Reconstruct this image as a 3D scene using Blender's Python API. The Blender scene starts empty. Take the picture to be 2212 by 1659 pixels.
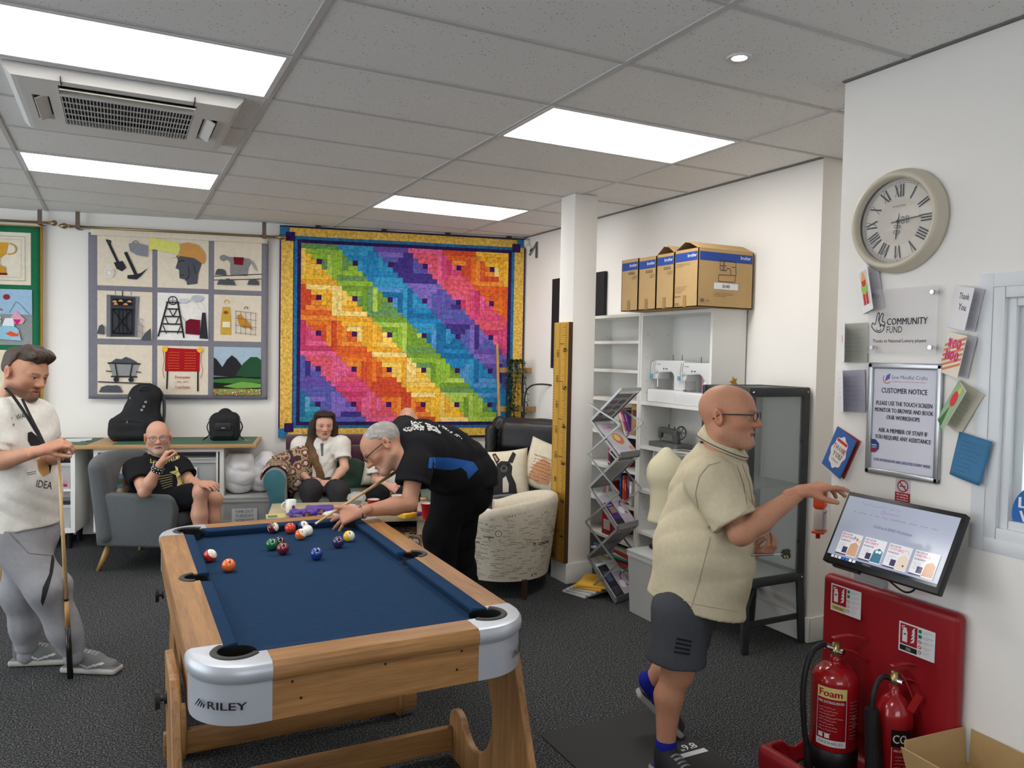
import bpy, bmesh, math, random
import numpy as np
from mathutils import Vector, Matrix, Euler
from mathutils.bvhtree import BVHTree
import openvdb as vdb

S = bpy.context.scene
C = S.collection
PI = math.pi

# ------------------------------------------------------------------ camera
FPX, CX, CY = 1670.1, 1106.0, 829.5          # focal length and centre for a 2212 x 1659 frame
YAW, PITCH, ROLL, CAMZ = 0.472242, -0.0372868, 0.0193009, 1.695
_f = Vector((math.sin(YAW)*math.cos(PITCH), math.cos(YAW)*math.cos(PITCH), math.sin(PITCH)))
_r = Vector((math.cos(YAW), -math.sin(YAW), 0))
_u = _r.cross(_f)
CR = math.cos(ROLL)*_r + math.sin(ROLL)*_u
CU = -math.sin(ROLL)*_r + math.cos(ROLL)*_u
CF = _f
cam = bpy.data.objects.new('camera', bpy.data.cameras.new('camera'))
C.objects.link(cam)
cam.data.sensor_width = 36
cam.data.lens = FPX/2212*36
cam.data.clip_start = 0.02
_m = Matrix((CR, CU, -CF)).transposed().to_4x4()
_m.translation = (0, 0, CAMZ)
cam.matrix_world = _m
S.camera = cam

def at(px, py, d):
    """world point seen at a pixel of the photograph, d metres in front of the camera plane"""
    return Vector((0, 0, CAMZ)) + d*(CF + (px-CX)/FPX*CR - (py-CY)/FPX*CU)

# ------------------------------------------------------------------ world, exposure
W = bpy.data.worlds.new('world'); S.world = W; W.use_nodes = True
W.node_tree.nodes['Background'].inputs[0].default_value = (0.86, 0.93, 1.0, 1)
W.node_tree.nodes['Background'].inputs[1].default_value = 4.0
S.view_settings.view_transform = 'Standard'
S.view_settings.look = 'None'
S.view_settings.gamma = 1
S.view_settings.use_curve_mapping = False
S.view_settings.exposure = 0.0
S.cycles.adaptive_threshold = .035
S.cycles.max_bounces = 5; S.cycles.diffuse_bounces = 3; S.cycles.glossy_bounces = 3; S.cycles.transmission_bounces = 4; S.cycles.transparent_max_bounces = 7
S.cycles.caustics_reflective = False; S.cycles.caustics_refractive = False
PANEL_POWER = 11.8         # radiance of the LED ceiling panels

# ------------------------------------------------------------------ helpers
R = random.Random(7)
def lin(c):
    """sRGB 0-255 tuple or hex string to linear"""
    if isinstance(c, str):
        c = tuple(int(c[i:i+2], 16) for i in (0, 2, 4))
    return tuple((x/255/12.92 if x/255 <= .04045 else ((x/255+.055)/1.055)**2.4) for x in c[:3])

_mats = {}
def mat(name, col=(200, 200, 200), rough=.6, metal=0., var=0., vscale=20., bump=0., bscale=200., spec=.5, emit=0., alpha=1., trans=0., sheen=0., ior=1.45, coat=0.):
    if name in _mats: return _mats[name]
    m = bpy.data.materials.new(name); m.use_nodes = True
    nt = m.node_tree; b = nt.nodes['Principled BSDF']; L = nt.links
    c = (*lin(col), 1)
    b.inputs['Base Color'].default_value = c
    b.inputs['Roughness'].default_value = rough
    b.inputs['Metallic'].default_value = metal
    b.inputs['Specular IOR Level'].default_value = spec
    b.inputs['IOR'].default_value = ior
    b.inputs['Alpha'].default_value = alpha
    b.inputs['Transmission Weight'].default_value = trans
    b.inputs['Sheen Weight'].default_value = sheen
    b.inputs['Coat Weight'].default_value = coat
    if emit:
        b.inputs['Emission Color'].default_value = c; b.inputs['Emission Strength'].default_value = emit
    if var or bump:
        tc = nt.nodes.new('ShaderNodeTexCoord')
    if var:
        n = nt.nodes.new('ShaderNodeTexNoise'); n.inputs['Scale'].default_value = vscale; n.inputs['Detail'].default_value = 4
        L.new(tc.outputs['Object'], n.inputs['Vector'])
        r = nt.nodes.new('ShaderNodeMapRange'); r.inputs['From Min'].default_value = .3; r.inputs['From Max'].default_value = .7
        r.inputs['To Min'].default_value = 1-var; r.inputs['To Max'].default_value = 1+var
        L.new(n.outputs['Fac'], r.inputs['Value'])
        x = nt.nodes.new('ShaderNodeVectorMath'); x.operation = 'SCALE'; x.inputs[0].default_value = c[:3]
        L.new(r.outputs[0], x.inputs['Scale']); L.new(x.outputs[0], b.inputs['Base Color'])
    if bump:
        n = nt.nodes.new('ShaderNodeTexNoise'); n.inputs['Scale'].default_value = bscale; n.inputs['Detail'].default_value = 3
        L.new(tc.outputs['Object'], n.inputs['Vector'])
        q = nt.nodes.new('ShaderNodeBump'); q.inputs['Strength'].default_value = bump; q.inputs['Distance'].default_value = .01
        L.new(n.outputs['Fac'], q.inputs['Height']); L.new(q.outputs[0], b.inputs['Normal'])
    _mats[name] = m
    return m

def colmat(name='painted', rough=.7, var=0., vscale=60., emit=0., bump=0., bscale=300., spec=.4, coat=0.):
    """material that takes its colour from the mesh's own colour attribute"""
    if name in _mats: return _mats[name]
    m = mat(name, (255, 255, 255), rough, bump=bump, bscale=bscale, spec=spec, coat=coat)
    nt = m.node_tree; b = nt.nodes['Principled BSDF']; L = nt.links
    a = nt.nodes.new('ShaderNodeVertexColor'); a.layer_name = 'Col'
    out = a.outputs['Color']
    if var:
        tc = nt.nodes.new('ShaderNodeTexCoord')
        n = nt.nodes.new('ShaderNodeTexNoise'); n.inputs['Scale'].default_value = vscale; n.inputs['Detail'].default_value = 4
        L.new(tc.outputs['Object'], n.inputs['Vector'])
        r = nt.nodes.new('ShaderNodeMapRange'); r.inputs['From Min'].default_value = .3; r.inputs['From Max'].default_value = .7
        r.inputs['To Min'].default_value = 1-var; r.inputs['To Max'].default_value = 1+var
        L.new(n.outputs['Fac'], r.inputs['Value'])
        x = nt.nodes.new('ShaderNodeVectorMath'); x.operation = 'SCALE'
        L.new(out, x.inputs[0]); L.new(r.outputs[0], x.inputs['Scale']); out = x.outputs[0]
    L.new(out, b.inputs['Base Color'])
    if emit:
        L.new(out, b.inputs['Emission Color']); b.inputs['Emission Strength'].default_value = emit
    return m

def woodmat(name, c1, c2, scale=1., axis=1, rough=.45, fine=90):
    """straight-grained wood with fine pores along one axis"""
    if name in _mats: return _mats[name]
    m = mat(name, c1, rough); nt = m.node_tree; b = nt.nodes['Principled BSDF']; L = nt.links
    tc = nt.nodes.new('ShaderNodeTexCoord'); mp = nt.nodes.new('ShaderNodeMapping')
    s = [14*scale]*3; s[axis] = .9*scale; mp.inputs['Scale'].default_value = s
    L.new(tc.outputs['Object'], mp.inputs['Vector'])
    n = nt.nodes.new('ShaderNodeTexNoise'); n.inputs['Scale'].default_value = 1.6; n.inputs['Detail'].default_value = 5; n.inputs['Distortion'].default_value = 1.2
    L.new(mp.outputs[0], n.inputs['Vector'])
    mp2 = nt.nodes.new('ShaderNodeMapping'); s2 = [fine*3.]*3; s2[axis] = fine*.12; mp2.inputs['Scale'].default_value = s2
    L.new(tc.outputs['Object'], mp2.inputs['Vector'])
    n2 = nt.nodes.new('ShaderNodeTexNoise'); n2.inputs['Scale'].default_value = 1.; n2.inputs['Detail'].default_value = 2
    L.new(mp2.outputs[0], n2.inputs['Vector'])
    ad = nt.nodes.new('ShaderNodeMath'); ad.operation = 'MULTIPLY_ADD'; ad.inputs[1].default_value = .45
    L.new(n2.outputs['Fac'], ad.inputs[0]); L.new(n.outputs['Fac'], ad.inputs[2])
    r = nt.nodes.new('ShaderNodeValToRGB'); e = r.color_ramp.elements
    e[0].position = .5; e[0].color = (*lin(c2), 1); e[1].position = .95; e[1].color = (*lin(c1), 1)
    L.new(ad.outputs[0], r.inputs['Fac']); L.new(r.outputs[0], b.inputs['Base Color'])
    q = nt.nodes.new('ShaderNodeBump'); q.inputs['Strength'].default_value = .15; q.inputs['Distance'].default_value = .002
    L.new(n2.outputs['Fac'], q.inputs['Height']); L.new(q.outputs[0], b.inputs['Normal'])
    return m

def basis(o):
    return Matrix.LocRotScale(o.location, o.rotation_euler, o.scale)
def wmat(o):
    m = basis(o)
    while o.parent:
        o = o.parent; m = basis(o) @ m
    return m

def tag(o, label=None, cat=None, group=None, kind=None):
    if label: o['label'] = label
    if cat: o['category'] = cat
    if group: o['group'] = group
    if kind: o['kind'] = kind
    return o
def thing(name, label, cat, loc=(0, 0, 0), rz=0., group=None, rot=None):
    o = bpy.data.objects.new(name, None); C.objects.link(o)
    o.empty_display_size = .1
    o.location = loc; o.rotation_euler = rot if rot else (0, 0, rz)
    return tag(o, label, cat, group)
def copy_tree(o, loc=None, rz=None, label=None, parent=None):
    c = o.copy(); C.objects.link(c); c.parent = parent
    if loc is not None: c.location = loc
    if rz is not None: c.rotation_euler = (0, 0, rz)
    if label: c['label'] = label
    for ch in o.children: copy_tree(ch, parent=c)
    return c

class MB:
    """collects shapes into one mesh"""
    def __init__(s): s.v = []; s.f = []; s.mi = []; s.fc = []; s.T = None; s.m = 0; s.col = None
    def add(s, v, f, T=None):
        o = len(s.v)
        for p in v:
            p = Vector(p)
            if T is not None: p = T @ p
            if s.T is not None: p = s.T @ p
            s.v.append(p)
        for q in f:
            s.f.append([i+o for i in q]); s.mi.append(s.m); s.fc.append(s.col)
        return s
    def box(s, lo, hi, T=None):
        x, y, z = lo; X, Y, Z = hi
        return s.add([(x,y,z),(X,y,z),(X,Y,z),(x,Y,z),(x,y,Z),(X,y,Z),(X,Y,Z),(x,Y,Z)],
                     [(0,3,2,1),(4,5,6,7),(0,1,5,4),(1,2,6,5),(2,3,7,6),(3,0,4,7)], T)
    def bc(s, c, d, T=None, rot=None):
        """box by centre and size, optionally turned"""
        h = [x/2 for x in d]
        M = Matrix.Translation(c)
        if rot: M = M @ Euler(rot).to_matrix().to_4x4()
        if T is not None: M = T @ M
        return s.box((-h[0],-h[1],-h[2]), h, M)
    def bar(s, a, b, w, h, up=(0,0,1)):
        """rectangular bar from a to b"""
        a = Vector(a); b = Vector(b); d = (b-a).normalized(); up = Vector(up)
        x = d.cross(up)
        if x.length < 1e-4: x = d.cross(Vector((1,0,0)))
        x.normalize(); y = x.cross(d)
        v = []
        for p in (a, b):
            for i, j in ((-1,-1),(1,-1),(1,1),(-1,1)): v.append(p + x*(i*w/2) + y*(j*h/2))
        return s.add(v, [(3,2,1,0),(4,5,6,7),(0,1,5,4),(1,2,6,5),(2,3,7,6),(3,0,4,7)])
    def cyl(s, a, b, r0, r1=None, n=16, caps=True):
        return s.tube([a, b], [r0, r0 if r1 is None else r1], n, caps)
    def tube(s, path, r, n=8, caps=True, closed=False, flat=None, up=None):
        P = [Vector(p) for p in path]; k = len(P)
        rr = [r]*k if not hasattr(r, '__len__') else r
        v = []; pv = None
        for i in range(k):
            if closed: t = P[(i+1) % k]-P[i-1]
            else: t = (P[min(i+1, k-1)]-P[max(i-1, 0)])
            t.normalize()
            if pv is None:
                pv = Vector(up) if up else (Vector((0,0,1)) if abs(t.z) < .9 else Vector((1,0,0)))
            x = t.cross(pv).normalized(); y = x.cross(t).normalized(); pv = y
            fl = flat or (1, 1)
            for j in range(n):
                a = 2*PI*j/n
                v.append(P[i] + x*(math.cos(a)*rr[i]*fl[0]) + y*(math.sin(a)*rr[i]*fl[1]))
        f = []
        for i in range(k if closed else k-1):
            o, q = i*n, ((i+1) % k)*n
            for j in range(n): f.append((o+j, o+(j+1) % n, q+(j+1) % n, q+j))
        if caps and not closed:
            f.append(tuple(reversed(range(n)))); f.append(tuple((k-1)*n+j for j in range(n)))
        return s.add(v, f)
    def lathe(s, prof, c=(0,0,0), n=24, T=None, caps=False):
        v = []; f = []
        for r, z in prof:
            for j in range(n):
                a = 2*PI*j/n; v.append((c[0]+r*math.cos(a), c[1]+r*math.sin(a), c[2]+z))
        for i in range(len(prof)-1):
            for j in range(n): f.append((i*n+j, i*n+(j+1) % n, (i+1)*n+(j+1) % n, (i+1)*n+j))
        if caps and prof[0][0] > 1e-5: f.append(tuple(reversed(range(n))))
        if caps and prof[-1][0] > 1e-5: f.append(tuple((len(prof)-1)*n+j for j in range(n)))
        return s.add(v, f, T)
    def prism(s, poly, z0, z1, T=None):
        n = len(poly)
        a = sum(poly[i][0]*poly[(i+1) % n][1]-poly[(i+1) % n][0]*poly[i][1] for i in range(n))
        if a < 0: poly = poly[::-1]
        v = [(x, y, z0) for x, y in poly]+[(x, y, z1) for x, y in poly]
        f = [tuple(reversed(range(n))), tuple(range(n, 2*n))]+[(i, (i+1) % n, n+(i+1) % n, n+i) for i in range(n)]
        return s.add(v, f, T)
    def loft(s, rings, caps=True, T=None):
        n = len(rings[0]); v = [p for r in rings for p in r]; f = []
        for i in range(len(rings)-1):
            for j in range(n): f.append((i*n+j, i*n+(j+1) % n, (i+1)*n+(j+1) % n, (i+1)*n+j))
        if caps:
            f.append(tuple(reversed(range(n)))); f.append(tuple((len(rings)-1)*n+j for j in range(n)))
        return s.add(v, f, T)
    def ball(s, c, r, n=16, T=None):
        if not hasattr(r, '__len__'): r = (r, r, r)
        v = []; f = []; m = n//2
        for i in range(m+1):
            t = PI*i/m
            for j in range(n):
                a = 2*PI*j/n
                v.append((c[0]+r[0]*math.sin(t)*math.cos(a), c[1]+r[1]*math.sin(t)*math.sin(a), c[2]-r[2]*math.cos(t)))
        for i in range(m):
            for j in range(n): f.append((i*n+j, i*n+(j+1) % n, (i+1)*n+(j+1) % n, (i+1)*n+j))
        return s.add(v, f, T)
    def grid(s, fn, nu, nv):
        """sheet: fn(u,v) -> point"""
        v = [fn(i/nu, j/nv) for j in range(nv+1) for i in range(nu+1)]
        f = [(j*(nu+1)+i, j*(nu+1)+i+1, (j+1)*(nu+1)+i+1, (j+1)*(nu+1)+i) for j in range(nv) for i in range(nu)]
        return s.add(v, f)
    def build(s, name, m, parent=None, world=False, smooth=False, bevel=0., seg=2, kind=None, solid=0., sub=0, auto=None):
        me = bpy.data.meshes.new(name)
        vs = s.v
        if world and parent is not None:
            Q = wmat(parent).inverted(); vs = [Q @ p for p in vs]
        me.from_pydata([tuple(p) for p in vs], [], s.f)
        ms = m if isinstance(m, (list, tuple)) else [m]
        for x in ms: me.materials.append(x)
        if len(ms) > 1: me.polygons.foreach_set('material_index', s.mi)
        if any(c is not None for c in s.fc):
            a = me.color_attributes.new('Col', 'FLOAT_COLOR', 'CORNER')
            d = []
            for q, c in zip(s.f, s.fc): d.extend((*(c or (1,1,1)), 1)*len(q))
            a.data.foreach_set('color', d)
        if bevel:
            bm = bmesh.new(); bm.from_mesh(me)
            bmesh.ops.remove_doubles(bm, verts=bm.verts, dist=1e-5)
            es = [e for e in bm.edges if len(e.link_faces) == 2 and e.calc_face_angle(0) > .6]
            bmesh.ops.bevel(bm, geom=es, offset=bevel, segments=seg, profile=.5, affect='EDGES', clamp_overlap=True)
            bm.to_mesh(me); bm.free()
        if smooth or bevel or auto:
            me.polygons.foreach_set('use_smooth', [True]*len(me.polygons))
            if (bevel or auto): me.set_sharp_from_angle(angle=auto or .7)
        me.update()
        o = bpy.data.objects.new(name, me); C.objects.link(o); o.parent = parent
        if solid:
            d = o.modifiers.new('s', 'SOLIDIFY'); d.thickness = solid; d.offset = 0
        if sub:
            d = o.modifiers.new('d', 'SUBSURF'); d.levels = d.render_levels = sub
        if kind: o['kind'] = kind
        return o

def npmesh(name, V, F, m, parent=None, cols=None, world=True, smooth=True):
    """mesh from numpy arrays, optional per-vertex linear colours"""
    me = bpy.data.meshes.new(name)
    V = np.asarray(V, dtype=np.float64)
    if world and parent is not None:
        Q = np.array(wmat(parent).inverted()); V = V @ Q[:3, :3].T + Q[:3, 3]
    F = np.asarray(F, dtype=np.int32); k = F.shape[1]
    me.vertices.add(len(V)); me.vertices.foreach_set('co', V.astype(np.float32).ravel())
    me.loops.add(F.size); me.loops.foreach_set('vertex_index', F.ravel())
    me.polygons.add(len(F)); me.polygons.foreach_set('loop_start', np.arange(0, F.size, k, dtype=np.int32))
    me.update(calc_edges=True)
    me.validate()
    if smooth: me.polygons.foreach_set('use_smooth', np.ones(len(me.polygons), dtype=bool))
    if cols is not None:
        a = me.color_attributes.new('Col', 'FLOAT_COLOR', 'POINT')
        a.data.foreach_set('color', np.concatenate([cols, np.ones((len(cols), 1))], 1).astype(np.float32).ravel())
    me.materials.append(m)
    o = bpy.data.objects.new(name, me); C.objects.link(o); o.parent = parent
    return o

_tcache = {}
def text_mesh(t, bold=0.):
    """(verts, faces) of a line of lettering, cap height 1, baseline at 0, starting at x=0"""
    k = (t, bold)
    if k in _tcache: return _tcache[k]
    cu = bpy.data.curves.new('t', 'FONT'); cu.body = t; cu.size = 1/.69; cu.resolution_u = 2
    ob = bpy.data.objects.new('t', cu)
    me = bpy.data.meshes.new_from_object(ob)
    v = [(p.co.x, p.co.y) for p in me.vertices]; f = [tuple(q.vertices) for q in me.polygons]
    bpy.data.objects.remove(ob); bpy.data.curves.remove(cu); bpy.data.meshes.remove(me)
    if v:
        x0 = min(p[0] for p in v); v = [(p[0]-x0, p[1]) for p in v]
        if bold > .004:      # heavier strokes: the same letters laid twice more, a hair to either side
            n = len(v); b = bold*1.5; v = [(x+dx, y+dy, dz) for dx, dy, dz in ((0, 0, 0), (b, b*.4, 7e-6), (-b, -b*.4, 1.4e-5)) for x, y in v]; f = [tuple(i+k*n for i in q) for k in range(3) for q in f]
    _tcache[k] = (v, f)
    return v, f

class Art:
    """flat print built of layered shapes on a plane with (u,v) in metres from a corner"""
    def __init__(s, lift=.0004): s.v = []; s.f = []; s.c = []; s.n = 0; s.lift = lift
    def _a(s, v, f, col):
        o = len(s.v); s.n += 1; z = min(s.n, 10)*s.lift+max(0, s.n-10)*2e-5
        s.v += [(p[0], p[1], z+(p[2] if len(p) > 2 else 0)) for p in v]; s.f += [tuple(i+o for i in q) for q in f]; s.c += [lin(col)]*len(f)
        return s
    def poly(s, p, col): return s._a(p, [tuple(range(len(p)))], col)
    def rect(s, x, y, X, Y, col): return s.poly([(x,y),(X,y),(X,Y),(x,Y)], col)
    def circ(s, x, y, r, col, n=20, ry=None, a0=0, a1=2*PI):
        full = a1-a0 > 6.28
        k = n if full else n+1
        return s.poly([(x+r*math.cos(a0+(a1-a0)*i/n), y+(ry or r)*math.sin(a0+(a1-a0)*i/n)) for i in range(k)], col)
    def ring(s, x, y, r, w, col, n=24, a0=0, a1=2*PI):
        v = []; f = []
        for i in range(n+1):
            a = a0+(a1-a0)*i/n
            for q in (r-w/2, r+w/2): v.append((x+q*math.cos(a), y+q*math.sin(a)))
        for i in range(n): f.append((2*i, 2*i+1, 2*i+3, 2*i+2))
        return s._a(v, f, col)
    def line(s, pts, w, col):
        v = []; f = []
        for i in range(len(pts)-1):
            (x, y), (X, Y) = pts[i], pts[i+1]; d = math.hypot(X-x, Y-y) or 1; nx, ny = -(Y-y)/d*w/2, (X-x)/d*w/2
            ex, ey = (X-x)/d*w*.3, (Y-y)/d*w*.3
            o = len(v); v += [(x+nx-ex,y+ny-ey),(x-nx-ex,y-ny-ey),(X-nx+ex,Y-ny+ey),(X+nx+ex,Y+ny+ey)]; f.append((o,o+1,o+2,o+3))
        return s._a(v, f, col)
    def text(s, t, x, y, h, col, bold=.02, wide=1., fit=None, align='l', ang=0.):
        v, f = text_mesh(t, bold)
        if not v: return s
        w = max(p[0] for p in v)
        sx = h*wide
        if fit: sx = fit/w
        dx = {'l': 0, 'c': -w*sx/2, 'r': -w*sx}[align]
        ca, sa = math.cos(ang), math.sin(ang)
        q = [(p[0]*sx+dx, p[1]*h, p[2] if len(p) > 2 else 0) for p in v]
        return s._a([(x+a*ca-b*sa, y+a*sa+b*ca, c) for a, b, c in q], f, col)
    def scrawl(s, x, y, w, h, rows, col, th=.0012, seed=1, ang=0., skip=.12):
        """rows of illegible handwriting or small print"""
        r = random.Random(seed); v = []; f = []
        ca, sa = math.cos(ang), math.sin(ang)
        for i in range(rows):
            yy = h*(1-(i+.5)/rows); xx = r.uniform(0, .08)*w; end = w*(r.uniform(.6, 1) if i < rows-1 else .5)
            px, pyy = xx, yy
            while xx < end:
                xx += r.uniform(.012, .03)*max(w, .08); ny = yy+r.uniform(-.22, .22)*h/rows
                if r.random() > skip:
                    o = len(v)
                    for (a, b) in ((px, pyy-th/2), (xx, ny-th/2), (xx, ny+th/2), (px, pyy+th/2)):
                        v.append((x+a*ca-b*sa, y+a*sa+b*ca))
                    f.append((o, o+1, o+2, o+3))
                px, pyy = xx, ny
        return s._a(v, f, col)
    def densify(s, L):
        bm = bmesh.new(); vs = [bm.verts.new(p) for p in s.v]; lay = bm.faces.layers.int.new('k')
        for k, q in enumerate(s.f):
            try: bm.faces.new([vs[i] for i in q])[lay] = k
            except ValueError: pass
        bmesh.ops.triangulate(bm, faces=bm.faces)
        for _ in range(4):
            es = [e for e in bm.edges if e.calc_length() > L]
            if not es: break
            bmesh.ops.subdivide_edges(bm, edges=es, cuts=1); bmesh.ops.triangulate(bm, faces=[f for f in bm.faces if len(f.verts) > 3])
        bm.verts.index_update(); s.v = [tuple(v.co) for v in bm.verts]; s.c = [s.c[f[lay]] for f in bm.faces]; s.f = [tuple(v.index for v in f.verts) for f in bm.faces]; bm.free()
    def build(s, name, parent, T, m=None, world=False, warp=None, dense=0.):
        """T maps (u,v,lift) into the parent's space"""
        if dense: s.densify(dense)
        b = MB()
        pts = [T @ Vector(p) for p in s.v] if warp is None else [warp(p) for p in s.v]
        b.add(pts, s.f); b.fc = s.c
        return b.build(name, m or colmat('print', .6), parent, world=world)

def frame(o, u, v):
    """matrix with x along u, y along v, z out of the plane"""
    u = Vector(u).normalized(); v = Vector(v).normalized(); n = u.cross(v)
    m = Matrix((u, v, n)).transposed().to_4x4(); m.translation = Vector(o)
    return m

def rrect(w, h, r, n=5, x0=0., y0=0.):
    p = []
    for cx, cy, a in ((w-r, r, -PI/2), (w-r, h-r, 0), (r, h-r, PI/2), (r, r, PI)):
        for i in range(n+1):
            t = a+PI/2*i/n; p.append((x0+cx+r*math.cos(t), y0+cy+r*math.sin(t)))
    return p
def spline(pts, n=8):
    """Catmull-Rom through points"""
    P = [Vector(p) for p in pts]; P = [2*P[0]-P[1]]+P+[2*P[-1]-P[-2]]; out = []
    for i in range(1, len(P)-2):
        for k in range(n):
            t = k/n; a, b, c, d = P[i-1:i+3]
            out.append(.5*((2*b)+(c-a)*t+(2*a-5*b+4*c-d)*t*t+(3*b-a-3*c+d)*t**3))
    out.append(P[-2])
    return out
# ------------------------------------------------------------------ soft shapes: distance fields turned into meshes
class Field:
    def __init__(s, lo, hi, h):
        s.lo = np.array(lo, float); s.h = h
        s.n = np.maximum(4, np.ceil((np.array(hi, float)-s.lo)/h).astype(int)+1)
        s.ax = [(s.lo[i]+h*np.arange(s.n[i])).astype(np.float32) for i in range(3)]
        s.d = np.full(tuple(s.n), .5, np.float32)
    def win(s, lo, hi):
        a = np.clip(np.floor((np.array(lo)-s.lo)/s.h).astype(int), 0, s.n); b = np.clip(np.ceil((np.array(hi)-s.lo)/s.h).astype(int)+1, 0, s.n)
        sl = tuple(slice(int(a[i]), int(b[i])) for i in range(3))
        if any(a >= b): return None, None
        x = s.ax[0][sl[0]][:, None, None]; y = s.ax[1][sl[1]][None, :, None]; z = s.ax[2][sl[2]][None, None, :]
        return sl, (x, y, z)
    def put(s, sl, v, k, op='u'):
        a = s.d[sl]
        if op == 'u':
            if k > 0:
                q = np.maximum(k-np.abs(a-v), 0)/k; s.d[sl] = np.minimum(a, v)-q*q*k*.25
            else: s.d[sl] = np.minimum(a, v)
        elif op == 's':
            v = -v
            if k > 0:
                q = np.maximum(k-np.abs(a-v), 0)/k; s.d[sl] = np.maximum(a, v)+q*q*k*.25
            else: s.d[sl] = np.maximum(a, v)
        return s
    def cone(s, a, b, ra, rb=None, k=.02, flat=None, op='u'):
        a = np.array(a, float); b = np.array(b, float); rb = ra if rb is None else rb
        m = max(ra, rb)*(1 if flat is None else max(1, flat[1]))+k+.03
        sl, P = s.win(np.minimum(a, b)-m, np.maximum(a, b)+m)
        if sl is None: return s
        q = [P[i]-np.float32(a[i]) for i in range(3)]; ba = b-a; L2 = max(float(ba@ba), 1e-9)
        t = np.clip((q[0]*ba[0]+q[1]*ba[1]+q[2]*ba[2])/L2, 0, 1)
        e = [q[i]-t*np.float32(ba[i]) for i in range(3)]
        if flat is not None:
            n = np.array(flat[0], float); n /= np.linalg.norm(n); f = flat[1]
            dn = e[0]*n[0]+e[1]*n[1]+e[2]*n[2]; g = np.float32(1/f-1)
            e = [e[i]+dn*np.float32(n[i])*g for i in range(3)]
        v = np.sqrt(e[0]**2+e[1]**2+e[2]**2)-(ra+(rb-ra)*t)
        return s.put(sl, v.astype(np.float32), k, op)
    def ell(s, c, r, k=.02, M=None, op='u'):
        c = np.array(c, float); r = np.array(r, float); m = r.max()+k+.03
        sl, P = s.win(c-m, c+m)
        if sl is None: return s
        q = [P[i]-np.float32(c[i]) for i in range(3)]
        if M is not None: q = [q[0]*M[0][i]+q[1]*M[1][i]+q[2]*M[2][i] for i in range(3)]   # columns of M are the local axes
        k0 = np.sqrt((q[0]/r[0])**2+(q[1]/r[1])**2+(q[2]/r[2])**2); k1 = np.sqrt((q[0]/r[0]**2)**2+(q[1]/r[1]**2)**2+(q[2]/r[2]**2)**2)+1e-6
        return s.put(sl, (k0*(k0-1)/k1).astype(np.float32), k, op)
    def box(s, c, hs, rad=.02, k=.02, M=None, op='u'):
        c = np.array(c, float); hs = np.array(hs, float); m = np.linalg.norm(hs)+k+.03
        sl, P = s.win(c-m, c+m)
        if sl is None: return s
        q = [P[i]-np.float32(c[i]) for i in range(3)]
        if M is not None: q = [q[0]*M[0][i]+q[1]*M[1][i]+q[2]*M[2][i] for i in range(3)]
        e = [np.abs(q[i])-(hs[i]-rad) for i in range(3)]
        v = np.sqrt(sum(np.maximum(x, 0)**2 for x in e))+np.minimum(np.maximum(np.maximum(e[0], e[1]), e[2]), 0)-rad
        return s.put(sl, v.astype(np.float32), k, op)
    def plane(s, p, n, k=0.):
        """keep the side the normal points away from"""
        n = np.array(n, float); n /= np.linalg.norm(n); p = np.array(p, float)
        v = (s.ax[0][:, None, None]-p[0])*n[0]+(s.ax[1][None, :, None]-p[1])*n[1]+(s.ax[2][None, None, :]-p[2])*n[2]
        a = s.d; v = v.astype(np.float32)
        if k > 0:
            q = np.maximum(k-np.abs(a-v), 0)/k; s.d = np.maximum(a, v)+q*q*k*.25
        else: s.d = np.maximum(a, v)
        return s
    def P(s): return s.ax[0][:, None, None], s.ax[1][None, :, None], s.ax[2][None, None, :]
    def folds(s, amp, freq=28., d=(.3, .5, 1.), seed=0):
        """soft cloth folds"""
        r = random.Random(seed); x, y, z = s.P(); v = 0
        for i in range(4):
            w = [r.uniform(-1, 1)*d[k]*freq*(1+.5*i) for k in range(3)]; w2 = [r.uniform(-1, 1)*freq*.4 for _ in range(3)]
            q = np.sin(w[0]*x+w[1]*y+w[2]*z+1.9*np.sin(w2[0]*x+w2[1]*y+w2[2]*z+i)+r.uniform(0, 6)); e = [r.uniform(-1, 1)*7 for _ in range(3)]; e = .5+.5*np.sin(e[0]*x+e[1]*y+e[2]*z+r.uniform(0, 6)); v = v+(q if i % 2 else 1.0-1.8*np.abs(q)**.8)*e/(1+.3*i)
        s.d = s.d+(amp*.5*v).astype(np.float32); return s
    def mesh(s):
        a = s.d.copy()
        a[0] = a[-1] = .5; a[:, 0] = a[:, -1] = .5; a[:, :, 0] = a[:, :, -1] = .5
        np.clip(a, -6*s.h, 6*s.h, out=a)
        g = vdb.FloatGrid(float(6*s.h)); g.copyFromArray(np.ascontiguousarray(a)); V, F = g.convertToQuads(0.)
        return V*s.h+s.lo, F[:, ::-1].astype(np.int64)

def rotm(ax_x, ax_z):
    """3x3 with columns x,y,z from two axes (z kept)"""
    z = np.array(ax_z, float); z /= np.linalg.norm(z); x = np.array(ax_x, float); x -= z*(x@z); x /= np.linalg.norm(x)
    return np.stack([x, np.cross(z, x), z], 1)

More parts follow.
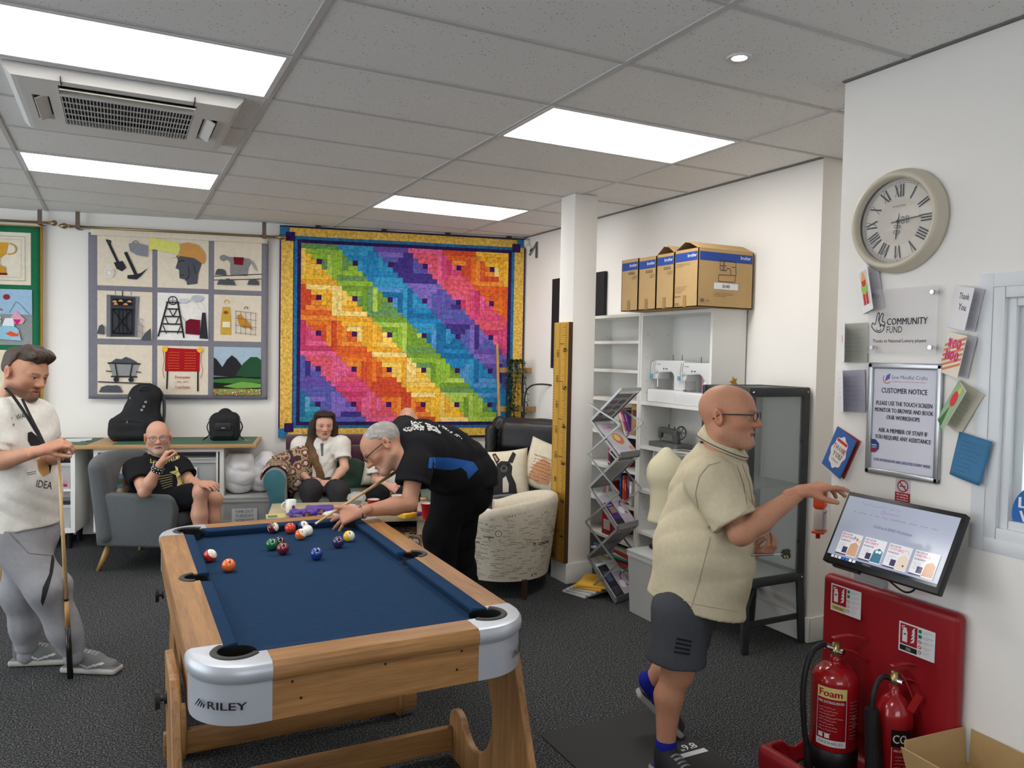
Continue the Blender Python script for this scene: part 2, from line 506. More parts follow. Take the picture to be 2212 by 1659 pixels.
def cushion(name, label, cat, loc, size, rot, m, h=.010, pinch=.55, group=None):
    """pillow: plump square with pinched corners, face towards local -y"""
    w, hh, d = size
    b = MB(); N = 18
    def f(sgn):
        def g(u, v):
            a, c = 2*u-1, 2*v-1
            e = max(0, (1-a*a))**.45*max(0, (1-c*c))**.45
            k = 1-.10*(1-abs(c))**0*(1-a*a)*0
            sx = a*w/2*(1-.07*(1-c*c)); sz = c*hh/2*(1-.07*(1-a*a))
            return (sx, sgn*d/2*e, sz)
        return g
    b.grid(f(-1), N, N); n = len(b.f); b.grid(f(1), N, N)
    for i in range(n, len(b.f)): b.f[i] = b.f[i][::-1]
    o = b.build(name, m, None, smooth=True)
    bm = bmesh.new(); bm.from_mesh(o.data); bmesh.ops.remove_doubles(bm, verts=bm.verts, dist=1e-4); bm.to_mesh(o.data); bm.free()
    o.location = loc; o.rotation_euler = rot
    return tag(o, label, cat, group)
def cush_art(o, a, size, col=None):
    w, hh, d = size
    def warp(p):
        x, z = p[0]-w/2, p[1]-hh/2; A, Cc = 2*x/w, 2*z/hh
        e = max(0, 1-A*A)**.45*max(0, 1-Cc*Cc)**.45
        return Vector((x*(1-.07*(1-Cc*Cc)), -d/2*e-.001-p[2], z*(1-.07*(1-A*A))))
    return a.build('print', o, None, colmat('print_cloth', .9), warp=warp, dense=.03)
# ------------------------------------------------------------------ setting
CEIL = 2.89
WK = math.hypot(1, .24)
WU = Vector((1, -.24, 0))/WK                # along the back wall, to the right
WN = Vector((-.24, -1, 0))/WK               # out of the back wall into the room
W0 = Vector((0, 7.88, 0))
WSH = (W0.dot(WU))                           # so that s below matches the measured run
def bw(s, z, off=0.):
    """point on the back wall: s metres along it, height z, off metres out of it"""
    p = W0 + WU*s + WN*off
    return Vector((p.x, p.y, z))
BANG = math.atan2(WU.y, WU.x)

M_wall = mat('wall_paint', (243, 239, 233), .85, var=.015, vscale=1.5, bump=.05, bscale=120)
M_white = mat('white_laminate', (232, 231, 226), .45, var=.01, vscale=5)
M_gloss_white = mat('white_gloss_paint', (228, 226, 220), .35)
M_tbar = mat('ceiling_bar', (196, 196, 194), .5)
def ceil_mat():
    m = mat('ceiling_tile', (238, 237, 234), .95, bump=.1, bscale=260); nt = m.node_tree; L = nt.links; b = nt.nodes['Principled BSDF']
    tc = nt.nodes.new('ShaderNodeTexCoord')
    vo = nt.nodes.new('ShaderNodeTexVoronoi'); vo.inputs['Scale'].default_value = 75; L.new(tc.outputs['Object'], vo.inputs['Vector'])
    nz = nt.nodes.new('ShaderNodeTexNoise'); nz.inputs['Scale'].default_value = 9; L.new(tc.outputs['Object'], nz.inputs['Vector'])
    lt = nt.nodes.new('ShaderNodeMath'); lt.operation = 'MULTIPLY'; lt.inputs[1].default_value = .38
    L.new(nz.outputs['Fac'], lt.inputs[0])
    cp = nt.nodes.new('ShaderNodeMath'); cp.operation = 'LESS_THAN'
    L.new(vo.outputs['Distance'], cp.inputs[0]); L.new(lt.outputs[0], cp.inputs[1])
    wn = nt.nodes.new('ShaderNodeTexWhiteNoise'); L.new(vo.outputs['Position'], wn.inputs['Vector'])
    g = nt.nodes.new('ShaderNodeMath'); g.operation = 'GREATER_THAN'; g.inputs[1].default_value = .62; L.new(wn.outputs['Value'], g.inputs[0])
    mu = nt.nodes.new('ShaderNodeMath'); mu.operation = 'MULTIPLY'; L.new(cp.outputs[0], mu.inputs[0]); L.new(g.outputs[0], mu.inputs[1])
    mx = nt.nodes.new('ShaderNodeMix'); mx.data_type = 'RGBA'
    mx.inputs['A'].default_value = (*lin((238, 237, 234)), 1); mx.inputs['B'].default_value = (*lin((160, 158, 155)), 1)
    L.new(mu.outputs[0], mx.inputs['Factor']); L.new(mx.outputs['Result'], b.inputs['Base Color'])
    return m
M_tile = ceil_mat()
def carpet_mat():
    m = mat('carpet', (40, 41, 44), .97, spec=.1); nt = m.node_tree; L = nt.links; b = nt.nodes['Principled BSDF']
    tc = nt.nodes.new('ShaderNodeTexCoord')
    n = nt.nodes.new('ShaderNodeTexNoise'); n.inputs['Scale'].default_value = 130; n.inputs['Detail'].default_value = 3; n.inputs['Roughness'].default_value = .8
    L.new(tc.outputs['Object'], n.inputs['Vector'])
    r = nt.nodes.new('ShaderNodeValToRGB'); e = r.color_ramp.elements
    e[0].position = .38; e[0].color = (*lin((22, 23, 25)), 1); e[1].position = .68; e[1].color = (*lin((146, 147, 148)), 1)
    k = e.new(.52); k.color = (*lin((58, 59, 60)), 1)
    L.new(n.outputs['Fac'], r.inputs['Fac']); L.new(r.outputs[0], b.inputs['Base Color'])
    q = nt.nodes.new('ShaderNodeBump'); q.inputs['Strength'].default_value = .6; q.inputs['Distance'].default_value = .006
    L.new(n.outputs['Fac'], q.inputs['Height']); L.new(q.outputs[0], b.inputs['Normal'])
    return m
M_carpet = carpet_mat()

def struct(name, b, m, **k):
    o = b.build(name, m, **k); o['kind'] = 'structure'; return o

XL, YB = -4.6, -3.4       # left wall and wall behind the camera, both out of frame
struct('floor', MB().box((XL-.2, YB-.2, -.1), (5.4, 9.4, 0)), M_carpet)
b = MB(); b.T = frame((0, 7.88, 0), WU, (0, 0, 1))     # x along wall, y up, z out... (u x v = into the room)
b.box((-5.4, 0, -.3), (5.4, 3.05, 0)); struct('wall_back', b, M_wall)
struct('wall_right', MB().box((3.70, 3.27, 0), (5.4, 7.6, 3.05)), M_wall)
CW = 2.78                                               # face of the wall with the clock
b = MB()
WY0, WY1, WZ0, WZ1 = .62, 1.70, 1.06, 1.985             # window opening
b.box((CW, YB, 0), (CW+.16, WY0, 3.05)); b.box((CW, WY1, 0), (CW+.16, 2.355, 3.05))
b.box((CW, WY0, 0), (CW+.16, WY1, WZ0)); b.box((CW, WY0, WZ1), (CW+.16, WY1, 3.05))
b.box((CW+.16, 2.195, 0), (5.4, 2.355, 3.05))
struct('wall_clock', b, M_wall)
struct('wall_passage', MB().box((5.2, 2.355, 0), (5.4, 3.27, 3.05)), M_wall)
b = MB()      # side wall out of frame; its opening is assumed, sized to light the far end
b.box((XL-.2, YB-.2, 0), (XL, 1.6, 3.05)); b.box((XL-.2, 7.6, 0), (XL, 9.3, 3.05)); b.box((XL-.2, 1.6, 0), (XL, 7.6, .30)); b.box((XL-.2, 1.6, 2.7), (XL, 7.6, 3.05))
struct('wall_left', b, M_wall)
b = MB().box((XL, YB-.2, 0), (-2.6, YB, 3.05)).box((1.0, YB-.2, 0), (CW, YB, 3.05)).box((-2.6, YB-.2, 0), (1.0, YB, .9)).box((-2.6, YB-.2, 2.5), (1.0, YB, 3.05))  # assumed opening in the rear wall, sized to let daylight onto the near end
struct('wall_rear', b, M_wall)
# column with its skirting
b = MB().box((2.983, 4.881, 0), (3.183, 5.081, CEIL)); struct('column', b, M_wall, bevel=.006)
def skirt(name, x0, y0, x1, y1, h=.155, t=.016, off=0):
    o = struct(name, MB().box((x0, y0, 0), (x1, y1, h)), M_gloss_white, bevel=.007, seg=3); return o
skirt('baseboard_column', 2.967, 4.865, 3.199, 5.097)
skirt('baseboard_right', 3.684, 3.254, 3.70, 7.1)
skirt('baseboard_passage', 3.70, 3.254, 5.2, 3.27)
b = MB(); b.T = frame((0, 7.88, 0), WU, (0, 0, 1)); b.box((-4.9, 0, 0), (3.85, .155, .016)); struct('baseboard_back', b, M_gloss_white, bevel=.006)
skirt('baseboard_clock', CW-.016, YB, CW, 2.371)

# ceiling: lay-in tiles on a bar grid
GX, GY = 1.8388, 2.0420
ceiling = struct('ceiling', MB().box((XL-.2, YB-.2, CEIL+.03), (5.4, 9.4, CEIL+.12)), M_tile)
lights = set()
for j in (-4, -2, 0):
    for i in (2, 6): lights.add((j, i))
lights.add((-2, -2))  # extra unseen panel, added because the near end was too dark
for i in range(-9, 11):
    for j in range(-6, 3):
        if (j, i) in lights: continue
        x0, y0 = GX+1.2*j, GY+.6*i
        x1, y1 = min(x0+1.2, 5.2), y0+.6
        if x1 <= XL or x0 > 5.2 or y1 < YB: continue
        if y0 > 7.88-.24*x0+.1: continue
        if y0 < 2.2 and x0 > 2.9 and i < 0: continue
        MB().box((max(x0, XL)+.004, y0+.004, CEIL+.002), (x1-.004, y1-.004, CEIL+.02)).build('ceiling_tile', M_tile, ceiling)
for j in range(-5, 3):
    x = GX+1.2*j
    MB().box((x-.012, YB, CEIL-.004), (x+.012, 8.9, CEIL+.006)).build('main_bar', M_tbar, ceiling)
for i in range(-8, 11):
    y = GY+.6*i
    MB().box((XL, y-.010, CEIL-.003), (5.2, y+.010, CEIL+.006)).build('cross_bar', M_tbar, ceiling)
# trim along the walls, coloured dark for the shadow gap there
M_edge = mat('shadow_gap_trim', (120, 116, 112), .7)
MB().box((3.672, 3.27, CEIL-.004), (3.70, 7.1, CEIL)).build('shadow_gap_trim', M_edge, ceiling)
MB().box((CW-.02, YB, CEIL-.004), (CW, 2.355, CEIL)).build('shadow_gap_trim', M_edge, ceiling)

# LED panels
M_led = mat('led_diffuser', (255, 255, 255), .5, emit=PANEL_POWER)
_nt = M_led.node_tree; _nt.nodes['Principled BSDF'].inputs['Emission Color'].default_value = (1, .97, .93, 1)
M_ledframe = mat('led_frame', (225, 225, 225), .4)
pl = {(-2, 2): 'large bright ceiling light panel beside the air conditioner, nearest the camera',
      (-2, 6): 'bright ceiling light panel beyond the air conditioner, above the mining quilt',
      (0, 2): 'bright rectangular ceiling light panel above the stacked brown boxes side',
      (0, 6): 'far bright ceiling light panel just above the rainbow quilt'}
for (j, i) in sorted(lights):
    x0, y0 = GX+1.2*j, GY+.6*i
    t = thing('ceiling_light', pl.get((j, i), 'bright ceiling light panel out of view, %s' % ('behind the camera' if i < 0 else 'nearer' if i == 2 else 'farther')), 'ceiling light', (x0+.6, y0+.3, CEIL), group='LED ceiling panels')
    MB().box((-.572, -.272, -.002), (.572, .272, .004)).build('diffuser', M_led, t)
    f = MB()
    for lo, hi in (((-.596,-.296,-.006),(-.572,.296,.012)), ((.572,-.296,-.006),(.596,.296,.012)), ((-.572,-.296,-.006),(.572,-.272,.012)), ((-.572,.272,-.006),(.572,.296,.012))): f.box(lo, hi)
    f.build('light_frame', M_ledframe, t)
t = thing('ceiling_light', 'bright ceiling light in the side passage, out of view', 'ceiling light', (4.55, 2.8, CEIL), group='LED ceiling panels')
MB().box((-.2, -.15, -.002), (.2, .15, .004)).build('diffuser', M_led, t)
# downlight
t = thing('downlight', 'small round recessed spotlight in a ceiling tile near the clock wall', 'ceiling light', (2.196, 2.373, CEIL))
MB().lathe([(.03,-.002),(.048,-.006),(.05,0),(.05,.004)], n=32).build('trim_ring', M_ledframe, t, smooth=True)
MB().lathe([(0,-.0012),(.031,-.0012),(.031,.003)], n=32).build('lens', mat('downlight_lens', (255,255,255), .4, emit=22), t)

# ceiling air conditioner
M_acw = mat('aircon_plastic', (214, 212, 208), .4)
ac = thing('air_conditioner', 'white square ceiling air conditioner with a dark grille between two lights', 'air conditioner', (.05, 4.39, CEIL))
b = MB(); h_ = .485
ring = lambda q, z, r=.02: [(-q, -q, z), (q, -q, z), (q, q, z), (-q, q, z)]
b.loft([ring(h_, 0), ring(h_, -.012), ring(h_-.03, -.045), ring(h_-.05, -.047)], False)
for lo, hi in (((-.435, -.435), (.435, -.40)), ((-.435, .27), (.435, .435)), ((-.435, -.40), (-.40, .27)), ((.40, -.40), (.435, .27)), ((-.33, -.40), (-.285, .27)), ((.285, -.40), (.33, .27)), ((-.285, -.27), (.285, -.24)), ((-.40, .21), (-.33, .27)), ((.33, .21), (.40, .27)), ((-.40, -.40), (-.33, -.20)), ((.33, -.40), (.40, -.20))): b.box((lo[0], lo[1], -.047), (hi[0], hi[1], -.02))
b.build('fascia', M_acw, ac)
MB().box((-.43, -.43, -.012), (.43, .43, -.006)).build('inner_tray', mat('aircon_dark', (36, 39, 52), .7), ac)
g = MB()
for k in range(40): x = -.28+.56*k/39; g.box((x-.0016, -.24, -.047), (x+.0016, .27, -.042))
for k in range(6): y = -.235+.5*k/5; g.box((-.285, y-.0025, -.047), (.285, y+.0025, -.041))
o = g.build('grille', M_acw, ac); o['kind'] = 'stuff'
MB().bc((0, -.335, -.040), (.56, .10, .006), rot=(.35, 0, 0)).build('vane', mat('vane_plastic', (222, 216, 196), .4), ac)
for sx in (-1, 1):
    MB().bc((sx*.365, .0, -.048), (.055, .38, .006), rot=(0, sx*.55, 0)).build('vane', M_acw, ac)
    for x in (.27,): MB().box((sx*x-.002, -.485, -.049), (sx*x+.002, -.41, -.03)).build('panel_seam', mat('aircon_dark', (36, 39, 52), .7), ac)
# ------------------------------------------------------------------ pool table
M_oak = woodmat('oak_laminate', (176, 130, 80), (126, 86, 48), axis=1)
M_oakx = woodmat('oak_laminate_cross', (176, 130, 80), (126, 86, 48), axis=0)
M_oakz = woodmat('oak_laminate_upright', (176, 130, 80), (126, 86, 48), axis=2)
M_cloth = mat('blue_cloth', (36, 58, 86), .95, var=.06, vscale=40, bump=.08, bscale=700, spec=.05)
M_silver = mat('silver_plastic', (188, 192, 200), .38, metal=.35, var=.03, vscale=600)
M_black = mat('black_plastic', (22, 22, 24), .45)
M_blackink = mat('black_ink', (16, 16, 20), .6)
M_pocket = mat('pocket_rubber', (48, 47, 46), .55)
PX, PY = .71, 3.17; HX, HY = .53, .96; ZT = .818
pt = thing('pool_table', 'blue cloth pool table with oak rails, silver corners and folding legs', 'pool table', (PX, PY, 0))
BED = .778
# rails, wood with a bullnose outer edge, cut back for the corner caps
CAP = .20
def rail(name, T, L, m, notch=False):
    # bullnose strip and flat top; the side rails are notched for the middle pocket
    b = MB(); prof = [(.03, .76), (.0, .768), (-.004, .776), (-.005, .792), (-.001, .807), (.010, ZT), (.03, ZT)]
    b.loft([[(x, y, z) for x, z in prof] for y in (-L/2, L/2)], True)
    pl = [(.03, -L/2), (.03, L/2), (.10, L/2)]
    if notch: pl += [(.10, .05)]+[(.088-.05*math.sin(PI*i/12), .05*math.cos(PI*i/12)) for i in range(13)]+[(.10, -.05)]
    pl += [(.10, -L/2)]
    b.prism(pl, .76, ZT)
    bb = MB().add(b.v, b.f, T)
    return bb.build(name, m, pt, auto=.5)
Ls = 2*HY-2*CAP; Lf = 2*HX-2*CAP-.02
rail('side_rail', Matrix.Translation((-HX, 0, 0)), Ls, M_oak, True)
rail('side_rail', Matrix.Translation((HX, 0, 0)) @ Matrix.Rotation(PI, 4, 'Z'), Ls, M_oak, True)
rail('end_rail', Matrix.Translation((0, -HY, 0)) @ Matrix.Rotation(PI/2, 4, 'Z'), Lf, M_oakx)
rail('end_rail', Matrix.Translation((0, HY, 0)) @ Matrix.Rotation(-PI/2, 4, 'Z'), Lf, M_oakx)
for sx in (-1, 1):
    MB().box((min(sx*(HX-.004), sx*(HX-.024)), -HY+CAP-.005, .65), (max(sx*(HX-.004), sx*(HX-.024)), HY-CAP+.005, .77)).build('side_apron', M_oak, pt)
for sy in (-1, 1):
    a = MB().box((-HX+CAP-.005, min(sy*(HY-.004), sy*(HY-.024)), .65), (HX-CAP+.005, max(sy*(HY-.004), sy*(HY-.024)), .77)).build('end_apron', M_oakx, pt)
    for x, z in ((-.24, .70), (-.265, .752), (.01, .757), (.26, .757), (.245, .70)):
        MB().lathe([(0, -.001), (.004, -.001), (.004, .001), (0, .001)], n=10, T=frame((x, sy*(HY-.0034), z), (1, 0, 0), (0, 0, 1))).build('screw', M_black, a)
# corner caps: rounded outer corner with apron
def corner(sx, sy):
    r = .165; e = .004
    def outl(off, rr):
        p = [(0, -off), (CAP+.012, -off)] if False else []
        n = 10
        for i in range(n+1):
            a = PI+PI/2*i/n
            p.append((rr-off+ (rr)*math.cos(a)*1. if False else (r + (r+off)*math.cos(a)), r + (r+off)*math.sin(a)))
        return p
    px0 = outl(0, r)
    lay = [(-.003, .65), (-.003, .765), (.005, .777), (.007, .790), (.005, .805), (-.002, .815), (-.012, ZT+.001)]
    b = MB(); rings = []
    for off, z in lay:
        arc = outl(off, r)
        ring = [(arc[0][0], CAP)] + arc + [(CAP+.01, arc[-1][1])] + [(CAP+.01, .098)] + [(.128+.062*math.cos(t), .128+.062*math.sin(t)) for t in [-.5-i*(1.5*PI-1.0+1.57-1.57)/14 for i in range(15)]] + [(.098, CAP)]
        rings.append([(x, y, z) for x, y in ring])
    b.loft(rings, True)
    T = Matrix.Translation((-sx*0, 0, 0))
    b2 = MB()
    for p, q in ((b.v, b.f),):
        b2.add([(sx*(-HX+v.x)*-1 if sx > 0 else (-HX+v.x), sy*(-HY+v.y)*-1 if sy > 0 else (-HY+v.y), v.z) for v in p],
               q if sx*sy > 0 else [tuple(reversed(k)) for k in q])
    return b2.build('corner_cap', M_silver, pt, auto=.5)
caps = {(sx, sy): corner(sx, sy) for sx in (-1, 1) for sy in (-1, 1)}
# the maker's name on the near caps
def on_cap(sx):
    a = Art(.0003)
    a.text('RILEY', 0, 0, .021, (18, 18, 26), bold=.015, wide=1.55)
    for k in range(4): a.poly([(-.052+k*.012, 0), (-.048+k*.012, .0), (-.026+k*.006, .024-.004*k), (-.034+k*.006, .022-.004*k)], (18, 18, 26))
    r = .165+.0035
    def warp(p):
        # wrap round the corner arc, starting angle
        s0 = (p[0]+(.015 if sx < 0 else .02)); ang = PI+.62 + s0/r if sx < 0 else None
        if sx < 0:
            a_ = PI*1.25-.02 + (p[0]+.0)/r
            return Vector((-HX+.165+(r+p[2])*math.cos(a_), -HY+.165+(r+p[2])*math.sin(a_), .697+p[1]))
        a_ = PI*1.75+.02 + p[0]/r
        return Vector((HX-.165+(r+p[2])*math.cos(a_), -HY+.165+(r+p[2])*math.sin(a_), .697+p[1]))
    a.build('lettering', caps[(sx, -1)], None, colmat('print'), warp=warp)
on_cap(-1); on_cap(1)
# bed and cushions
MB().box((-HX+.09, -HY+.09, BED-.02), (HX-.09, HY-.09, BED)).build('bed_cloth', M_cloth, pt)
MB().box((-HX+.06, -HY+.06, .655), (HX-.06, HY-.06, BED-.022)).build('under_frame', M_oak, pt)
cw = .048; ix, iy = HX-.098, HY-.098
def rail_cushion(p0, p1, inward, cut0, cut1):
    """cushion from p0 to p1, nose towards inward, ends mitred by the cuts"""
    p0 = Vector(p0); p1 = Vector(p1); d = (p1-p0).normalized(); n = Vector(inward)
    rings = []
    for p, c in ((p0, cut0), (p1, -cut1)):
        rings.append([p+Vector((0,0,BED)), p+Vector((0,0,ZT-.001)), p+n*(cw-.006)+d*c*.9+Vector((0,0,ZT-.003)), p+n*cw+d*c+Vector((0,0,ZT-.010)), p+n*(cw-.012)+d*c*.75+Vector((0,0,BED))])
    b = MB().loft(rings, True)
    b.build('cushion', M_cloth, pt, auto=.9, bevel=.002)
g = .085; mg = .055
for sx in (-1, 1):
    x = sx*ix
    rail_cushion((x, -iy+g, 0), (x, -mg, 0), (-sx, 0, 0), .03, .012)
    rail_cushion((x, mg, 0), (x, iy-g, 0), (-sx, 0, 0), .012, .03)
for sy in (-1, 1):
    rail_cushion((-ix+g, sy*iy, 0), (ix-g, sy*iy, 0), (0, -sy, 0), .03, .03)
def pocket(x, y, rad, a0, a1):
    p = []
    for i in range(17):
        a = a0+(a1-a0)*i/16; p.append((x+rad*math.cos(a), y+rad*math.sin(a), ZT+.001))
    b = MB().tube(p, .011, 8, flat=(1, .45), up=(0, 0, 1))
    o = b.build('pocket_rim', M_pocket, pt, smooth=True)
    q = MB().lathe([(rad-.003, -.003), (rad-.003, -.12), (rad*.7, -.15), (0, -.15)], (x, y, ZT-.002), 24).build('pocket_cup', M_black, o, smooth=True)
    MB().lathe([(0, 0), (rad*.98, 0), (rad*.98, .0012), (0, .0012)], (x, y, BED-.0004), 24).build('pocket_shade_disc', mat('pocket_shade', (6, 6, 8), .9), o)  # black disc over the bed stands in for the shade down the hole
for sx in (-1, 1):
    for sy in (-1, 1):
        c = math.atan2(sy, sx)
        pocket(sx*(HX-.128), sy*(HY-.128), .062, c-1.75, c+1.75)
    pocket(sx*(HX-.088), 0, .05, (0 if sx > 0 else PI)-1.45, (0 if sx > 0 else PI)+1.45)
# folding legs: a shaped side panel on each side at each end, joined by a beam
leg_out = [(-1.03, 0), (-.72, .71), (-.44, .71), (-.50, .55), (-.585, .40), (-.60, .30), (-.56, .20), (-.49, .145), (-.42, .125), (-.36, .15), (-.31, .20), (-.255, .215), (-.205, .19), (-.19, .14), (-.195, .05), (-.215, 0), (-.5, 0), (-.52, .025), (-.86, .025), (-.88, 0)]
leg_out = [(p.x, p.y) for p in spline([(x, y, 0) for x, y in leg_out[2:16]], 3)]
leg_out = [(-.5, 0), (-.52, .02), (-.84, .02), (-.86, 0), (-1.02, 0), (-.75, .66), (-.70, .71)] + leg_out
for sx in (-1, 1):
    for sy in (-1, 1):
        xo = sx*(HX+.028) if sy < 0 else sx*(HX-.06)
        T = Matrix(((0, 0, 1, xo-.014), (-sy, 0, 0, 0), (0, 1, 0, 0), (0, 0, 0, 1)))
        o = MB().prism(leg_out, 0, .028, T).build('leg', M_oakz, pt, bevel=.003, seg=1)
        k = MB().lathe([(0, 0), (.018, 0), (.018, .008), (.008, .008), (.008, .02), (.03, .02), (.032, .034), (0, .036)], n=14, T=frame((sx*(HX+.042 if sy < 0 else HX-.004), sy*.56, .60), (0, 1, 0), (0, 0, 1 if sx > 0 else -1)))
        k.build('clamp_knob', M_black, o, auto=.6)
for sy in (-1, 1):
    MB().box((-HX-.012, min(sy*.20, sy*.23), .03), (HX+.012, max(sy*.20, sy*.23), .13)).build('cross_beam', M_oakx, pt, bevel=.002)

# balls
BR = .0275
def ball_mat(name, col, stripe=False):
    m = mat(name, col, .12, coat=.6); nt = m.node_tree; L = nt.links; bs = nt.nodes['Principled BSDF']
    tc = nt.nodes.new('ShaderNodeTexCoord'); sp = nt.nodes.new('ShaderNodeSeparateXYZ'); L.new(tc.outputs['Object'], sp.inputs[0])
    if stripe:
        ab = nt.nodes.new('ShaderNodeMath'); ab.operation = 'ABSOLUTE'; L.new(sp.outputs['Z'], ab.inputs[0])
        lt = nt.nodes.new('ShaderNodeMath'); lt.operation = 'LESS_THAN'; lt.inputs[1].default_value = BR*.55; L.new(ab.outputs[0], lt.inputs[0])
        mx = nt.nodes.new('ShaderNodeMix'); mx.data_type = 'RGBA'; mx.inputs['A'].default_value = (*lin((238, 232, 216)), 1); mx.inputs['B'].default_value = (*lin(col), 1)
        L.new(lt.outputs[0], mx.inputs['Factor']); L.new(mx.outputs['Result'], bs.inputs['Base Color'])
    return m
balls = [  # px, py of the ball centre, colour, stripe, number, label, tilt
 (590,1140,(104,22,34),True,'15','cream and maroon striped ball near the far rail, farthest from the hand',(1.2,.2,.9)),
 (627,1141,(206,62,34),False,'','plain red-orange ball touching nothing at the far rail',(0,0,0)),
 (655,1137,(28,58,130),True,'10','white ball with a blue band, tucked behind the cue ball',(.9,.1,.5)),
 (664,1146,(242,240,230),False,'','plain white cue ball right in front of the cue tip',(0,0,0)),
 (650,1154,(232,112,44),True,'13','orange and white striped ball touching the white cue ball',(.8,.5,.4)),
 (587,1176,(24,104,66),False,'6','plain green ball on the blue cloth',(.5,0,.3)),
 (604,1172,(20,20,22),False,'8','black ball squeezed between the green and maroon balls',(.4,.3,0)),
 (611,1185,(110,24,42),False,'7','plain dark maroon ball in front of the black ball',(.3,.2,0)),
 (731,1171,(58,38,84),False,'4','plain dark purple ball beside the cream and yellow ball',(.5,0,.2)),
 (754,1158,(232,190,52),True,'9','cream ball with a yellow band by the side cushion',(1.3,.3,.6)),
 (684,1196,(24,58,140),False,'2','plain blue ball alone mid-table',(.45,0,.3)),
 (454,1200,(206,50,34),True,'11','red and white striped ball by the long cushion opposite',(.7,.5,.3)),
 (494,1221,(236,110,40),False,'5','plain orange ball nearest the camera',(.35,0,.1)),
]
for px, py, col, st, num, lab, tilt in balls:
    d = Vector(CF + (px-CX)/FPX*CR - (py-CY)/FPX*CU); k = (BED+BR-CAMZ)/d.z
    p = Vector((0, 0, CAMZ))+d*k
    o = MB().ball((0, 0, 0), BR, 32).build('pool_ball', ball_mat('ball_'+lab.replace(' ', '_')[:24], col, st), None, smooth=True)
    o.location = p; o.rotation_euler = tilt
    tag(o, lab, 'ball', 'pool balls on the blue cloth')
    if num:
        q = Vector(-d).normalized(); q = (q+Vector((.15, .1, .55))).normalized()
        Q = Euler(tilt).to_matrix().inverted(); q = Q @ q
        ux = (Q @ CR); ux = (ux-q*ux.dot(q)).normalized(); uy = q.cross(ux)
        a = Art(.0002); a.circ(0, 0, .0115, (240, 238, 228)); a.text(num, 0, -.006, .012, (16, 16, 18), bold=.02, align='c')
        a.build('number', o, None, colmat('print_gloss', .2), warp=lambda p: (q*BR+ux*p[0]+uy*p[1]).normalized()*(BR+p[2]))
# ------------------------------------------------------------------ quilts on the back wall
def wall_thing(name, label, cat, s, z=0., off=0., group=None):
    return thing(name, label, cat, bw(s, z, off), BANG, group)
M_quilt = colmat('quilt_fabric', .9, var=.32, vscale=42, bump=.25, bscale=90, spec=.1)
M_cotton = colmat('plain_cotton', .9, var=.05, vscale=30, bump=.15, bscale=60, spec=.1)
M_brown_strap = mat('leather_strap', (112, 92, 82), .6)
M_brass = mat('aged_brass', (150, 130, 96), .35, metal=.9)

def sheet(name, parent, s0, s1, z0, z1, wave, m, col, off=0., nu=40, nv=30, solid=.008):
    b = MB(); b.grid(lambda u, v: (s0+(s1-s0)*u, wave(s0+(s1-s0)*u, z0+(z1-z0)*v)-off, z0+(z1-z0)*v), nu, nv)
    b.fc = [lin(col)]*len(b.f)
    return b.build(name, m, parent, smooth=True, solid=solid)

# rainbow log-cabin quilt
Q = wall_thing('rainbow_quilt', 'large rainbow log-cabin quilt with a yellow border on the back wall', 'quilt', 2.6)
Q0 = 2.6
def qw(x, z): return -(.028+.006*math.sin(x*3.1+z*.7)+.004*math.sin(x*7.+2)*max(0, (z-1.6)))
qa, qb, qz0, qz1 = 1.405-Q0, 3.795-Q0, .868, 2.872
def patch(b, x0, x1, z0, z1, col, lift=.0):
    nx = max(1, round((x1-x0)/.12)); nz = max(1, round((z1-z0)/.25))
    o = len(b.f); e = .0035
    b.grid(lambda u, v: (x0+(x1-x0)*u, qw(x0+(x1-x0)*u, z0+(z1-z0)*v)-.006-lift, z0+(z1-z0)*v), nx, nz)
    # rolled seam edge so each patch stands proud
    v = [(x0,z0),(x1,z0),(x1,z1),(x0,z1)]
    c = lin(col)
    for i in range(o, len(b.f)): b.fc[i] = c
sheet('backing', Q, qa, qb, qz0, qz1, qw, M_quilt, (74, 44, 96))
yb = (226, 184, 88)
b = MB(); e = .014; wb = .125
patch(b, qa+e, qb-e, qz1-wb, qz1-e, yb); b.build('border', M_quilt, Q)
b = MB(); patch(b, qa+e, qb-e, qz0+e, qz0+wb, yb); b.build('border', M_quilt, Q)
b = MB(); patch(b, qa+e, qa+wb, qz0+wb, qz1-wb, yb); b.build('border', M_quilt, Q)
b = MB(); patch(b, qb-wb, qb-e, qz0+wb, qz1-wb, yb); b.build('border', M_quilt, Q)
for sx, x in ((1, qa), (-1, qb)):
    for sz, z in ((1, qz0), (-1, qz1)):
        b = MB(); patch(b, min(x, x+sx*.09), max(x, x+sx*.09), min(z, z+sz*.09), max(z, z+sz*.09), (58, 122, 168), .002)
        patch(b, min(x+sx*.055, x+sx*.14), max(x+sx*.055, x+sx*.14), min(z+sz*.055, z+sz*.14), max(z+sz*.055, z+sz*.14), (58, 36, 92), .004)
        b.build('corner_patch', M_quilt, Q)
ia, ib, iz0, iz1 = 1.60-Q0, 3.62-Q0, 1.02, 2.72
for w, c in ((.062, (44, 112, 160)), (.032, (52, 34, 84))):
    for x0, x1, z0, z1 in ((ia-w, ib+w, iz1, iz1+w), (ia-w, ib+w, iz0-w, iz0), (ia-w, ia, iz0, iz1), (ib, ib+w, iz0, iz1)):
        b = MB(); patch(b, x0, x1, z0, z1, c, .001 if w > .05 else .003); b.build('sash_strip', M_quilt, Q)
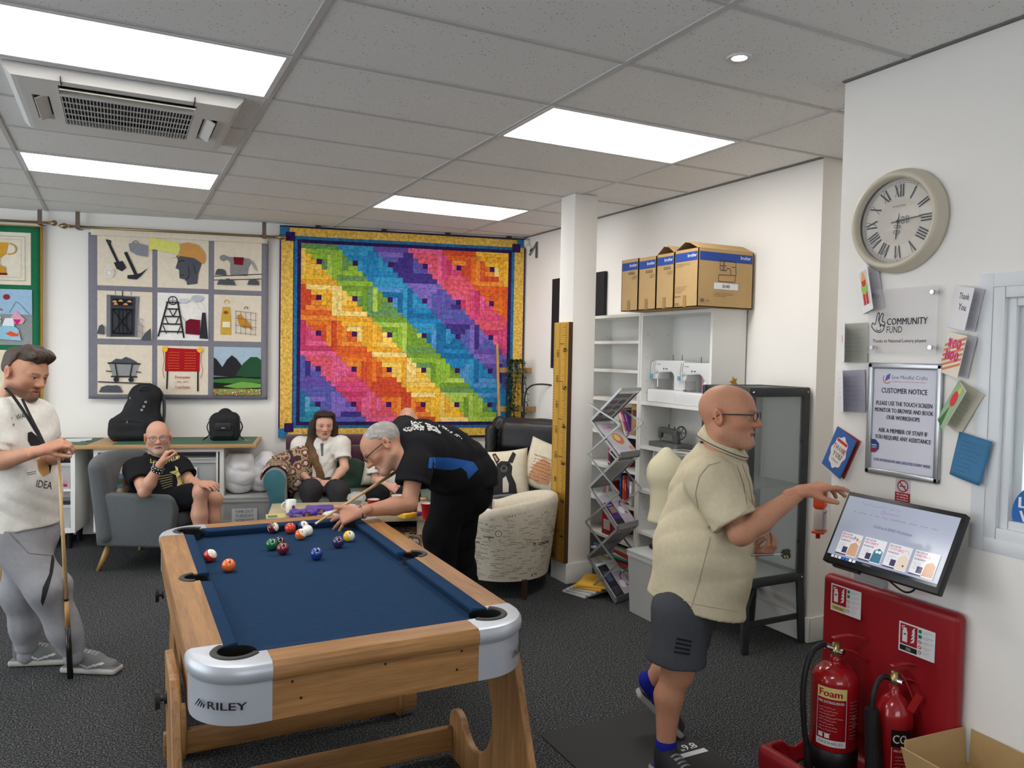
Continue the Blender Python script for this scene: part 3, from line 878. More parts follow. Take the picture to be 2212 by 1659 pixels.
pal = {'y': [(246,190,62),(250,206,96),(238,170,54),(248,216,132)], 'g': [(150,190,66),(120,160,58),(176,206,90),(108,150,90)],
       'b': [(44,132,186),(60,150,196),(38,110,160),(86,150,206)], 'p': [(104,84,166),(130,108,190),(70,56,130),(92,96,170)],
       'k': [(216,78,124),(226,100,142),(196,64,104),(222,92,110)], 'o': [(224,100,48),(232,120,44),(210,80,50),(236,140,60)], 't': [(52,140,160),(64,150,180),(46,110,150),(90,160,190)]}
seq = {-5: 't', -4: 't', -3: 'p', -2: 'k', -1: 'o', 0: 'y', 1: 'g', 2: 'b', 3: 'p', 4: 'k', 5: 'o', 6: 'y'}
bu, bz = (ib-ia)/6, (iz1-iz0)/5
for r_ in range(5):
    for c_ in range(6):
        b = MB(); d = c_-r_; x0 = ia+c_*bu; z0 = iz1-(r_+1)*bz; ux, uz = bu/7, bz/7
        def U(a0, a1, c0, c1, col, l=0.): patch(b, x0+a0*ux+.0008, x0+a1*ux-.0008, z0+c0*uz+.0008, z0+c1*uz-.0008, col, l)
        for k in (1, 2, 3):
            ll = lambda: R.choice(pal[seq[d]]); ur = lambda: R.choice(pal[seq[d+1]])
            lo, hi = 3-k, 3+k
            U(lo, lo+1, lo+1, hi, ll(), .001*(k % 2)); U(lo, hi, lo, lo+1, ll(), .001)
            U(hi, hi+1, lo, hi, ur()); U(lo, hi+1, hi, hi+1, ur(), .001)
        U(3, 4, 3, 4, (64, 32, 92), .002)
        b.build('quilt_block', M_quilt, Q)
b = MB()
for i in range(4):
    x = qa+.35+i*.62; b.bc((x, -.05, qz1+.004), (.05, .03, .02))
b.tube([(qa, -.035, qz1-.003), (qb, -.035, qz1-.003)], .006, 6)
b.build('hanging_rail', mat('dark_rail', (40, 30, 50), .6), Q)

# mining quilt
G = (128, 126, 136); CR_ = (226, 214, 194)
M1 = wall_thing('mining_quilt', 'grey framed nine-panel coal mining applique quilt on a brass pole', 'quilt', .54)
Q1 = .54
def mw(x, z): return -(.05+.004*math.sin(x*9)+.003*math.sin(x*23+z*2)*max(0., 1-(z-1.2)/1.6))
sheet('backing', M1, -.225-Q1, 1.308-Q1, 1.232, 2.715, mw, M_cotton, G)
sheet('hanging_sleeve', M1, -.20-Q1, 1.30-Q1, 2.69, 2.77, lambda x, z: mw(x, z)-.012, M_cotton, CR_, nv=6)
K = (52, 54, 60); K2 = (84, 88, 94)
cells = {}
def cell(i, j, fill, items):
    s0 = (-.151, .345, .83)[i]-Q1; z0 = (2.248, 1.773, 1.274)[j]; w = (.453, .437, .417)[i]; h = (.449, .429, .446)[j]
    b = MB(); b.grid(lambda u, v: (s0+w*u, mw(s0+w*u, z0+h*v)-.006, z0+h*v), 8, 6); b.fc = [lin(fill)]*len(b.f)
    p = b.build('quilt_panel', M_cotton, M1, smooth=True)
    for k, it in enumerate(items):
        a = Art(.0012); it(a)
        a.build('applique', p, None, M_cotton, dense=.15, warp=lambda q: Vector((s0+q[0]*w, mw(s0+q[0]*w, z0+q[1]*h)-.0095-q[2]-k*.002, z0+q[1]*h)))
def rock(x, y, w, h, seed):
    r = random.Random(seed); n = 9
    pts = [(x+w*i/n, y+h*(.35+.65*math.sin(PI*i/n)**.6*r.uniform(.7, 1)) if 0 < i < n else y) for i in range(n+1)]
    return lambda a: a.poly(pts, K2)
cell(0, 0, CR_, [
 lambda a: a.line([(.17,.90),(.24,.88),(.22,.80),(.17,.90)], .03, K).line([(.22,.82),(.38,.46)], .05, K).poly([(.30,.46),(.46,.50),(.53,.37),(.45,.29),(.35,.34)], K),
 lambda a: a.line([(.52,.66),(.72,.20)], .06, K).poly([(.55,.22),(.55,.15),(.72,.14),(.80,.22),(.92,.38),(.80,.28),(.70,.24)], K),
 lambda a: a.poly([(.57,.84),(.66,.88),(.92,.83),(.92,.60),(.72,.63),(.60,.70)], (140,142,150)).ring(.70,.86,.05,.015,(120,100,96),a0=0,a1=PI),
 lambda a: a.circ(.22,.25,.10,(236,232,226)).ring(.22,.25,.05,.012,(190,186,186)).ring(.22,.25,.08,.01,(200,196,192))])
cell(1, 0, CR_, [
 lambda a: a.poly([(.36,.65),(.40,.56),(.35,.40),(.42,.37),(.43,.20),(.56,.17),(.58,.07),(.78,.10),(.80,.30),(.86,.50),(.82,.66),(.50,.68)], K2),
 lambda a: a.line([(.40,.54),(.52,.56)], .02, K).line([(.44,.26),(.52,.27)], .015, K).line([(.60,.45),(.62,.25),(.54,.15)], .012, K).line([(.70,.5),(.75,.3)], .012, K),
 lambda a: a.poly([(.23,.58),(.40,.62),(.44,.70),(.46,.90),(.60,.93),(.80,.88),(.93,.72),(.94,.60),(.90,.50),(.72,.62),(.45,.65)], (206,150,84)),
 lambda a: a.poly([(-.16,1.0),(.42,.91),(.45,.78),(.40,.68),(-.05,.76),(-.16,.73)], (222,222,120))])
cell(2, 0, CR_, [
 lambda a: a.poly([(.11,.66),(.14,.60),(.20,.58),(.28,.62),(.34,.55),(.33,.36),(.36,.28),(.40,.30),(.40,.46),(.62,.47),(.66,.36),(.64,.30),(.70,.30),(.72,.48),(.80,.60),(.74,.66),(.30,.68),(.20,.72),(.14,.70)], (140,138,140)),
 lambda a: a.poly([(.74,.66),(.84,.58),(.92,.40),(.86,.44),(.78,.56)], (160,158,160)).poly([(.40,.68),(.62,.68),(.60,.52),(.42,.53)], (120,32,40)),
 lambda a: a.line([(0,.27),(1,.35)], .015, K).line([(0,.19),(1,.25)], .015, K),
 rock(.02,.30,.24,.14,1), rock(.06,.10,.40,.14,2), rock(.70,.12,.26,.14,3)])
cell(0, 1, CR_, [
 lambda a: a.poly([(.17,.04),(.17,.92),(.77,.90),(.73,.05)], (120,124,132)).poly([(.24,.04),(.24,.90),(.70,.88),(.68,.06)], (66,68,74)),
 lambda a: a.line([(.33,.92),(.33,1.0)], .01, K).line([(.46,.90),(.46,1.0)], .02, K).line([(.62,.92),(.62,1.0)], .01, K),
 lambda a: a.rect(.28,.70,.64,.84,(38,38,42)),
 lambda a: [a.circ(x, y, .042, (214,160,96), a0=0, a1=PI) for x, y in ((.32,.76),(.43,.78),(.59,.77),(.34,.71),(.52,.71))],
 lambda a: [a.line([(x,.12),(x,.62)], .018, (34,34,38)) for x in (.28,.40,.47,.54,.64)]+[a.line([(.28,.62),(.64,.62)], .025, (30,30,34)), a.line([(.28,.12),(.64,.12)], .025, (30,30,34)), a.line([(.30,.14),(.62,.6)], .02, (30,30,34)), a.line([(.62,.14),(.30,.6)], .02, (30,30,34))],
 lambda a: [a.line([(.74+.03*i,.46-.05*i),(.74+.03*i,.04)], .012, (150,150,150)) for i in range(4)]+[a.line([(.74,.46-.14*i),(.86,.40-.14*i)], .012, (150,150,150)) for i in range(3)],
 lambda a: a.poly([(.0,.10),(.04,.26),(.10,.30),(.14,.24),(.14,.08)], K2), lambda a: a.poly([(.80,.0),(.88,.14),(.98,.24),(.99,.0)], K2)])
cell(1, 1, (236,232,226), [
 lambda a: a.ring(.30,.84,.085,.022,K).line([(.22,.84),(.38,.84)], .01, K).line([(.30,.76),(.30,.92)], .01, K),
 lambda a: a.line([(.20,.80),(.02,.08)], .035, K).line([(.40,.80),(.52,.06)], .035, K).line([(.18,.80),(.42,.80)], .03, K),
 lambda a: [a.line([(.20-.045*i,.66-.16*i),(.42+.025*i,.66-.16*i)], .03, K) for i in range(4)]+[a.line([(.24,.64),(.31,.50),(.38,.64)], .022, K), a.line([(.16,.48),(.22,.34)], .022, K), a.line([(.42,.48),(.36,.34)], .022, K), a.line([(.12,.30),(.18,.14)], .022, K), a.line([(.46,.30),(.40,.14)], .022, K)],
 lambda a: a.poly([(.55,.14),(.55,.40),(.64,.46),(.84,.44),(.84,.12)], (112,28,46)),
 lambda a: a.poly([(.83,.05),(.88,.60),(.95,.60),(1.0,.04)], K).line([(.44,.56),(.56,.40)], .008, K),
 lambda a: a.circ(.78,.90,.12,(186,190,200),ry=.07).circ(.52,.84,.10,(200,204,212),ry=.05),
 lambda a: a.line([(.90,.62),(.80,.72),(.76,.84)], .006, (180,180,184)).line([(.94,.62),(.92,.76),(.84,.84)], .006, (180,180,184))])
cell(2, 1, CR_, [
 lambda a: a.poly([(.14,.14),(.14,.40),(.18,.74),(.34,.74),(.36,.40),(.36,.14)], (206,166,72)).ring(.27,.84,.05,.018,(206,166,72),a0=-.5,a1=PI+.4).circ(.25,.62,.05,(150,80,40),ry=.035).rect(.18,.30,.34,.42,(236,226,200)),
 lambda a: [a.line([(.46+.105*i,.66-.01*i),(.46+.105*i,.17-.01*i)], .008, (90,84,80)) for i in range(5)]+[a.line([(.45,.66-.155*i),(.90,.62-.155*i)], .008, (90,84,80)) for i in range(4)]+[a.ring(.68,.72,.035,.014,(70,66,64),a0=-.4,a1=PI+.4)],
 lambda a: a.poly([(.48,.56),(.56,.60),(.62,.52),(.72,.44),(.84,.24),(.74,.30),(.62,.30),(.52,.38)], (196,138,52))])
cell(0, 2, CR_, [
 lambda a: a.poly([(.21,.63),(.28,.36),(.70,.36),(.77,.62)], (150,150,150)),
 lambda a: a.poly([(.24,.64),(.34,.72),(.44,.71),(.52,.76),(.62,.72),(.72,.66),(.74,.63)], K2),
 lambda a: a.line([(.20,.63),(.78,.62)], .03, K).line([(.26,.36),(.72,.36)], .03, K).line([(.33,.62),(.37,.36)], .025, K).line([(.64,.62),(.60,.36)], .025, K).circ(.35,.30,.05,K).circ(.62,.30,.05,K).line([(.17,.47),(.26,.46)], .02, K).line([(.72,.46),(.80,.45)], .02, K),
 lambda a: a.line([(.02,.25),(.98,.22)], .022, (58,50,56)), rock(.03,.04,.44,.17,4), rock(.66,.03,.32,.18,5)])
cell(1, 2, CR_, [
 lambda a: a.poly([(.16,.96),(.84,.94),(.83,.48),(.15,.48)], (172,30,40)),
 lambda a: a.line([(.20,.48),(.19,.12)], .03, (50,34,40)).line([(.80,.48),(.80,.08)], .03, (50,34,40)),
 lambda a: [a.text('aaaaaaaa', .22+.32*(k % 2), .86-.055*(k//2), .02, (222,120,50), fit=.22) for k in range(14)],
 lambda a: a.circ(.15,.93,.06,(236,190,60)).circ(.84,.93,.06,(236,190,60)).line([(.12,.9),(.14,.7),(.11,.5),(.14,.34)], .012, (170,110,70)).line([(.88,.9),(.86,.7),(.90,.5),(.86,.34)], .012, (170,110,70)),
 lambda a: a.text('Doncaster', .5, .34, .05, (170,40,50), align='c', fit=.30).text('1856 - 2015', .5, .25, .03, (170,40,50), align='c', fit=.22).text('Coal Fields', .5, .13, .05, (170,40,50), align='c', fit=.28)])
cell(2, 2, (168,190,206), [
 lambda a: a.poly([(0,.40),(0,.78),(.06,.74),(.18,.58),(.28,.74),(.38,.83),(.48,.76),(.62,.58),(.62,.36)], (46,46,50)),
 lambda a: a.poly([(.46,.40),(.62,.66),(.78,.80),(.92,.80),(1.0,.74),(1.0,.36)], (44,84,58)),
 lambda a: a.rect(0,.0,1,.38,(34,44,34)), lambda a: a.poly([(.0,.32),(.5,.36),(1,.34),(1,.26),(.4,.24),(0,.26)], (70,120,60)).poly([(.2,.18),(.6,.28),(1,.24),(1,.16),(.5,.14)], (120,170,80)),
 lambda a: a.rect(0,0,1,.13,(150,150,90)),
 lambda a: [a.circ(R.random(), R.uniform(.01,.12), .013, R.choice([(240,238,226),(216,196,80),(60,90,50),(200,70,50)]), n=6) for _ in range(70)]])

def rod(s0, s1, z, off, straps, label, fin=(True, True), onion=True):
    t = wall_thing('curtain_pole', label, 'curtain pole', s0)
    L = s1-s0
    MB().cyl((0, -off, z), (L, -off, z), .011, n=14).build('pole', M_brass, t, smooth=True)
    for k, x in enumerate((0, L)):
        if fin[k]:
            d = -1 if k == 0 else 1
            prof = [(.011, 0), (.016, .004), (.016, .012), (.008, .016), (.012, .022), (.022, .035), (.026, .05), (.022, .066), (.012, .085), (.003, .10)] if onion else [(.011,0),(.015,.006),(.009,.014),(.02,.024),(.027,.04),(.02,.056),(0,.064)]
            MB().lathe(prof, n=16, T=Matrix.Translation((x, -off, z)) @ Matrix.Rotation(PI/2*d, 4, 'Y')).build('finial', M_brass, t, smooth=True)
    for x in straps:
        m = MB().box((x-.018, -off-.016, z-.02), (x+.018, -off-.013, CEIL-.005)).box((x-.018, -off-.016, z-.02), (x+.018, -.0, z-.016)).build('strap', M_brown_strap, t)
    return t
rod(-.36, 1.37, 2.755, .075, (.06, 1.63), 'brass curtain pole holding the grey mining quilt')
rod(-2.0, -.53, 2.775, .075, (1.40,), 'brass curtain pole holding the green edged quilt', (False, True), False)

# green-edged quilt at the left edge
M0 = wall_thing('green_quilt', 'green edged applique quilt with a gold trophy, cut by the frame edge', 'quilt', -1.3)
def gw(x, z): return -(.05+.008*math.sin(x*8+1)+.005*math.sin(x*21+z))
gx = 1.3
sheet('backing', M0, -2.0+gx, -.592+gx, 1.155, 2.745, gw, M_cotton, (200, 150, 60))
sheet('border', M0, -1.99+gx, -.61+gx, 1.17, 2.735, gw, M_cotton, (40, 112, 78), off=.006)
def gcell(s0, s1, z0, z1, fill, items):
    s0 += gx; s1 += gx; w, h = s1-s0, z1-z0
    b = MB(); b.grid(lambda u, v: (s0+w*u, gw(s0+w*u, z0+h*v)-.012, z0+h*v), 8, 6); b.fc = [lin(fill)]*len(b.f)
    p = b.build('quilt_panel', M_cotton, M0, smooth=True)
    for k, it in enumerate(items):
        a = Art(.0012); it(a)
        a.build('applique', p, None, M_cotton, dense=.15, warp=lambda q: Vector((s0+q[0]*w, gw(s0+q[0]*w, z0+q[1]*h)-.016-q[2]-k*.002, z0+q[1]*h)))
gcell(-1.20, -.68, 2.225, 2.68, (230, 220, 200), [
 lambda a: a.poly([(.36,.80),(.66,.80),(.62,.58),(.54,.50),(.53,.38),(.58,.34),(.44,.34),(.49,.38),(.48,.50),(.40,.58)], (214,160,56)).ring(.68,.68,.10,.02,(196,140,50),a0=-1.9,a1=1.6).ring(.34,.68,.10,.02,(196,140,50),a0=1.5,a1=5),
 lambda a: a.rect(.42,.20,.62,.34,(206,150,60)).rect(.40,.18,.64,.22,(110,40,40)),
 lambda a: a.line([(.08,.08),(.92,.08),(.92,.92),(.08,.92),(.08,.08)], .006, (120,120,110)).line([(.14,.14),(.86,.14),(.86,.86),(.14,.86),(.14,.14)], .004, (140,140,130))])
gcell(-1.20, -.67, 1.70, 2.185, (146, 150, 150), [
 lambda a: a.rect(0,.55,1,1,(158,190,216)),
 lambda a: a.circ(.40,.82,.05,(60,60,120)).circ(.42,.82,.03,(220,120,60)).circ(.62,.86,.05,(150,50,60)),
 lambda a: a.line([(.66,.58),(.76,.78),(.82,.74),(.96,.56)], .008, (110,120,130)).line([(.36,.62),(.46,.68),(.56,.62)], .02, (170,70,60)),
 lambda a: a.poly([(.66,.46),(.76,.62),(.90,.46),(.86,.38),(.68,.38)], (226,160,180)).poly([(.72,.46),(.78,.36),(.84,.46)], (200,40,110)),
 lambda a: a.poly([(.50,.10),(.52,.32),(.60,.36),(.62,.44),(.70,.44),(.70,.36),(.80,.28),(.84,.08)], (150,196,220)).poly([(.60,.20),(.68,.25),(.78,.20),(.80,.24),(.80,.16),(.70,.15)], (226,90,50)).poly([(.56,.34),(.60,.48),(.72,.48),(.74,.34)], (226,232,236)),
 lambda a: a.circ(.36,.22,.12,(232,180,190)).rect(.42,.46,.54,.50,(232,232,232)).rect(.42,.40,.54,.44,(232,232,232))])
gcell(-1.20, -.67, 1.25, 1.655, (228, 216, 190), [lambda a: a.circ(.3,.4,.2,(110,70,160))])

# ------------------------------------------------------------------ craft bench along the back wall
M_beech = woodmat('beech_edge', (196, 160, 112), (168, 130, 84), axis=0)
M_green = mat('green_cutting_mat', (66, 104, 84), .6, var=.04, vscale=8)
t = wall_thing('craft_bench', 'long craft bench top with beech edge and green cutting mats', 'bench', -.6)
B0 = -.6
MB().box((-2.2-B0, -.62, .845), (1.255-B0, -.02, .878)).build('worktop', M_beech, t, bevel=.002)
for a0, a1 in ((-1.5, -.10), (.10, 1.22)):
    MB().box((a0-B0, -.60, .8785), (a1-B0, -.05, .882)).build('cutting_mat', M_green, t)
def cube_unit(s0, s1, shelves, label, divs=()):
    t = wall_thing('cube_shelf', label, 'shelf unit', (s0+s1)/2); w = (s1-s0)/2; th = .034
    z0, z1 = .14, .845; yf, yb = -.58, -.19
    for x in (-w, w-th): MB().box((x, yf, z0), (x+th, yb, z1)).build('side_panel', M_white, t)
    for z in (z0, z1-th): MB().box((-w+th, yf, z), (w-th, yb, z+th)).build('panel', M_white, t)
    for z in shelves: MB().box((-w+th, yf+.002, z), (w-th, yb, z+.016)).build('shelf', M_white, t)
    for x in divs: MB().box((x-.008, yf+.002, z0+th), (x+.008, yb, z1-th)).build('divider', M_white, t)
    MB().box((-w+th, yb-.008, z0+th), (w-th, yb, z1-th)).build('back_panel', M_white, t)
    for x in (-w+.06, w-.06):
        for y in (yf+.06, yb-.06): MB().cyl((x, y, 0), (x, y, z0), .022, .03, 12).build('foot', M_black, t)
    return t
cube_unit(-1.10, -.185, (.49,), 'white cube shelf beside the standing young man, under the bench')
cube_unit(-.045, .985, (.47,), 'white cube shelf behind the grey armchair, under the bench', (.46,))
M_clear = mat('clear_plastic', (226, 230, 230), .15, trans=.0, alpha=.38, spec=.6)
M_frost = mat('frosted_plastic', (214, 216, 214), .3, alpha=.62, spec=.6)
def crate(name, label, loc, d, rz=0., m=None, lidm=None, contents=(), group=None, lid=True):
    """open plastic box with rim and lid and things inside"""
    t = thing(name, label, 'storage box', loc, rz, group); w, dp, h = d; th = .004; m = m or M_clear
    b = MB(); k = .9
    def sh(z): f = .92+.08*z/h; return w/2*f, dp/2*f
    lo, hi = sh(0), sh(h)
    rings = []
    for z in (0, h):
        a, c = sh(z); rings.append([(-a,-c,z),(a,-c,z),(a,c,z),(-a,c,z)])
    b.loft(rings, False); b.add(rings[0], [(3,2,1,0)])
    b.build('box_body', m, t, solid=.003)
    r = MB(); a, c = hi
    for p, q in (((-a,-c),(a,-c)),((a,-c),(a,c)),((a,c),(-a,c)),((-a,c),(-a,-c))): r.bar((*p, h-.012), (*q, h-.012), .014, .024)
    r.build('rim', lidm or m, t)
    if lid: MB().box((-a-.008, -c-.008, h), (a+.008, c+.008, h+.02)).build('lid', lidm or m, t, bevel=.006)
    for k, (col, lo, hi) in enumerate(contents):
        MB().box(lo, hi).build('contents', mat('contents_%02x%02x%02x' % col, col, .8, var=.25, vscale=18), t, bevel=.012)
    return t
def wl(s, z, off): return bw(s, z, off)
crate('storage_box', 'clear box of purple and pink fabric in the upper cube by the young man', wl(-.37, .507, .40), (.30, .34, .22), BANG, M_clear, M_frost, [((110,50,120), (-.12,-.15,.01), (.1,.1,.20)), ((180,40,90), (.0,-.16,.01), (.13,-.02,.15)), ((40,36,60), (-.13,-.12,.1), (.0,.1,.24))], lid=False)
crate('storage_box', 'clear box of folded cloth in the lower cube by the young man', wl(-.37, .175, .40), (.30, .34, .20), BANG, M_clear, M_frost, [((150,156,170), (-.12,-.14,.01), (.12,.12,.10)), ((96,104,116), (-.12,-.13,.11), (.1,.12,.18))], lid=False)
crate('storage_box', 'clear lidded box behind the bald man, upper cube next to the chair back', wl(.17, .487, .40), (.34, .34, .27), BANG, M_clear, M_frost, [((190,176,160), (-.14,-.14,.01), (.14,.14,.16))])
c1 = crate('storage_box', 'clear lidded box with a white paper sign behind the seated bald man', wl(.72, .487, .40), (.42, .34, .25), BANG, M_clear, M_frost, [((120,126,130), (-.18,-.14,.01), (.05,.14,.18)), ((196,196,194), (.06,-.15,.01), (.19,.0,.21))])
a = Art(); a.rect(0, 0, .15, .16, (226, 228, 232)).text('DIY', .03, .11, .03, (70,70,80), bold=0).scrawl(.02, .02, .11, .08, 3, (90,90,96), seed=4)
a.build('paper_sign', c1, frame((-.10, -.176, .03), (1,0,0), (0,0,1)))
crate('storage_box', 'dark blue box in the lower cube beside the bare knees', wl(.74, .175, .40), (.40, .34, .20), BANG, mat('blue_plastic', (28,56,130), .4), mat('blue_plastic', (28,56,130), .4), [((60,60,70), (-.15,-.12,.01), (.15,.12,.12))], lid=False)
_d = CF+(-22-CX)/FPX*CR-(1296-CY)/FPX*CU; _p = Vector((0, 0, CAMZ))+_d*(-CAMZ/_d.z)
t = thing('cardboard_box', 'plain brown cardboard box on the floor behind the young man, cut by the frame edge', 'box', (_p.x, _p.y, 0), .2)
b = MB().box((-.16, -.14, 0), (.16, .14, .34)).build('box_body', mat('kraft_board', (186, 154, 106), .85, var=.04, vscale=12), t, bevel=.003)
MB().box((-.03, -.1415, .1), (.03, -.1405, .34)).build('packing_tape', mat('parcel_tape', (160, 124, 76), .4), t)
# labelled box on the floor with white bags
tb = crate('storage_box', 'clear lidded box with a handwritten workshop sign, under white plastic bags', wl(1.17, 0, .40), (.40, .46, .40), BANG, M_clear, M_frost, [((150,96,110), (-.16,-.19,.02), (.0,.1,.16)), ((206,196,186), (.0,-.19,.02), (.16,.1,.20)), ((110,80,90), (-.16,-.17,.2), (.1,.1,.33)), ((190,170,180), (-.05,-.15,.24), (.16,.1,.36))])
MB().box((-.19, -.225, .20), (.19, .225, .215)).build('shelf_ridge', M_frost, tb)
a = Art(); a.rect(0, 0, .21, .135, (224, 226, 230))
for k, w in enumerate(('TIME OUT', 'TUESDAY', 'WORKSHOP')): a.text(w, .105, .095-.037*k, .024, (60, 62, 78), bold=0., align='c', fit=.15, ang=.03)
a.build('paper_sign', tb, frame((-.11, -.2365, .185), (1,0,0), (0,0,1)))
# ------------------------------------------------------------------ things on the bench
M_blk_fab = mat('black_nylon', (26, 27, 30), .8, bump=.3, bscale=260, var=.1)
M_blk_fab2 = mat('black_nylon_trim', (40, 41, 45), .6)
t = wall_thing('backpack', 'large black backpack leaning on the wall on the bench', 'bag', .23, .882, .27)
F = Field((-.27, -.17, -.02), (.27, .2, .55), .008)
F.box((-.02, .02, .10), (.21, .11, .10), .06, .04).cone((-.01, .04, .10), (.045, .07, .36), .18, .135, .08, flat=((0, 1, 0), .55)).ell((.055, .07, .40), (.125, .07, .08), .06)
F.box((-.05, -.06, .10), (.15, .06, .09), .05, .05).cone((-.02, -.03, .2), (.03, 0, .33), .10, .07, .05, flat=((0, 1, 0), .5)).folds(.006, 30, seed=3); F.plane((0, 0, 0), (0, 0, -1))
V, Fc = F.mesh(); npmesh('bag_body', V, Fc, M_blk_fab, t, world=False)
MB().tube(spline([(.02, -.03, .44), (.05, -.05, .475), (.10, -.03, .47)], 6), .008, 6).build('grab_handle', M_blk_fab2, t, smooth=True)
MB().tube(spline([(.15, .10, .44), (.205, .03, .36), (.215, .0, .22), (.19, .01, .06)], 8), .02, 8, flat=(.4, 1.4)).build('shoulder_strap', M_blk_fab2, t, smooth=True)
for p in ((.075, -.052, .34), (.06, -.055, .30), (.045, -.06, .27)):
    MB().lathe([(.006, 0), (.010, .0), (.010, .003), (.006, .003)], n=14, T=frame(p, (1, 0, 0), (0, .2, 1))).build('eyelet', mat('nickel', (190, 190, 190), .3, metal=.9), t)
for p in ((-.05, -.062, .375), (-.06, -.118, .17), (.03, -.118, .06)):
    MB().bc(p, (.008, .006, .02)).build('zip_pull', mat('nickel', (190, 190, 190), .3, metal=.9), t)
MB().tube([(-.17, -.112, .17), (-.05, -.122, .185), (.07, -.115, .17)], .003, 5).build('zip', M_blk_fab2, t)

t = wall_thing('camera_bag', 'small black shoulder bag standing near the end of the bench', 'bag', .96, .882, .30)
F = Field((-.18, -.14, -.02), (.18, .14, .34), .007)
F.box((0, 0, .11), (.125, .085, .11), .035, .02).box((0, 0, .20), (.10, .07, .045), .03, .04).ell((0, .01, .25), (.05, .045, .035), .03).box((0, -.085, .09), (.09, .025, .06), .02, .012)
F.folds(.003, 30, seed=5).plane((0, 0, 0), (0, 0, -1))
V, Fc = F.mesh(); npmesh('bag_body', V, Fc, M_blk_fab, t, world=False)
MB().prism(rrect(.13, .062, .012), 0, .012, frame((-.065, -.112, .10), (1, 0, 0), (0, 0, 1))).build('pocket_flap', mat('black_leather_trim', (36, 37, 40), .4), t, bevel=.003)
a = Art(); a.rect(0, 0, .03, .007, (150, 150, 150)); a.build('badge', t, frame((-.015, -.1245, .115), (1, 0, 0), (0, 0, 1)))
for sx in (-1, 1):
    MB().tube(spline([(sx*.12, 0, .19), (sx*.15, -.01, .12), (sx*.13, -.03, .05), (sx*.17, -.09, .012)], 6), .011, 6, flat=(1.3, .4)).build('strap', M_blk_fab2, t, smooth=True)
    MB().lathe([(.008, 0), (.013, 0), (.013, .004), (.008, .004)], n=12, T=frame((sx*.128, -.01, .18), (1, 0, 0), (0, 0, 1))).build('strap_ring', mat('nickel', (190, 190, 190), .3, metal=.9), t)
t = wall_thing('key_bunch', 'small bunch of keys lying beside the shoulder bag', 'keys', 1.16, .882, .42)
for k in range(4):
    a_ = .4+k*.7; MB().bc((.02*math.cos(a_), .02*math.sin(a_), .003+.002*k), (.03, .011, .002), rot=(0, .05*k, a_)).build('key', mat('nickel', (190, 190, 190), .3, metal=.9), t)
MB().tube([(.012*math.cos(i*PI/6), .012*math.sin(i*PI/6), .006) for i in range(12)], .0012, 5, closed=True).build('ring', mat('nickel', (190, 190, 190), .3, metal=.9), t)
o = wall_thing('papers', 'loose white papers lying on the green mat', 'papers', -.33, .882, .30)
for k in range(3): MB().bc((k*.03, .01*k, .0015+.003*k), (.26, .18, .002), rot=(0, 0, .1*k)).build('sheet', mat('paper', (226, 228, 228), .8), o)

# white plastic bags on the labelled box
M_bag = mat('white_polythene', (228, 228, 230), .35, bump=.5, bscale=26, alpha=.93)
for k, (s, off, r, lab) in enumerate(((1.10, .42, (.14, .14, .17), 'full white plastic bag in front on the labelled box'), (1.27, .35, (.13, .13, .15), 'crumpled white plastic bag behind on the labelled box'))):
    t = wall_thing('plastic_bag', lab, 'bag', s, .42, off, 'white bags on the box')
    F = Field((-.2, -.2, -.01), (.2, .2, .36), .008)
    F.ell((0, 0, r[2]*.92), r, .03).ell((-.03 if k == 0 else .05, 0, r[2]*1.5), (.10, .09, .12), .08).cone((.03, 0, .26), (.06, -.01, .31), .035, .05, .05)
    F.folds(.012, 34, (.8, .8, .5), seed=8+k).plane((0, 0, .004), (0, 0, -1), .01)
    V, Fc = F.mesh(); npmesh('bag_film', V, Fc, M_bag, t, world=False)

# ------------------------------------------------------------------ grey armchair
M_greyfab = mat('grey_upholstery', (88, 92, 94), .95, var=.06, vscale=120, bump=.35, bscale=420, sheen=.2, spec=.15)
M_legwood = woodmat('light_leg_wood', (196, 160, 100), (166, 128, 76), axis=2)
ach = thing('armchair', 'dark grey fabric armchair with wooden legs, holding the bald man in shorts', 'armchair', (.32, 6.70, 0), -.49)
def soft(name, lo, hi, rad, m, parent, M=None, c=None):
    b = MB().box(lo, hi)
    if M is not None: b.T = None; b.v = [M @ v for v in b.v]
    return b.build(name, m, parent, bevel=rad, seg=4)
# local x is the way the chair faces, y its own left
soft('seat_base', (-.28, -.28, .20), (.27, .28, .34), .02, M_greyfab, ach)
soft('seat_cushion', (-.24, -.27, .335), (.30, .27, .45), .045, M_greyfab, ach)
for sy in (-1, 1):
    pr = [(-.33, .20), (.23, .20), (.265, .50), (.24, .565), (.18, .59), (-.30, .60), (-.36, .56)]
    b = MB().prism(pr, 0, .10, Matrix(((1, 0, 0, 0), (0, 0, -1 if sy < 0 else 1, sy*.27), (0, 1, 0, 0), (0, 0, 0, 1))))
    b.build('arm', M_greyfab, ach, bevel=.022, seg=4)
F = Field((-.52, -.42, .15), (-.1, .42, .92), .009)
for y in np.linspace(-.34, .34, 9):
    cv = (abs(y)/.34)**2*.07
    F.cone((-.33+cv, y, .28), (-.42+cv*1.2, y, .80-.02*(abs(y)/.34)**3),   .058, .050, .12)
V, Fc = F.mesh(); npmesh('backrest', V, Fc, M_greyfab, ach, world=False)
for x, y, dx, dy in ((-.27, -.27, -.07, -.05), (-.27, .27, -.07, .05), (.27, -.27, .05, -.05), (.27, .27, .05, .05)):
    MB().cyl((x, y, .21), (x+dx, y+dy, 0), .027, .016, 14).build('leg', M_legwood, ach, smooth=True)
M_floral = mat('floral_cloth', (150, 120, 100), .9)
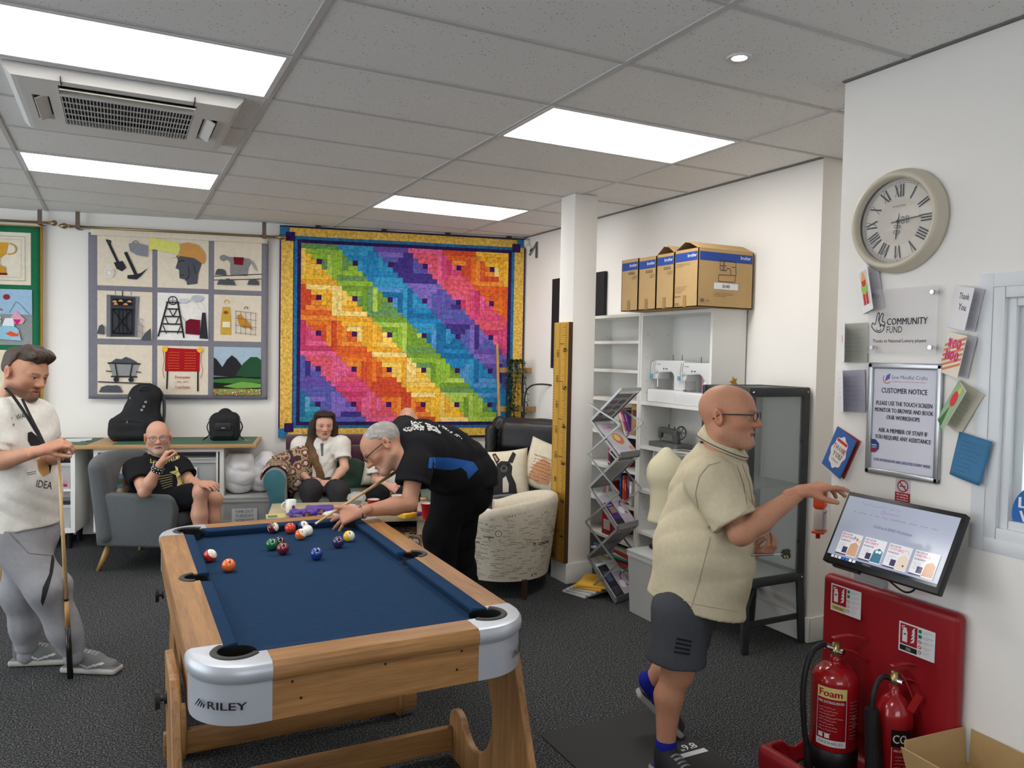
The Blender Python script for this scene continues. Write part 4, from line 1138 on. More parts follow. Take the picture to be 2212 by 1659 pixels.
_nt = M_floral.node_tree; _v = _nt.nodes.new('ShaderNodeTexVoronoi'); _v.inputs['Scale'].default_value = 26
_r = _nt.nodes.new('ShaderNodeValToRGB'); _r.color_ramp.interpolation = 'CONSTANT'
_e = _r.color_ramp.elements; _e[0].color = (*lin((110, 130, 160)), 1); _e[1].position = .8; _e[1].color = (*lin((210, 190, 160)), 1)
for p_, c_ in ((.25, (190, 80, 60)), (.45, (206, 160, 90)), (.62, (70, 110, 80))): _k = _e.new(p_); _k.color = (*lin(c_), 1)
_tc = _nt.nodes.new('ShaderNodeTexCoord'); _nt.links.new(_tc.outputs['Object'], _v.inputs['Vector'])
_sp = _nt.nodes.new('ShaderNodeSeparateColor'); _nt.links.new(_v.outputs['Color'], _sp.inputs[0]); _nt.links.new(_sp.outputs[0], _r.inputs[0]); _nt.links.new(_r.outputs[0], _nt.nodes['Principled BSDF'].inputs['Base Color'])
cushion('floral_cushion', 'small patterned floral cushion behind the bald man in the grey chair', 'cushion', Vector((.32, 6.70, .62))+Vector((.88*-.235+.47*-.06, -.47*-.235+.88*-.06, 0)), (.36, .34, .10), (0.2, 0, -.49+PI/2), M_floral)

# ------------------------------------------------------------------ sofa
M_teal = mat('teal_velvet', (48, 104, 116), .9, sheen=.5, var=.08, vscale=14)
M_burg = mat('burgundy_velvet', (80, 44, 56), .9, sheen=.4, var=.1, vscale=14)
M_sage = mat('sage_fabric', (104, 116, 108), .95, var=.08, vscale=60)
sf = wall_thing('sofa', 'patchwork sofa with teal scroll arm, holding the long haired man', 'sofa', 2.26); sf.scale.x = .86
soft('seat_base', (-.85, -1.02, .10), (.85, -.12, .30), .03, M_burg, sf)
for k in (0, 1):
    soft('seat_cushion', (-.80+k*.81, -1.05, .30), (-.01+k*.80, -.35, .46), .05, M_sage, sf)
soft('backrest', (-.86, -.36, .30), (.86, -.10, .82), .07, M_burg, sf)
MB().tube([(-.9, -.16, .84), (.9, -.16, .84)], .075, 16).build('back_roll', M_burg, sf, smooth=True)
for sx in (-1, 1):
    pr = []
    for i in range(15):
        a_ = -.9+i*(PI*1.28)/14; pr.append((sx*(.955+.105*math.cos(a_)), .615+.105*math.sin(a_)))
    pr += [(sx*.86, .55), (sx*.86, .08), (sx*1.02, .08), (sx*1.0, .45)]
    arm = MB().prism(pr, -1.06, -.12, Matrix(((1, 0, 0, 0), (0, 0, 1, 0), (0, 1, 0, 0), (0, 0, 0, 1)))).build('arm', M_burg, sf, auto=.6)
    MB().prism(pr, -1.075, -1.055, Matrix(((1, 0, 0, 0), (0, 0, 1, 0), (0, 1, 0, 0), (0, 0, 0, 1)))).build('arm_front', M_teal, arm, bevel=.006)
for x in (-.88, .88):
    for y in (-.98, -.2): MB().lathe([(.028, 0), (.035, .04), (.025, .1)], (x, y, 0), 12).build('foot', mat('dark_wood', (60, 40, 30), .4), sf)
M_moroc = mat('patterned_throw', (180, 160, 150), .95)
_nt = M_moroc.node_tree; _w = _nt.nodes.new('ShaderNodeTexVoronoi'); _w.feature = 'F2'; _w.inputs['Scale'].default_value = 17
_r = _nt.nodes.new('ShaderNodeValToRGB'); _r.color_ramp.interpolation = 'CONSTANT'; _e = _r.color_ramp.elements
_e[0].color = (*lin((206, 196, 180)), 1); _e[1].position = .5; _e[1].color = (*lin((120, 56, 66)), 1); _k = _e.new(.68); _k.color = (*lin((160, 150, 110)), 1); _k = _e.new(.85); _k.color = (*lin((70, 40, 60)), 1)
_tc = _nt.nodes.new('ShaderNodeTexCoord'); _nt.links.new(_tc.outputs['Object'], _w.inputs['Vector']); _nt.links.new(_w.outputs['Distance'], _r.inputs[0]); _nt.links.new(_r.outputs[0], _nt.nodes['Principled BSDF'].inputs['Base Color'])
o = MB()
def thr(u, v):
    a_ = -1.3+2.9*u; x = -.955+.118*math.cos(PI-a_) if True else 0
    return (-.955+.118*math.sin(a_-.3), -.95+.62*v, .62+.118*math.cos(a_-.3)+.004*math.sin(9*v+5*u))
o.grid(thr, 14, 10)
th = o.build('throw_blanket', M_moroc, None, smooth=True, solid=.012); th.location = bw(2.394, 0, 0); th.rotation_euler = (0, 0, BANG); tag(th, 'patterned red and cream throw over the teal sofa arm', 'throw')
M_cream = mat('cream_cloth', (216, 206, 182), .95, var=.06, vscale=20, bump=.2, bscale=300)
sfp = lambda s, z, off: bw(s, z, off)
c2 = cushion('printed_cushion', 'cream cushion with a faint drawn print, between two seated people', 'cushion', sfp(2.42, .68, .50), (.48, .46, .15), (-.3, .12, BANG), M_cream)
a = Art(.0006); [a.scrawl(.06+.1*k, .06+.07*(k % 3), .16, .22, 5, (150, 130, 96), th=.004, seed=20+k) for k in range(3)]; cush_art(c2, a, (.48, .46, .15))
F = Field((-.24, -.12, -.24), (.24, .12, .24), .009); F.ell((0, 0, 0), (.2, .085, .2), .0).ell((0, -.09, 0), (.03, .02, .03), .05, op='s')
V, Fc = F.mesh(); o = npmesh('round_cushion', V, Fc, mat('dark_green_velvet', (26, 58, 44), .85, sheen=.5), None, world=False)
o.location = at(757, 1036, 7.12); o.rotation_euler = (-.25, 0, BANG); tag(o, 'round dark green velvet cushion beside the long haired man', 'cushion')
cushion('patterned_cushion', 'red and cream patterned cushion against the sofa arm', 'cushion', sfp(1.64, .66, .55), (.42, .40, .14), (-.25, -.35, BANG+.5), M_moroc)
cushion('black_cushion', 'small black cushion standing on the sofa behind the bending man', 'cushion', sfp(2.93, .80, .44), (.40, .38, .13), (-.2, .2, BANG), mat('black_cotton', (28, 28, 30), .9))

# ------------------------------------------------------------------ coffee table and what is on it
M_pale = woodmat('pale_birch', (206, 190, 160), (184, 164, 130), axis=0)
ct = thing('coffee_table', 'low pale wood coffee table covered with cups and snacks', 'table', (1.635, 6.02, 0), BANG)
MB().box((-.60, -.30, .40), (.60, .30, .45)).build('table_top', M_pale, ct, bevel=.003)
for x in (-.55, .55):
    for y in (-.25, .25): MB().box((x-.03, y-.03, 0), (x+.03, y+.03, .40)).build('leg', M_pale, ct, bevel=.003)
MB().box((-.52, -.22, .14), (.52, .22, .16)).build('lower_shelf', M_pale, ct)
CT = .45
def on_table(px, py, z=CT):
    d = Vector(CF + (px-CX)/FPX*CR - (py-CY)/FPX*CU); k = (z-CAMZ)/d.z; return Vector((0, 0, CAMZ))+d*k
M_cer = mat('white_ceramic', (226, 224, 220), .2, coat=.4)
p = on_table(628, 1106); t = thing('mug', 'white ceramic mug with a small print at the end of the coffee table', 'mug', p)
MB().lathe([(.036, 0), (.04, .004), (.041, .095), (.038, .095), (.036, .01), (0, .008)], n=28).build('mug_body', M_cer, t, smooth=True)
MB().tube([(-.040-.028*math.sin(PI*i/10), -.0, .05-.030*math.cos(PI*i/10)) for i in range(11)], .006, 8).build('handle', M_cer, t, smooth=True)
a = Art(); a.circ(0, 0, .014, (120, 60, 110)).scrawl(-.012, -.02, .026, .02, 3, (90, 60, 100), seed=2); a.build('print', t, frame((.012, -.0415, .045), (1, .3, 0), (0, 0, 1)))
M_red = mat('red_plastic_cup', (190, 24, 30), .35); M_cupin = mat('white_cup_inside', (222, 214, 210), .4)
for px, py, lab, col in ((806, 1112, 'red party cup beside the bent arm of the player', 1), (891, 1112, 'red party cup behind the player, next to the white cup', 1), (922, 1121, 'red party cup at the end of the table against the black trousers', 1), (858, 1102, 'white paper cup half hidden behind the player\'s elbow', 0)):
    t = thing('party_cup', lab, 'cup', on_table(px, py), group='cups on the coffee table')
    MB().lathe([(.030, 0), (.046, .115), (.048, .116), (.048, .120), (.045, .120)], n=28).build('cup_body', M_red if col else M_cupin, t, smooth=True)
    MB().lathe([(.045, .120), (.044, .115), (.029, .006), (0, .005)], n=28).build('cup_inside', M_cupin, t, smooth=True)
t = thing('glass_jar', 'small glass jar with a lid behind the end cup', 'jar', on_table(915, 1106))
MB().lathe([(.03, 0), (.034, .01), (.034, .08), (.028, .09), (.028, .10)], n=20).build('jar_body', M_clear, t, smooth=True)
MB().lathe([(0, .115), (.031, .115), (.031, .10), (.031, .098)], n=20).build('lid', mat('gold_lid', (170, 140, 80), .35, metal=.8), t, smooth=True)
M_purp = mat('purple_film', (92, 62, 158), .3, var=.1, vscale=30, coat=.4)
for k, (px, py, l, lab, rz) in enumerate(((655, 1118, .20, 'purple biscuit packet lying at the table edge, the nearer one', .1), (690, 1110, .21, 'purple biscuit packet lying open beside the other', -.15))):
    t = thing('biscuit_packet', lab, 'snack packet', on_table(px, py), BANG+rz, group='purple biscuit packets')
    F = Field((-.15, -.07, -.01), (.15, .07, .09), .005); F.box((0, 0, .032), (l/2, .035, .032), .016, .01).folds(.008, 60, seed=30+k).plane((0, 0, .002), (0, 0, -1))
    for sx in (-1, 1): F.box((sx*(l/2+.012), 0, .03), (.015, .034, .004), .003, .01)
    V, Fc = F.mesh(); npmesh('wrapper', V, Fc, M_purp, t, world=False)
    a = Art(); a.text('Milka', 0, 0, .02, (235, 232, 240), bold=0., fit=.06).circ(.095, .008, .014, (200, 140, 60)).circ(.11, .006, .012, (120, 70, 40))
    a.build('print', t, frame((-.07, -.042, .018), (1, 0, 0), (0, -.1, 1)))
t = thing('snack_tray', 'clear plastic snack tray lying under the cue', 'tray', on_table(742, 1106), BANG+.2)
MB().loft([[(-.09, -.06, 0), (.09, -.06, 0), (.09, .06, 0), (-.09, .06, 0)], [(-.11, -.08, .04), (.11, -.08, .04), (.11, .08, .04), (-.11, .08, .04)]], False).add([(-.09, -.06, 0), (.09, -.06, 0), (.09, .06, 0), (-.09, .06, 0)], [(0, 1, 2, 3)]).build('tray', M_clear, t, solid=.002)
for k in range(5): MB().ball((-.05+.025*k, .01*(k % 2), .02), (.014, .014, .012), 10).build('snack', mat('biscuit', (176, 130, 80), .8), t, smooth=True)
t = thing('snack_bowl', 'clear dome lidded tub of snacks in the middle of the coffee table', 'tub', on_table(770, 1092))
MB().lathe([(.05, 0), (.075, .05), (.08, .055), (.07, .09), (.03, .11), (0, .112)], n=24).build('tub', M_clear, t, smooth=True)
for k in range(6): MB().ball((.03*math.cos(k), .03*math.sin(k), .025), (.016, .016, .014), 10).build('snack', mat('dark_snack', (70, 60, 70), .7), t, smooth=True)
t = thing('magazine', 'yellow and white magazine hanging over the coffee table edge', 'magazine', on_table(605, 1116), BANG+.1)
MB().bc((0, 0, .004), (.20, .14, .006)).build('pages', mat('paper', (226, 228, 228), .8), t)
a = Art(); a.rect(-.1, -.07, .1, .07, (206, 196, 120)).rect(-.09, -.06, -.02, .02, (110, 120, 70)).scrawl(0, -.05, .09, .1, 6, (80, 90, 60), seed=9); a.build('cover', t, frame((0, 0, .0072), (1, 0, 0), (0, 1, 0)))
t = thing('card_box', 'small yellow card game box with a purple end on the table', 'box', on_table(882, 1116), BANG+.6)
MB().box((-.07, -.045, 0), (.05, .045, .03)).build('carton', mat('yellow_card', (232, 176, 40), .6), t, bevel=.002)
MB().box((.05, -.045, 0), (.10, .045, .03)).build('sleeve', mat('purple_card', (120, 60, 150), .6), t, bevel=.002)
t = thing('tissue_packet', 'crumpled white tissue beside the purple packets', 'tissue', on_table(716, 1114))
F = Field((-.09, -.07, -.01), (.09, .07, .06), .006); F.ell((0, 0, .012), (.07, .05, .018), .01).folds(.014, 70, seed=44).plane((0, 0, .002), (0, 0, -1)); V, Fc = F.mesh(); npmesh('tissue', V, Fc, mat('paper', (226, 228, 228), .8), t, world=False)
t = thing('footstool', 'low footstool with red diamond pattern under the coffee table', 'stool', (1.98, 5.78, 0), BANG)
MB().box((-.17, -.14, .10), (.17, .14, .30)).build('cushion', M_moroc, t, bevel=.03, seg=3)
for x in (-.13, .13):
    for y in (-.1, .1): MB().cyl((x, y, 0), (x, y, .11), .015, .018, 10).build('leg', mat('dark_wood', (60, 40, 30), .4), t)

# ------------------------------------------------------------------ black leather wing chair
M_leath = mat('black_leather', (28, 28, 30), .38, bump=.25, bscale=160, var=.1)
wc = thing('wing_chair', 'black leather wing armchair with two animal cushions', 'armchair', (3.04, 5.76, 0), -.85)
# faces local -y
soft('seat', (-.33, -.42, .22), (.33, .30, .46), .05, M_leath, wc)
F = Field((-.48, -.1, .30), (.48, .55, 1.22), .010)
F.box((0, .33, .78), (.30, .075, .36), .06, .03, M=np.array(Euler((-.14, 0, 0)).to_matrix())).box((0, .27, .98), (.29, .07, .13), .06, .05)
for sx in (-1, 1): F.cone((sx*.34, .36, .60), (sx*.36, .40, 1.07), .06, .07, .05).cone((sx*.37, .22, .62), (sx*.385, .25, 1.02), .045, .055, .06)
F.folds(.006, 34, (1, .3, .4), seed=12); V, Fc = F.mesh(); npmesh('backrest', V, Fc, M_leath, wc, world=False)
for sx in (-1, 1):
    soft('arm', (sx*.38-.07, -.42, .15), (sx*.38+.07, .34, .60), .06, M_leath, wc)
for x in (-.3, .3):
    for y in (-.34, .26): MB().cyl((x, y, .0), (x, y, .23), .018, .026, 10).build('leg', mat('dark_wood', (60, 40, 30), .4), wc)
cz_ = (.43, .43, .15)
c3 = cushion('dog_cushion', 'cream cushion printed with a black french bulldog', 'cushion', at(1088, 1026, 6.45), cz_, (-.30, -.12, -.62), M_cream, group='animal cushions')
a = Art(.0008); dk = (44, 42, 42)
a.poly([(.12,.02),(.13,.16),(.16,.24),(.17,.30),(.21,.33),(.28,.32),(.31,.27),(.30,.20),(.33,.12),(.33,.02)], dk).poly([(.17,.30),(.13,.40),(.16,.41),(.20,.34)], dk).poly([(.27,.32),(.31,.41),(.34,.38),(.31,.30)], dk).poly([(.145,.385),(.158,.39),(.185,.34),(.17,.33)], (190,130,120))
a.poly([(.21,.05),(.22,.17),(.25,.19),(.27,.12),(.26,.05)], (206,198,186)).circ(.235,.255,.035,(80,76,74)).circ(.235,.262,.013,(20,20,20)).circ(.205,.285,.009,(10,10,10)).circ(.27,.285,.009,(10,10,10)).rect(.10,.02,.36,.035,(150,160,166))
cush_art(c3, a, cz_)
c4 = cushion('fox_cushion', 'cream cushion printed with a ginger animal, against the ruler', 'cushion', at(1180, 1010, 6.42), (.42, .42, .14), (-.25, .25, -.95), M_cream, group='animal cushions')
a = Art(.0008); a.poly([(.10,.08),(.12,.20),(.18,.28),(.26,.26),(.32,.16),(.30,.07),(.2,.05)], (200,150,110)).scrawl(.08, .06, .26, .24, 8, (150, 90, 50), th=.006, seed=3); cush_art(c4, a, (.42, .42, .14))

# ------------------------------------------------------------------ ladder shelf, plant
M_lad = woodmat('ladder_wood', (190, 148, 94), (160, 118, 70), axis=2)
ls = wall_thing('ladder_shelf', 'leaning wooden ladder shelf in the corner with a trailing plant', 'shelf', 3.70)
for sx in (-1, 1): MB().bar((sx*.19, -.06, 1.80), (sx*.21, -.55, 0), .022, .05, (0, 1, 0)).build('rail', M_lad, ls, bevel=.004)
for z, w, dp in ((1.52, .18, .16), (1.14, .19, .22), (.80, .20, .30), (.42, .20, .36)):
    yc = -.06-.49*(1.80-z)/1.8
    tr = MB(); tr.box((-w, yc-.03, z), (w, yc-.03+dp*.75, z+.012)); tr.box((-w, yc-.035, z), (w, yc-.025, z+.05)); tr.box((-w, yc-.03, z), (-w+.01, yc+dp*.7, z+.05)); tr.box((w-.01, yc-.03, z), (w, yc+dp*.7, z+.05))
    tr.build('tray', M_lad, ls)
pp = wall_thing('trailing_plant', 'green trailing plant hanging down the ladder shelf', 'plant', 3.67, 1.535, .17)
MB().lathe([(.04, 0), (.055, .08), (.05, .08), (.045, .01), (0, .008)], n=16).build('pot', M_cer, pp, smooth=True)
M_leaf = mat('leaf_green', (48, 74, 46), .5, var=.35, vscale=30)
leafm = None; rr = random.Random(5)
for k in range(16):
    x0, L = rr.uniform(-.09, .09), rr.uniform(.35, .78); y0 = -.05-rr.random()*.05
    pts = [Vector((x0*.5, y0*.4, .09)), Vector((x0, y0, .11)), Vector((x0*1.3, y0-.03, -.05)), Vector((x0*1.3+rr.uniform(-.04, .04), y0-.04, -L*.6)), Vector((x0*1.4+rr.uniform(-.05, .05), y0-.04, -L))]
    P_ = spline(pts, 5); MB().tube(P_, .0022, 4).build('stem', M_leaf, pp)
    b = MB()
    for q in P_[3:]:
        for _ in range(4):
            d = Vector((rr.uniform(-1, 1), rr.uniform(-1, .3), rr.uniform(-.9, .2))).normalized(); s_ = d.cross(Vector((0, 0, 1))).normalized()*.009; L_ = rr.uniform(.025, .045)
            b.add([q, q+d*L_*.5+s_, q+d*L_, q+d*L_*.5-s_], [(0, 1, 2, 3)])
    o = b.build('leaves', M_leaf, pp); o['kind'] = 'stuff'
t = wall_thing('figurine', 'small red and white ornament on the lower ladder shelf', 'ornament', 3.74, .815, .34)
MB().lathe([(.025, 0), (.03, .02), (.018, .05), (.0, .055)], n=14).build('figure_body', mat('ornament_red', (170, 40, 44), .5), t, smooth=True); MB().ball((0, 0, .068), .018, 12).build('figure_head', M_cer, t, smooth=True)
# arc lamp cable behind the ruler
t = thing('floor_lamp', 'thin black curved floor lamp between ladder and ruler', 'lamp', (3.52, 6.62, 0))
q0 = Vector((3.52, 6.62, 0)); top = at(1160, 832, 7.2)-q0
MB().tube(spline([(0, 0, .02), (0, 0, .9), (0, .0, 1.25), (.03, -.02, 1.38), (.12, -.1, 1.42), (.26, -.35, 1.40)], 8), .008, 8).build('pole', M_black, t, smooth=True)
MB().lathe([(0, .0), (.12, 0), (.12, .02), (.01, .03)], n=24).build('base', M_black, t, smooth=True)
MB().lathe([(.03, .06), (.06, -.02), (.058, -.02), (.028, .06)], (.28, -.36, 1.36), 16).build('lamp_shade', M_black, t, smooth=True)
# security camera and shelf bracket near the corner
t = thing('security_camera', 'small white security camera in the top corner above the rainbow quilt', 'camera', bw(3.80, 2.80, .06))
MB().lathe([(.025, .06), (.03, .05), (.03, .0), (.015, -.02)], n=16).build('mount', M_gloss_white, t, smooth=True)
MB().cyl((0, 0, 0), (.02, -.07, -.05), .03, .032, 18).build('body', M_gloss_white, t, smooth=True); MB().cyl((.02, -.07, -.05), (.022, -.076, -.055), .026, .026, 18).build('lens', M_black, t)
t = thing('wall_bracket', 'small grey metal bracket high on the side wall near the corner', 'bracket', (3.70, 6.75, 2.72))
MB().box((-.012, -.015, -.06), (0, .015, .10)).build('plate', mat('grey_steel', (130, 132, 132), .4, metal=.7), t); MB().bar((-.01, 0, .08), (-.09, -.01, -.04), .012, .02).build('arm', mat('grey_steel', (130, 132, 132), .4, metal=.7), t)

# ------------------------------------------------------------------ script-print tub chair
M_script = mat('script_linen', (206, 196, 176), .95, var=.05, vscale=40, bump=.25, bscale=400)
tc_ = thing('tub_chair', 'cream tub armchair printed with black handwriting, seen from behind', 'armchair', (2.52, 5.02, 0), .78)
# faces local +y ; back wraps round -y
def rimz(a):   # height of the shell by angle from the back
    return .70-.13*min(1, (abs(a)/2.0))**2.2
N = 40; b = MB(); outer = []; inner = []
for i in range(N+1):
    a_ = -2.15+4.3*i/N; sx = math.sin(a_); cy = -math.cos(a_)
    H = rimz(a_)
    def pt_(r, z): return (r*sx*.98, r*cy*.95, z)
    outer.append([pt_(.345, .13), pt_(.365, .25), pt_(.39, .45), pt_(.415, H-.05), pt_(.405, H-.01), pt_(.375, H+.005), pt_(.335, H-.01), pt_(.315, H-.05), pt_(.285, .42), pt_(.28, .15)])
b.loft([[p for p in r] for r in outer], True)
shell = b.build('shell', M_script, tc_, smooth=True)
shell.data.set_sharp_from_angle(angle=.9)
MB().lathe([(.0, .13), (.30, .13), (.32, .16), (.31, .30), (0, .31)], n=32).build('base', M_script, tc_, smooth=True)
MB().lathe([(0, .31), (.27, .31), (.295, .34), (.295, .40), (.26, .435), (0, .45)], n=32).build('seat_cushion', M_script, tc_, smooth=True)
for x, y in ((-.24, -.24), (.24, -.24), (-.22, .24), (.22, .24)): MB().cyl((x, y, .0), (x, y, .14), .018, .026, 4).build('leg', mat('dark_wood', (60, 40, 30), .4), tc_)
# printed script on the outside of the back, wrapped round it
a = Art(.0006); ink = (62, 54, 48); rr = random.Random(3)
words = ['Voulais', 'ES', 'A M', 'CAFE', 'C', 'La Riviere', 'Grand', 'Londres', 'Postale', 'Philadelphia', 'Paris', 'Carte', 'Valeur 1897', 'M. Lemoine']
for r_ in range(25):
    x = rr.uniform(0, .04)
    while x < 1.42:
        w = rr.uniform(.05, .16); z = .15+r_*.0225
        k = rr.random()
        if k < .72: a.scrawl(x, z, w, .028, rr.choice((1, 1, 2)), ink, th=.0026, seed=rr.randint(0, 9999), ang=rr.choice((0, .0, .12, -.1)))
        elif k < .86: a.text(rr.choice(words), x, z, rr.choice((.012, .016, .026)), ink, bold=rr.choice((0., .02)))
        x += w+rr.uniform(.0, .022)
for k in range(5): a.ring(rr.uniform(.2, 1.3), rr.uniform(.25, .55), .022, .003, ink)
def wrap(p):
    a_ = -1.9+p[0]/.38; z = p[1]; z = min(z, rimz(a_)-.055)
    r = np.interp(z, [.13, .25, .45, rimz(a_)-.05], [.345, .365, .39, .415])+.0016+p[2]*.2
    return Vector((r*math.sin(a_)*.98, -r*math.cos(a_)*.95, z))
a.build('script_print', shell, None, colmat('print_cloth', .9), warp=wrap)
t = thing('open_book', 'open booklet lying on the script-print tub chair', 'book', (2.36, 5.16, .475), .9)
MB().bc((-.06, 0, .03), (.12, .17, .006), rot=(0, .7, 0)).build('page_block', mat('paper', (226, 228, 228), .8), t); MB().bc((.055, 0, .03), (.12, .17, .006), rot=(0, -.6, 0)).build('page_block', mat('paper', (226, 228, 228), .8), t)
# ------------------------------------------------------------------ bookcases on the right wall (fronts face -x)
BX0, BX1 = 3.40, 3.685
def bookcase(y0, y1, shelves, label):
    t = thing('bookcase', label, 'bookcase', ((BX0+BX1)/2, (y0+y1)/2, 0)); w = (y1-y0)/2; d = (BX1-BX0)/2; H = 2.02; th = .022
    for s in (-1, 1): MB().box((-d, min(s*w, s*(w-th)), 0), (d, max(s*w, s*(w-th)), H)).build('side_panel', M_white, t)
    MB().box((-d, -w+th, H-th), (d, w-th, H)).build('top_panel', M_white, t)
    MB().box((-d+.01, -w+th, 0), (-d+.025, w-th, .06)).build('plinth', M_white, t)
    for z in shelves: MB().box((-d+.004, -w+th, z-th), (d-.008, w-th, z)).build('shelf', M_white, t)
    MB().box((d-.007, -w+th, .06), (d, w-th, H-th)).build('back_panel', M_white, t)
    for s in (-1, 1):
        for x in (-d+.05, d-.05):
            h = MB()
            for k in range(20): h.bc((x, s*(w-th)-s*.0006, .25+k*.085), (.005, .001, .005))
            o = h.build('peg_holes', mat('peg_hole', (120, 118, 112), .8), t); o['kind'] = 'stuff'
    return t
SA = (1.375, 1.055, .735, .43, .082); SB = (1.82, 1.60, 1.375, 1.115, .85, .58, .30, .082)
bookcase(3.842, 4.608, SA, 'white bookcase holding sewing machines, under the brown boxes')
bookcase(4.612, 5.41, SB, 'white bookcase of books beside the column')
def book(x, y, z, h, d, w, col, label, lean=0., cat='book', group=None, rz=0., flat=False):
    """a book: spine towards -x"""
    t = thing('book', label, cat, (x, y, z), rz, group, rot=(lean, 0, rz) if not flat else (PI/2, 0, rz))
    c = mat('cover_%02x%02x%02x' % tuple(col), col, .5)
    MB().box((0, 0, 0), (d, .003, h)).box((0, w-.003, 0), (d, w, h)).box((-.003, 0, 0), (.0, w, h)).build('cover', c, t)
    MB().box((.001, .003, .003), (d-.004, w-.003, h-.003)).build('pages', mat('page_edges', (226, 218, 200), .9), t)
    a = Art(); a.rect(.004, h*.55, w-.004, h*.85, tuple(min(255, int(v*1.3+50)) for v in col)).rect(.004, h*.08, w-.004, h*.14, (235, 230, 220))
    if w > .01: a.build('spine_print', t, frame((-.0035, w, 0), (0, -1, 0), (0, 0, 1)))
    return t
rb = random.Random(11)
cols = [(30, 60, 120), (120, 30, 40), (24, 90, 110), (200, 90, 40), (210, 180, 60), (60, 50, 90), (200, 196, 186), (36, 110, 80), (160, 50, 90), (70, 70, 76), (190, 60, 40), (90, 130, 170)]
cn = ['navy', 'maroon', 'teal', 'orange', 'yellow', 'violet', 'cream', 'green', 'pink', 'charcoal', 'red', 'pale blue']
def row(y1, y0, z, hmax, where, n=99):
    y = y1; k = 0
    while y > y0 and k < n:
        w = rb.uniform(.014, .034); i = rb.randrange(12); h = hmax*rb.uniform(.72, .97)
        y -= w+.001
        book(BX0+rb.uniform(.015, .05), y, z, h, .17, w-.001, cols[i], '%s spined book, number %s from the column on the %s shelf' % (cn[i], ['one', 'two', 'three', 'four', 'five', 'six', 'seven', 'eight', 'nine', 'ten', 'eleven', 'twelve', 'thirteen', 'fourteen', 'fifteen', 'sixteen', 'seventeen', 'eighteen', 'nineteen', 'twenty'][min(k, 19)], where), group='books on the %s shelf' % where); k += 1
row(5.05, 4.90, .85, .24, 'middle'); row(4.86, 4.66, .582, .25, 'lower'); row(5.08, 4.99, .582, .2, 'lower column side', 4)
# leaning books and a red folder
for k, (y, c, n, ln) in enumerate(((4.80, (200, 196, 186), 'cream', -.45), (4.765, (160, 60, 110), 'magenta', -.5), (4.725, (90, 60, 120), 'purple', -.5), (4.84, (170, 130, 70), 'ochre', -.3))):
    book(BX0+.03, y, 1.117, .20, .15, .022, c, '%s book leaning over on the shelf behind the magazine rack' % n, ln, group='leaning books')
t = thing('card_file', 'brown cardboard magazine file beside the leaning books', 'file', (3.52, 4.68, 1.117)); MB().box((-.10, -.045, 0), (.12, .045, .23)).build('file_body', mat('kraft_card', (170, 134, 84), .85), t, bevel=.002); MB().box((-.102, -.03, .14), (-.1, .03, .19)).build('file_label', mat('file_label', (90, 40, 50), .7), t)
t = thing('red_folder', 'red box folder with a white label on a low shelf near the column', 'folder', (3.46, 5.01, .302)); MB().box((-.04, -.075, 0), (.15, .075, .25)).build('folder_body', mat('red_card', (150, 30, 26), .6), t, bevel=.003); a = Art(); a.rect(0, 0, .09, .08, (190, 180, 176)).scrawl(.01, .01, .07, .06, 4, (120, 110, 110)); a.build('folder_label', t, frame((-.041, .05, .04), (0, -1, 0), (0, 0, 1)))
for k in range(9):
    c = rb.choice([(206, 200, 190), (170, 60, 60), (60, 90, 130), (40, 150, 120), (196, 70, 60), (90, 40, 60)])
    zz = .0835+.016*k
    t = thing('magazine', 'flat %s magazine, number %s up the pile at the bookcase foot' % (['white', 'red', 'blue', 'green', 'coral', 'plum', 'grey', 'striped', 'faded'][k], ['one', 'two', 'three', 'four', 'five', 'six', 'seven', 'eight', 'nine'][k]), 'magazine', (3.53, 4.80, zz), rb.uniform(-.15, .15), 'magazine pile in the bookcase')
    MB().box((-.11, -.15, 0), (.11, .15, .014)).build('pages', mat('mag_%02x%02x%02x' % c, c, .6), t, bevel=.002)
# more low-shelf magazines beside column
for k in range(6):
    t = thing('magazine', '%s magazine lying in the low pile close to the column' % ['pale', 'yellow', 'dark', 'tan', 'white', 'blue topped'][k], 'magazine', (3.50, 5.05, .0835+.02*k), rb.uniform(-.2, .2), 'low magazine pile by the column')
    c = [(200, 198, 190), (206, 180, 90), (70, 66, 70), (180, 150, 120), (214, 214, 210), (90, 120, 150)][k]
    MB().box((-.10, -.14, 0), (.10, .14, .018)).build('pages', mat('mag_%02x%02x%02x' % c, c, .6), t, bevel=.002)

